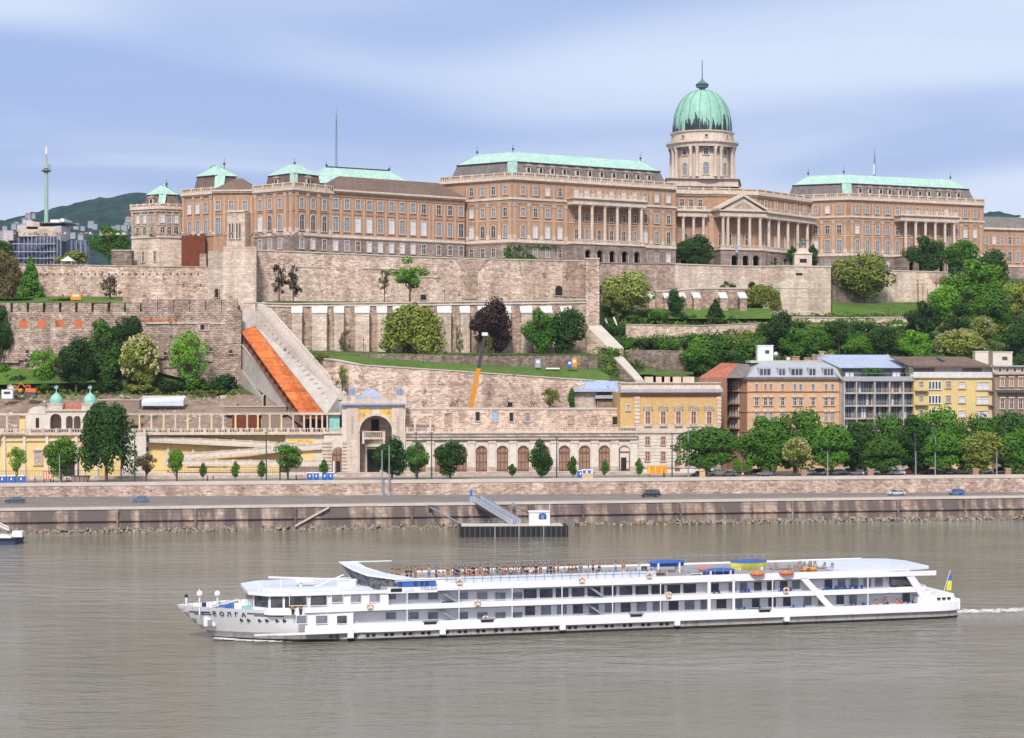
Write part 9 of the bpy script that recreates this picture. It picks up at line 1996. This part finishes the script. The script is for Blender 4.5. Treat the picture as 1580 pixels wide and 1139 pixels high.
ht(1038,1108,362,410,647,'round','dark','dark green tree in the court beside the palace centre',ybase=411,deep=6); ht(1212,1234,380,410,662,'flame','dark','dark clipped tree left of the horseman monument',ybase=412); ht(1243,1265,378,410,662,'flame','dark','dark clipped tree right of the horseman monument',ybase=412)
ht(1278,1378,388,464,640,'wide','olive','huge spreading olive tree on the right lawn',ybase=482,deep=16,tw=1.4)
ht(1392,1464,366,422,678,'round','dark','dark bronze-green tree hiding the right portico',zground=75,deep=8); ht(1450,1512,371,425,656,'round','green','green tree crown right of the bronze-green one',ybase=430,deep=12); ht(1498,1562,384,445,650,'round','dark','dark tree on the skyline before the far right wing',ybase=450,deep=12)
ht(1452,1556,402,478,640,'round','fresh','large bright green tree in the middle of the right grove',ybase=500,deep=14); ht(1428,1482,440,494,632,'round','fresh','bright green tree lower left in the right grove',ybase=505,deep=10); ht(1495,1566,442,512,626,'round','green','full green tree in the lower right grove',ybase=520,deep=12); ht(1396,1454,466,516,620,'round','dark','dark green tree right of the lawn',ybase=525,deep=10); ht(1540,1600,420,500,630,'airy','olive','olive tree at the right picture edge on the hill',ybase=510); ht(1548,1610,486,560,600,'round','dark','dark brownish tree at the right edge above the town house',ybase=570)
ht(1450,1500,490,530,600,'round','dark','dark green tree in the shadow of the right grove',ybase=540); ht(1495,1537,488,532,598,'round','olive','small chestnut with cream blossom in the right grove',ybase=545,blossom=True); ht(1438,1522,508,556,580,'wide','olive','broad cream-blossomed tree above the brown tiled roof',ybase=565,blossom=True)
ht(1378,1438,510,556,582,'round','fresh','rounded bright tree above the blue metal roof',ybase=565); ht(1330,1385,505,552,590,'round','dark','dark tree above the blue metal roof',ybase=565); ht(1298,1352,517,556,580,'round','fresh','bright rounded tree above the glass building',ybase=565); ht(1268,1322,492,545,592,'airy','dark','dark spreading pine above the glass building',ybase=560); ht(1225,1282,508,556,582,'round','green','mid green tree above the peach house chimneys',ybase=565); ht(1178,1230,478,548,588,'round','dark','tall dark tree right of the white rooftop hut',ybase=565); ht(1196,1250,505,555,580,'round','green','green tree behind the white rooftop hut',ybase=565)
ht(1120,1185,512,560,572,'bush','green','green tree-like shrub left of the white rooftop hut',name='shrub',cat='shrub'); ht(1050,1118,522,580,560,'round','green','green tree above the red gable roof',ybase=586); ht(1080,1150,540,578,548,'round','dark','dark green tree directly behind the red gable roof',ybase=586); ht(1060,1090,520,560,570,'round','fresh','bright small tree left of the red gable roof',ybase=570)
ht(1545,1620,540,590,540,'round','dark','dark tree behind the brown town house roof',ybase=600); ht(1400,1470,545,575,560,'wide','green','green tree just above the yellow block roof',ybase=585); ht(1240,1300,535,565,566,'bush','olive','brownish shrub above the peach house chimneys',name='shrub',cat='shrub')
# bushes
rb_=random.Random(21)
BW=['dark','green','olive','fresh']; BN={'dark':'dark green','green':'mid green','olive':'olive','fresh':'bright green'}
def bushes(lst,where):
    for i,(px,y,w_,h_,D,c) in enumerate(lst):
        ht(px-w_/2,px+w_/2,y-h_,y,D,'bush',c,'%s bush %s'%(BN[c],where[i] if isinstance(where,list) else where),name='bush',cat='bush',group='bushes on the castle hillside',trunk=False)
bushes([(948,520,34,22,588,'dark'),(978,500,34,20,600,'green'),(1010,498,30,16,602,'fresh'),(1060,500,36,22,603,'dark'),(1090,498,26,15,604,'olive'),(1130,500,26,16,606,'green'),(995,540,44,26,572,'dark'),(1030,545,44,28,572,'green'),(1068,540,40,26,572,'dark'),(1110,542,42,26,574,'green'),(1148,540,40,24,574,'olive'),(1180,512,40,20,592,'green'),(960,540,28,22,566,'green'),(948,548,20,16,552,'fresh'),(990,584,50,10,528,'fresh'),(1200,500,24,18,604,'dark'),(1230,506,26,14,606,'green'),(1290,515,34,18,602,'dark'),(1330,512,36,20,602,'dark'),(1365,518,40,20,598,'green'),(1405,516,26,22,602,'dark'),(1450,530,40,24,592,'dark'),(1230,545,40,26,570,'green'),(1160,560,40,24,560,'dark'),(1560,520,40,30,606,'olive'),(1485,490,34,30,622,'dark'),(1520,470,40,26,630,'dark')],
 ['beside the foot of the brick tower','right of the brick tower under the airy tree','under the airy olive tree on the right slope','before the short buttressed wall','at the right of the dark wall tree','under the right end of the buttressed wall','above the dark brown rubble wall, left','above the dark brown rubble wall, middle','above the dark brown rubble wall, right','left of the white rooftop hut, upper row','on the pale rubble wall, upper row right','at the foot of the bastion slope','by the small pale stepped wall','at the lower end of the stepped wall','in a flat patch before the chimney row','directly below the bastion','on the graffiti wall, left end','on the graffiti wall, centre','over the graffiti wall, right of centre','below the right lawn','at the right end of the graffiti wall','beneath the right grove','behind the peach house chimneys, low','behind the red gable roof, high','near the right edge below the olive tree','in the shade of the bright green grove tree','between the two bright grove trees'])
bushes([(30,600,60,34,528,'dark'),(75,605,60,24,524,'green'),(165,606,60,28,526,'dark'),(215,606,44,20,523,'olive'),(265,606,50,26,524,'dark'),(300,604,50,30,527,'fresh'),(340,600,40,26,530,'green'),(20,465,70,10,556,'green'),(100,465,50,8,556,'olive'),(335,610,30,14,516,'olive'),(5,590,40,40,532,'green'),(498,556,30,12,522,'brown' if 0 else 'olive'),(1190,408,24,6,662,'green')],
 ['at the left edge above the excavators','behind the left cupola','below the big dark tree before the arches','under the blossoming chestnut on the left','between the chestnut and the yellow-green tree','bright at the foot of the yellow-green tree','left of the stairway foundation','on the upper left terrace by the conifer','on the upper left terrace below the wall','on the bare soil near the stairway','at the left edge beneath the dark tree','at the top of the lawn next to the stairway','on the court terrace near the palace portico'])
# ivy and small growth: on ruined walls (uncountable)
mb=MB(); mb.mat(m_lf['green'])
for i in range(70):
    px=rb_.choice([rb_.uniform(926,1010),rb_.uniform(1010,1180),rb_.uniform(1280,1500)]); y=rb_.uniform(500,520); D=594 if px<1200 else 606
    c=P3(px,y,D); leaves(mb,c,1.6,.8,.9,40,.25,.6,rb_)
for i in range(1500):
    px=rb_.uniform(925,1640); t=rb_.random(); k=rb_.choice((3,4,4,5,5)); a=lerp(BL[k],px); b=lerp(BL[k+1],px); D=a[0]+(b[0]-a[0])*t; z=a[1]+(b[1]-a[1])*t
    if 985<px<1064 and D<566: continue
    mb.mat(m_lf[rb_.choice(('green','dark','green','dark','olive'))]); q=rb_.uniform(.5,1.5); leaves(mb,(WX(px,D),D,z+q*.4),2.0*q,1.6*q,1.1*q,int(40*q),.3,.7,rb_)
for i in range(70):
    px=rb_.uniform(1000,1195); D=rb_.uniform(606,618); mb.mat(m_lf[rb_.choice(('green','dark','olive','brown'))]); q=rb_.uniform(.4,1.2); leaves(mb,(WX(px,D),D,gz(px,D)+q*.3),2.0*q,1.4*q,.9*q,int(34*q),.28,.7,rb_)
for i in range(420):
    px=rb_.uniform(-40,365); D=rb_.uniform(526,540.5); mb.mat(m_lf[rb_.choice(('green','dark','olive','brown','olive'))]); q=rb_.uniform(.4,1.1); leaves(mb,(WX(px,D),D,gz(px,D)+q*.3),2.0*q,1.4*q,.9*q,int(34*q),.28,.7,rb_)
tag(link('undergrowth',mb.mesh('undergrowth')),'tangled green undergrowth on the hillside terraces','undergrowth',kind='stuff')
mb=MB()
for i in range(700):
    px=rb_.uniform(-60,470); t=rb_.random(); D=488+(531-488)*t
    if px>400 and D>505: continue
    mb.mat(rb_.choice((m_dirt,m_dirt,m_rock,m_brownst,m_conc))); r=rb_.uniform(.15,.5)*(2.2 if rb_.random()<.08 else 1); z=gz(px,D)+.35
    mb.T=Matrix.Translation((WX(px,D),D,z))@Matrix.Rotation(rb_.uniform(0,3),4,'Z'); mb.hexa([(-r*1.6,-r,-r),(r*1.4,-r,-r),(r*1.5,r,-r),(-r*1.5,r*.8,-r)],[(-r*.7,-r*.6,r*.5),(r*.5,-r*.7,r*.4),(r*.6,r*.6,r*.5),(-r*.5,r*.6,r*.4)])
mb.T=None; tag(link('building_rubble',mb.mesh('building_rubble')),'scattered earth clods and rubble over the bare building site','rubble',kind='stuff')
mb=MB()
for (a,b,y0,y1,D0,n) in ((0,320,470,560,541,26),(400,900,395,455,0,22),(520,960,575,630,510.6,24),(60,320,415,460,576.7,16)):
    for i in range(n):
        px=rb_.uniform(a,b); y=rb_.uniform(y0,y1); D=D0 or (559.5+(px-394)*.0905); mb.mat(m_lf[rb_.choice(('green','olive','brown'))]); q=rb_.uniform(.3,.8); leaves(mb,P3(px,y,D-.1),q*1.3,.25,q*1.2,int(22*q)+6,.16,.6,rb_)
tag(link('wall_plants',mb.mesh('wall_plants')),'small tufts of weeds and ivy rooted in the old fortress walls','weeds',kind='stuff')
# flag and blue banner at the palace portico
q=P3(1137,383,648); t=Thing('banner','small blue banner hanging from the portico balustrade under the pediment','banner',q); mb=MB(); mb.mat(m_lead); mb.box(q.x-.5,q.x+.5,q.y-.05,q.y+.05,q.z-1.6,q.z+1.4); t.part('cloth',mb)
# people on the terrace by the palace: tiny
for i,(px,j,l) in enumerate(((1094,'grey','person in grey on the terrace at the right of the court tree'),(1119,'black','person in black at the parapet below the pediment'),(1123,'white','person in white at the parapet below the pediment'),(1201,'blue','person in blue at the parapet left of the monument'))):
    p=P3(px,410,651+i); person(l,(p.x,p.y,75.3),0.3*i,'stand',j,'black',None)
# haze
if HAZE>0:
    mb=MB(); m=bpy.data.materials.new('haze'); m.use_nodes=True; N=m.node_tree.nodes; L=m.node_tree.links
    for n in list(N):
        if n.type=='BSDF_PRINCIPLED': N.remove(n)
    pv_=N.new('ShaderNodeVolumePrincipled'); pv_.inputs['Density'].default_value=HAZE; pv_.inputs['Color'].default_value=(.62,.75,1,1); pv_.inputs['Anisotropy'].default_value=0
    out=[n for n in N if n.type=='OUTPUT_MATERIAL'][0]; L.new(pv_.outputs[0],out.inputs['Volume'])
    mb.mat(m); mb.box(-3400,3400,-700,5600,-3,430); o=link('haze',mb.mesh('haze')); tag(o,'thin bluish air over the river and the distant hills','haze',kind='stuff')
    scene.cycles.volume_bounces=0
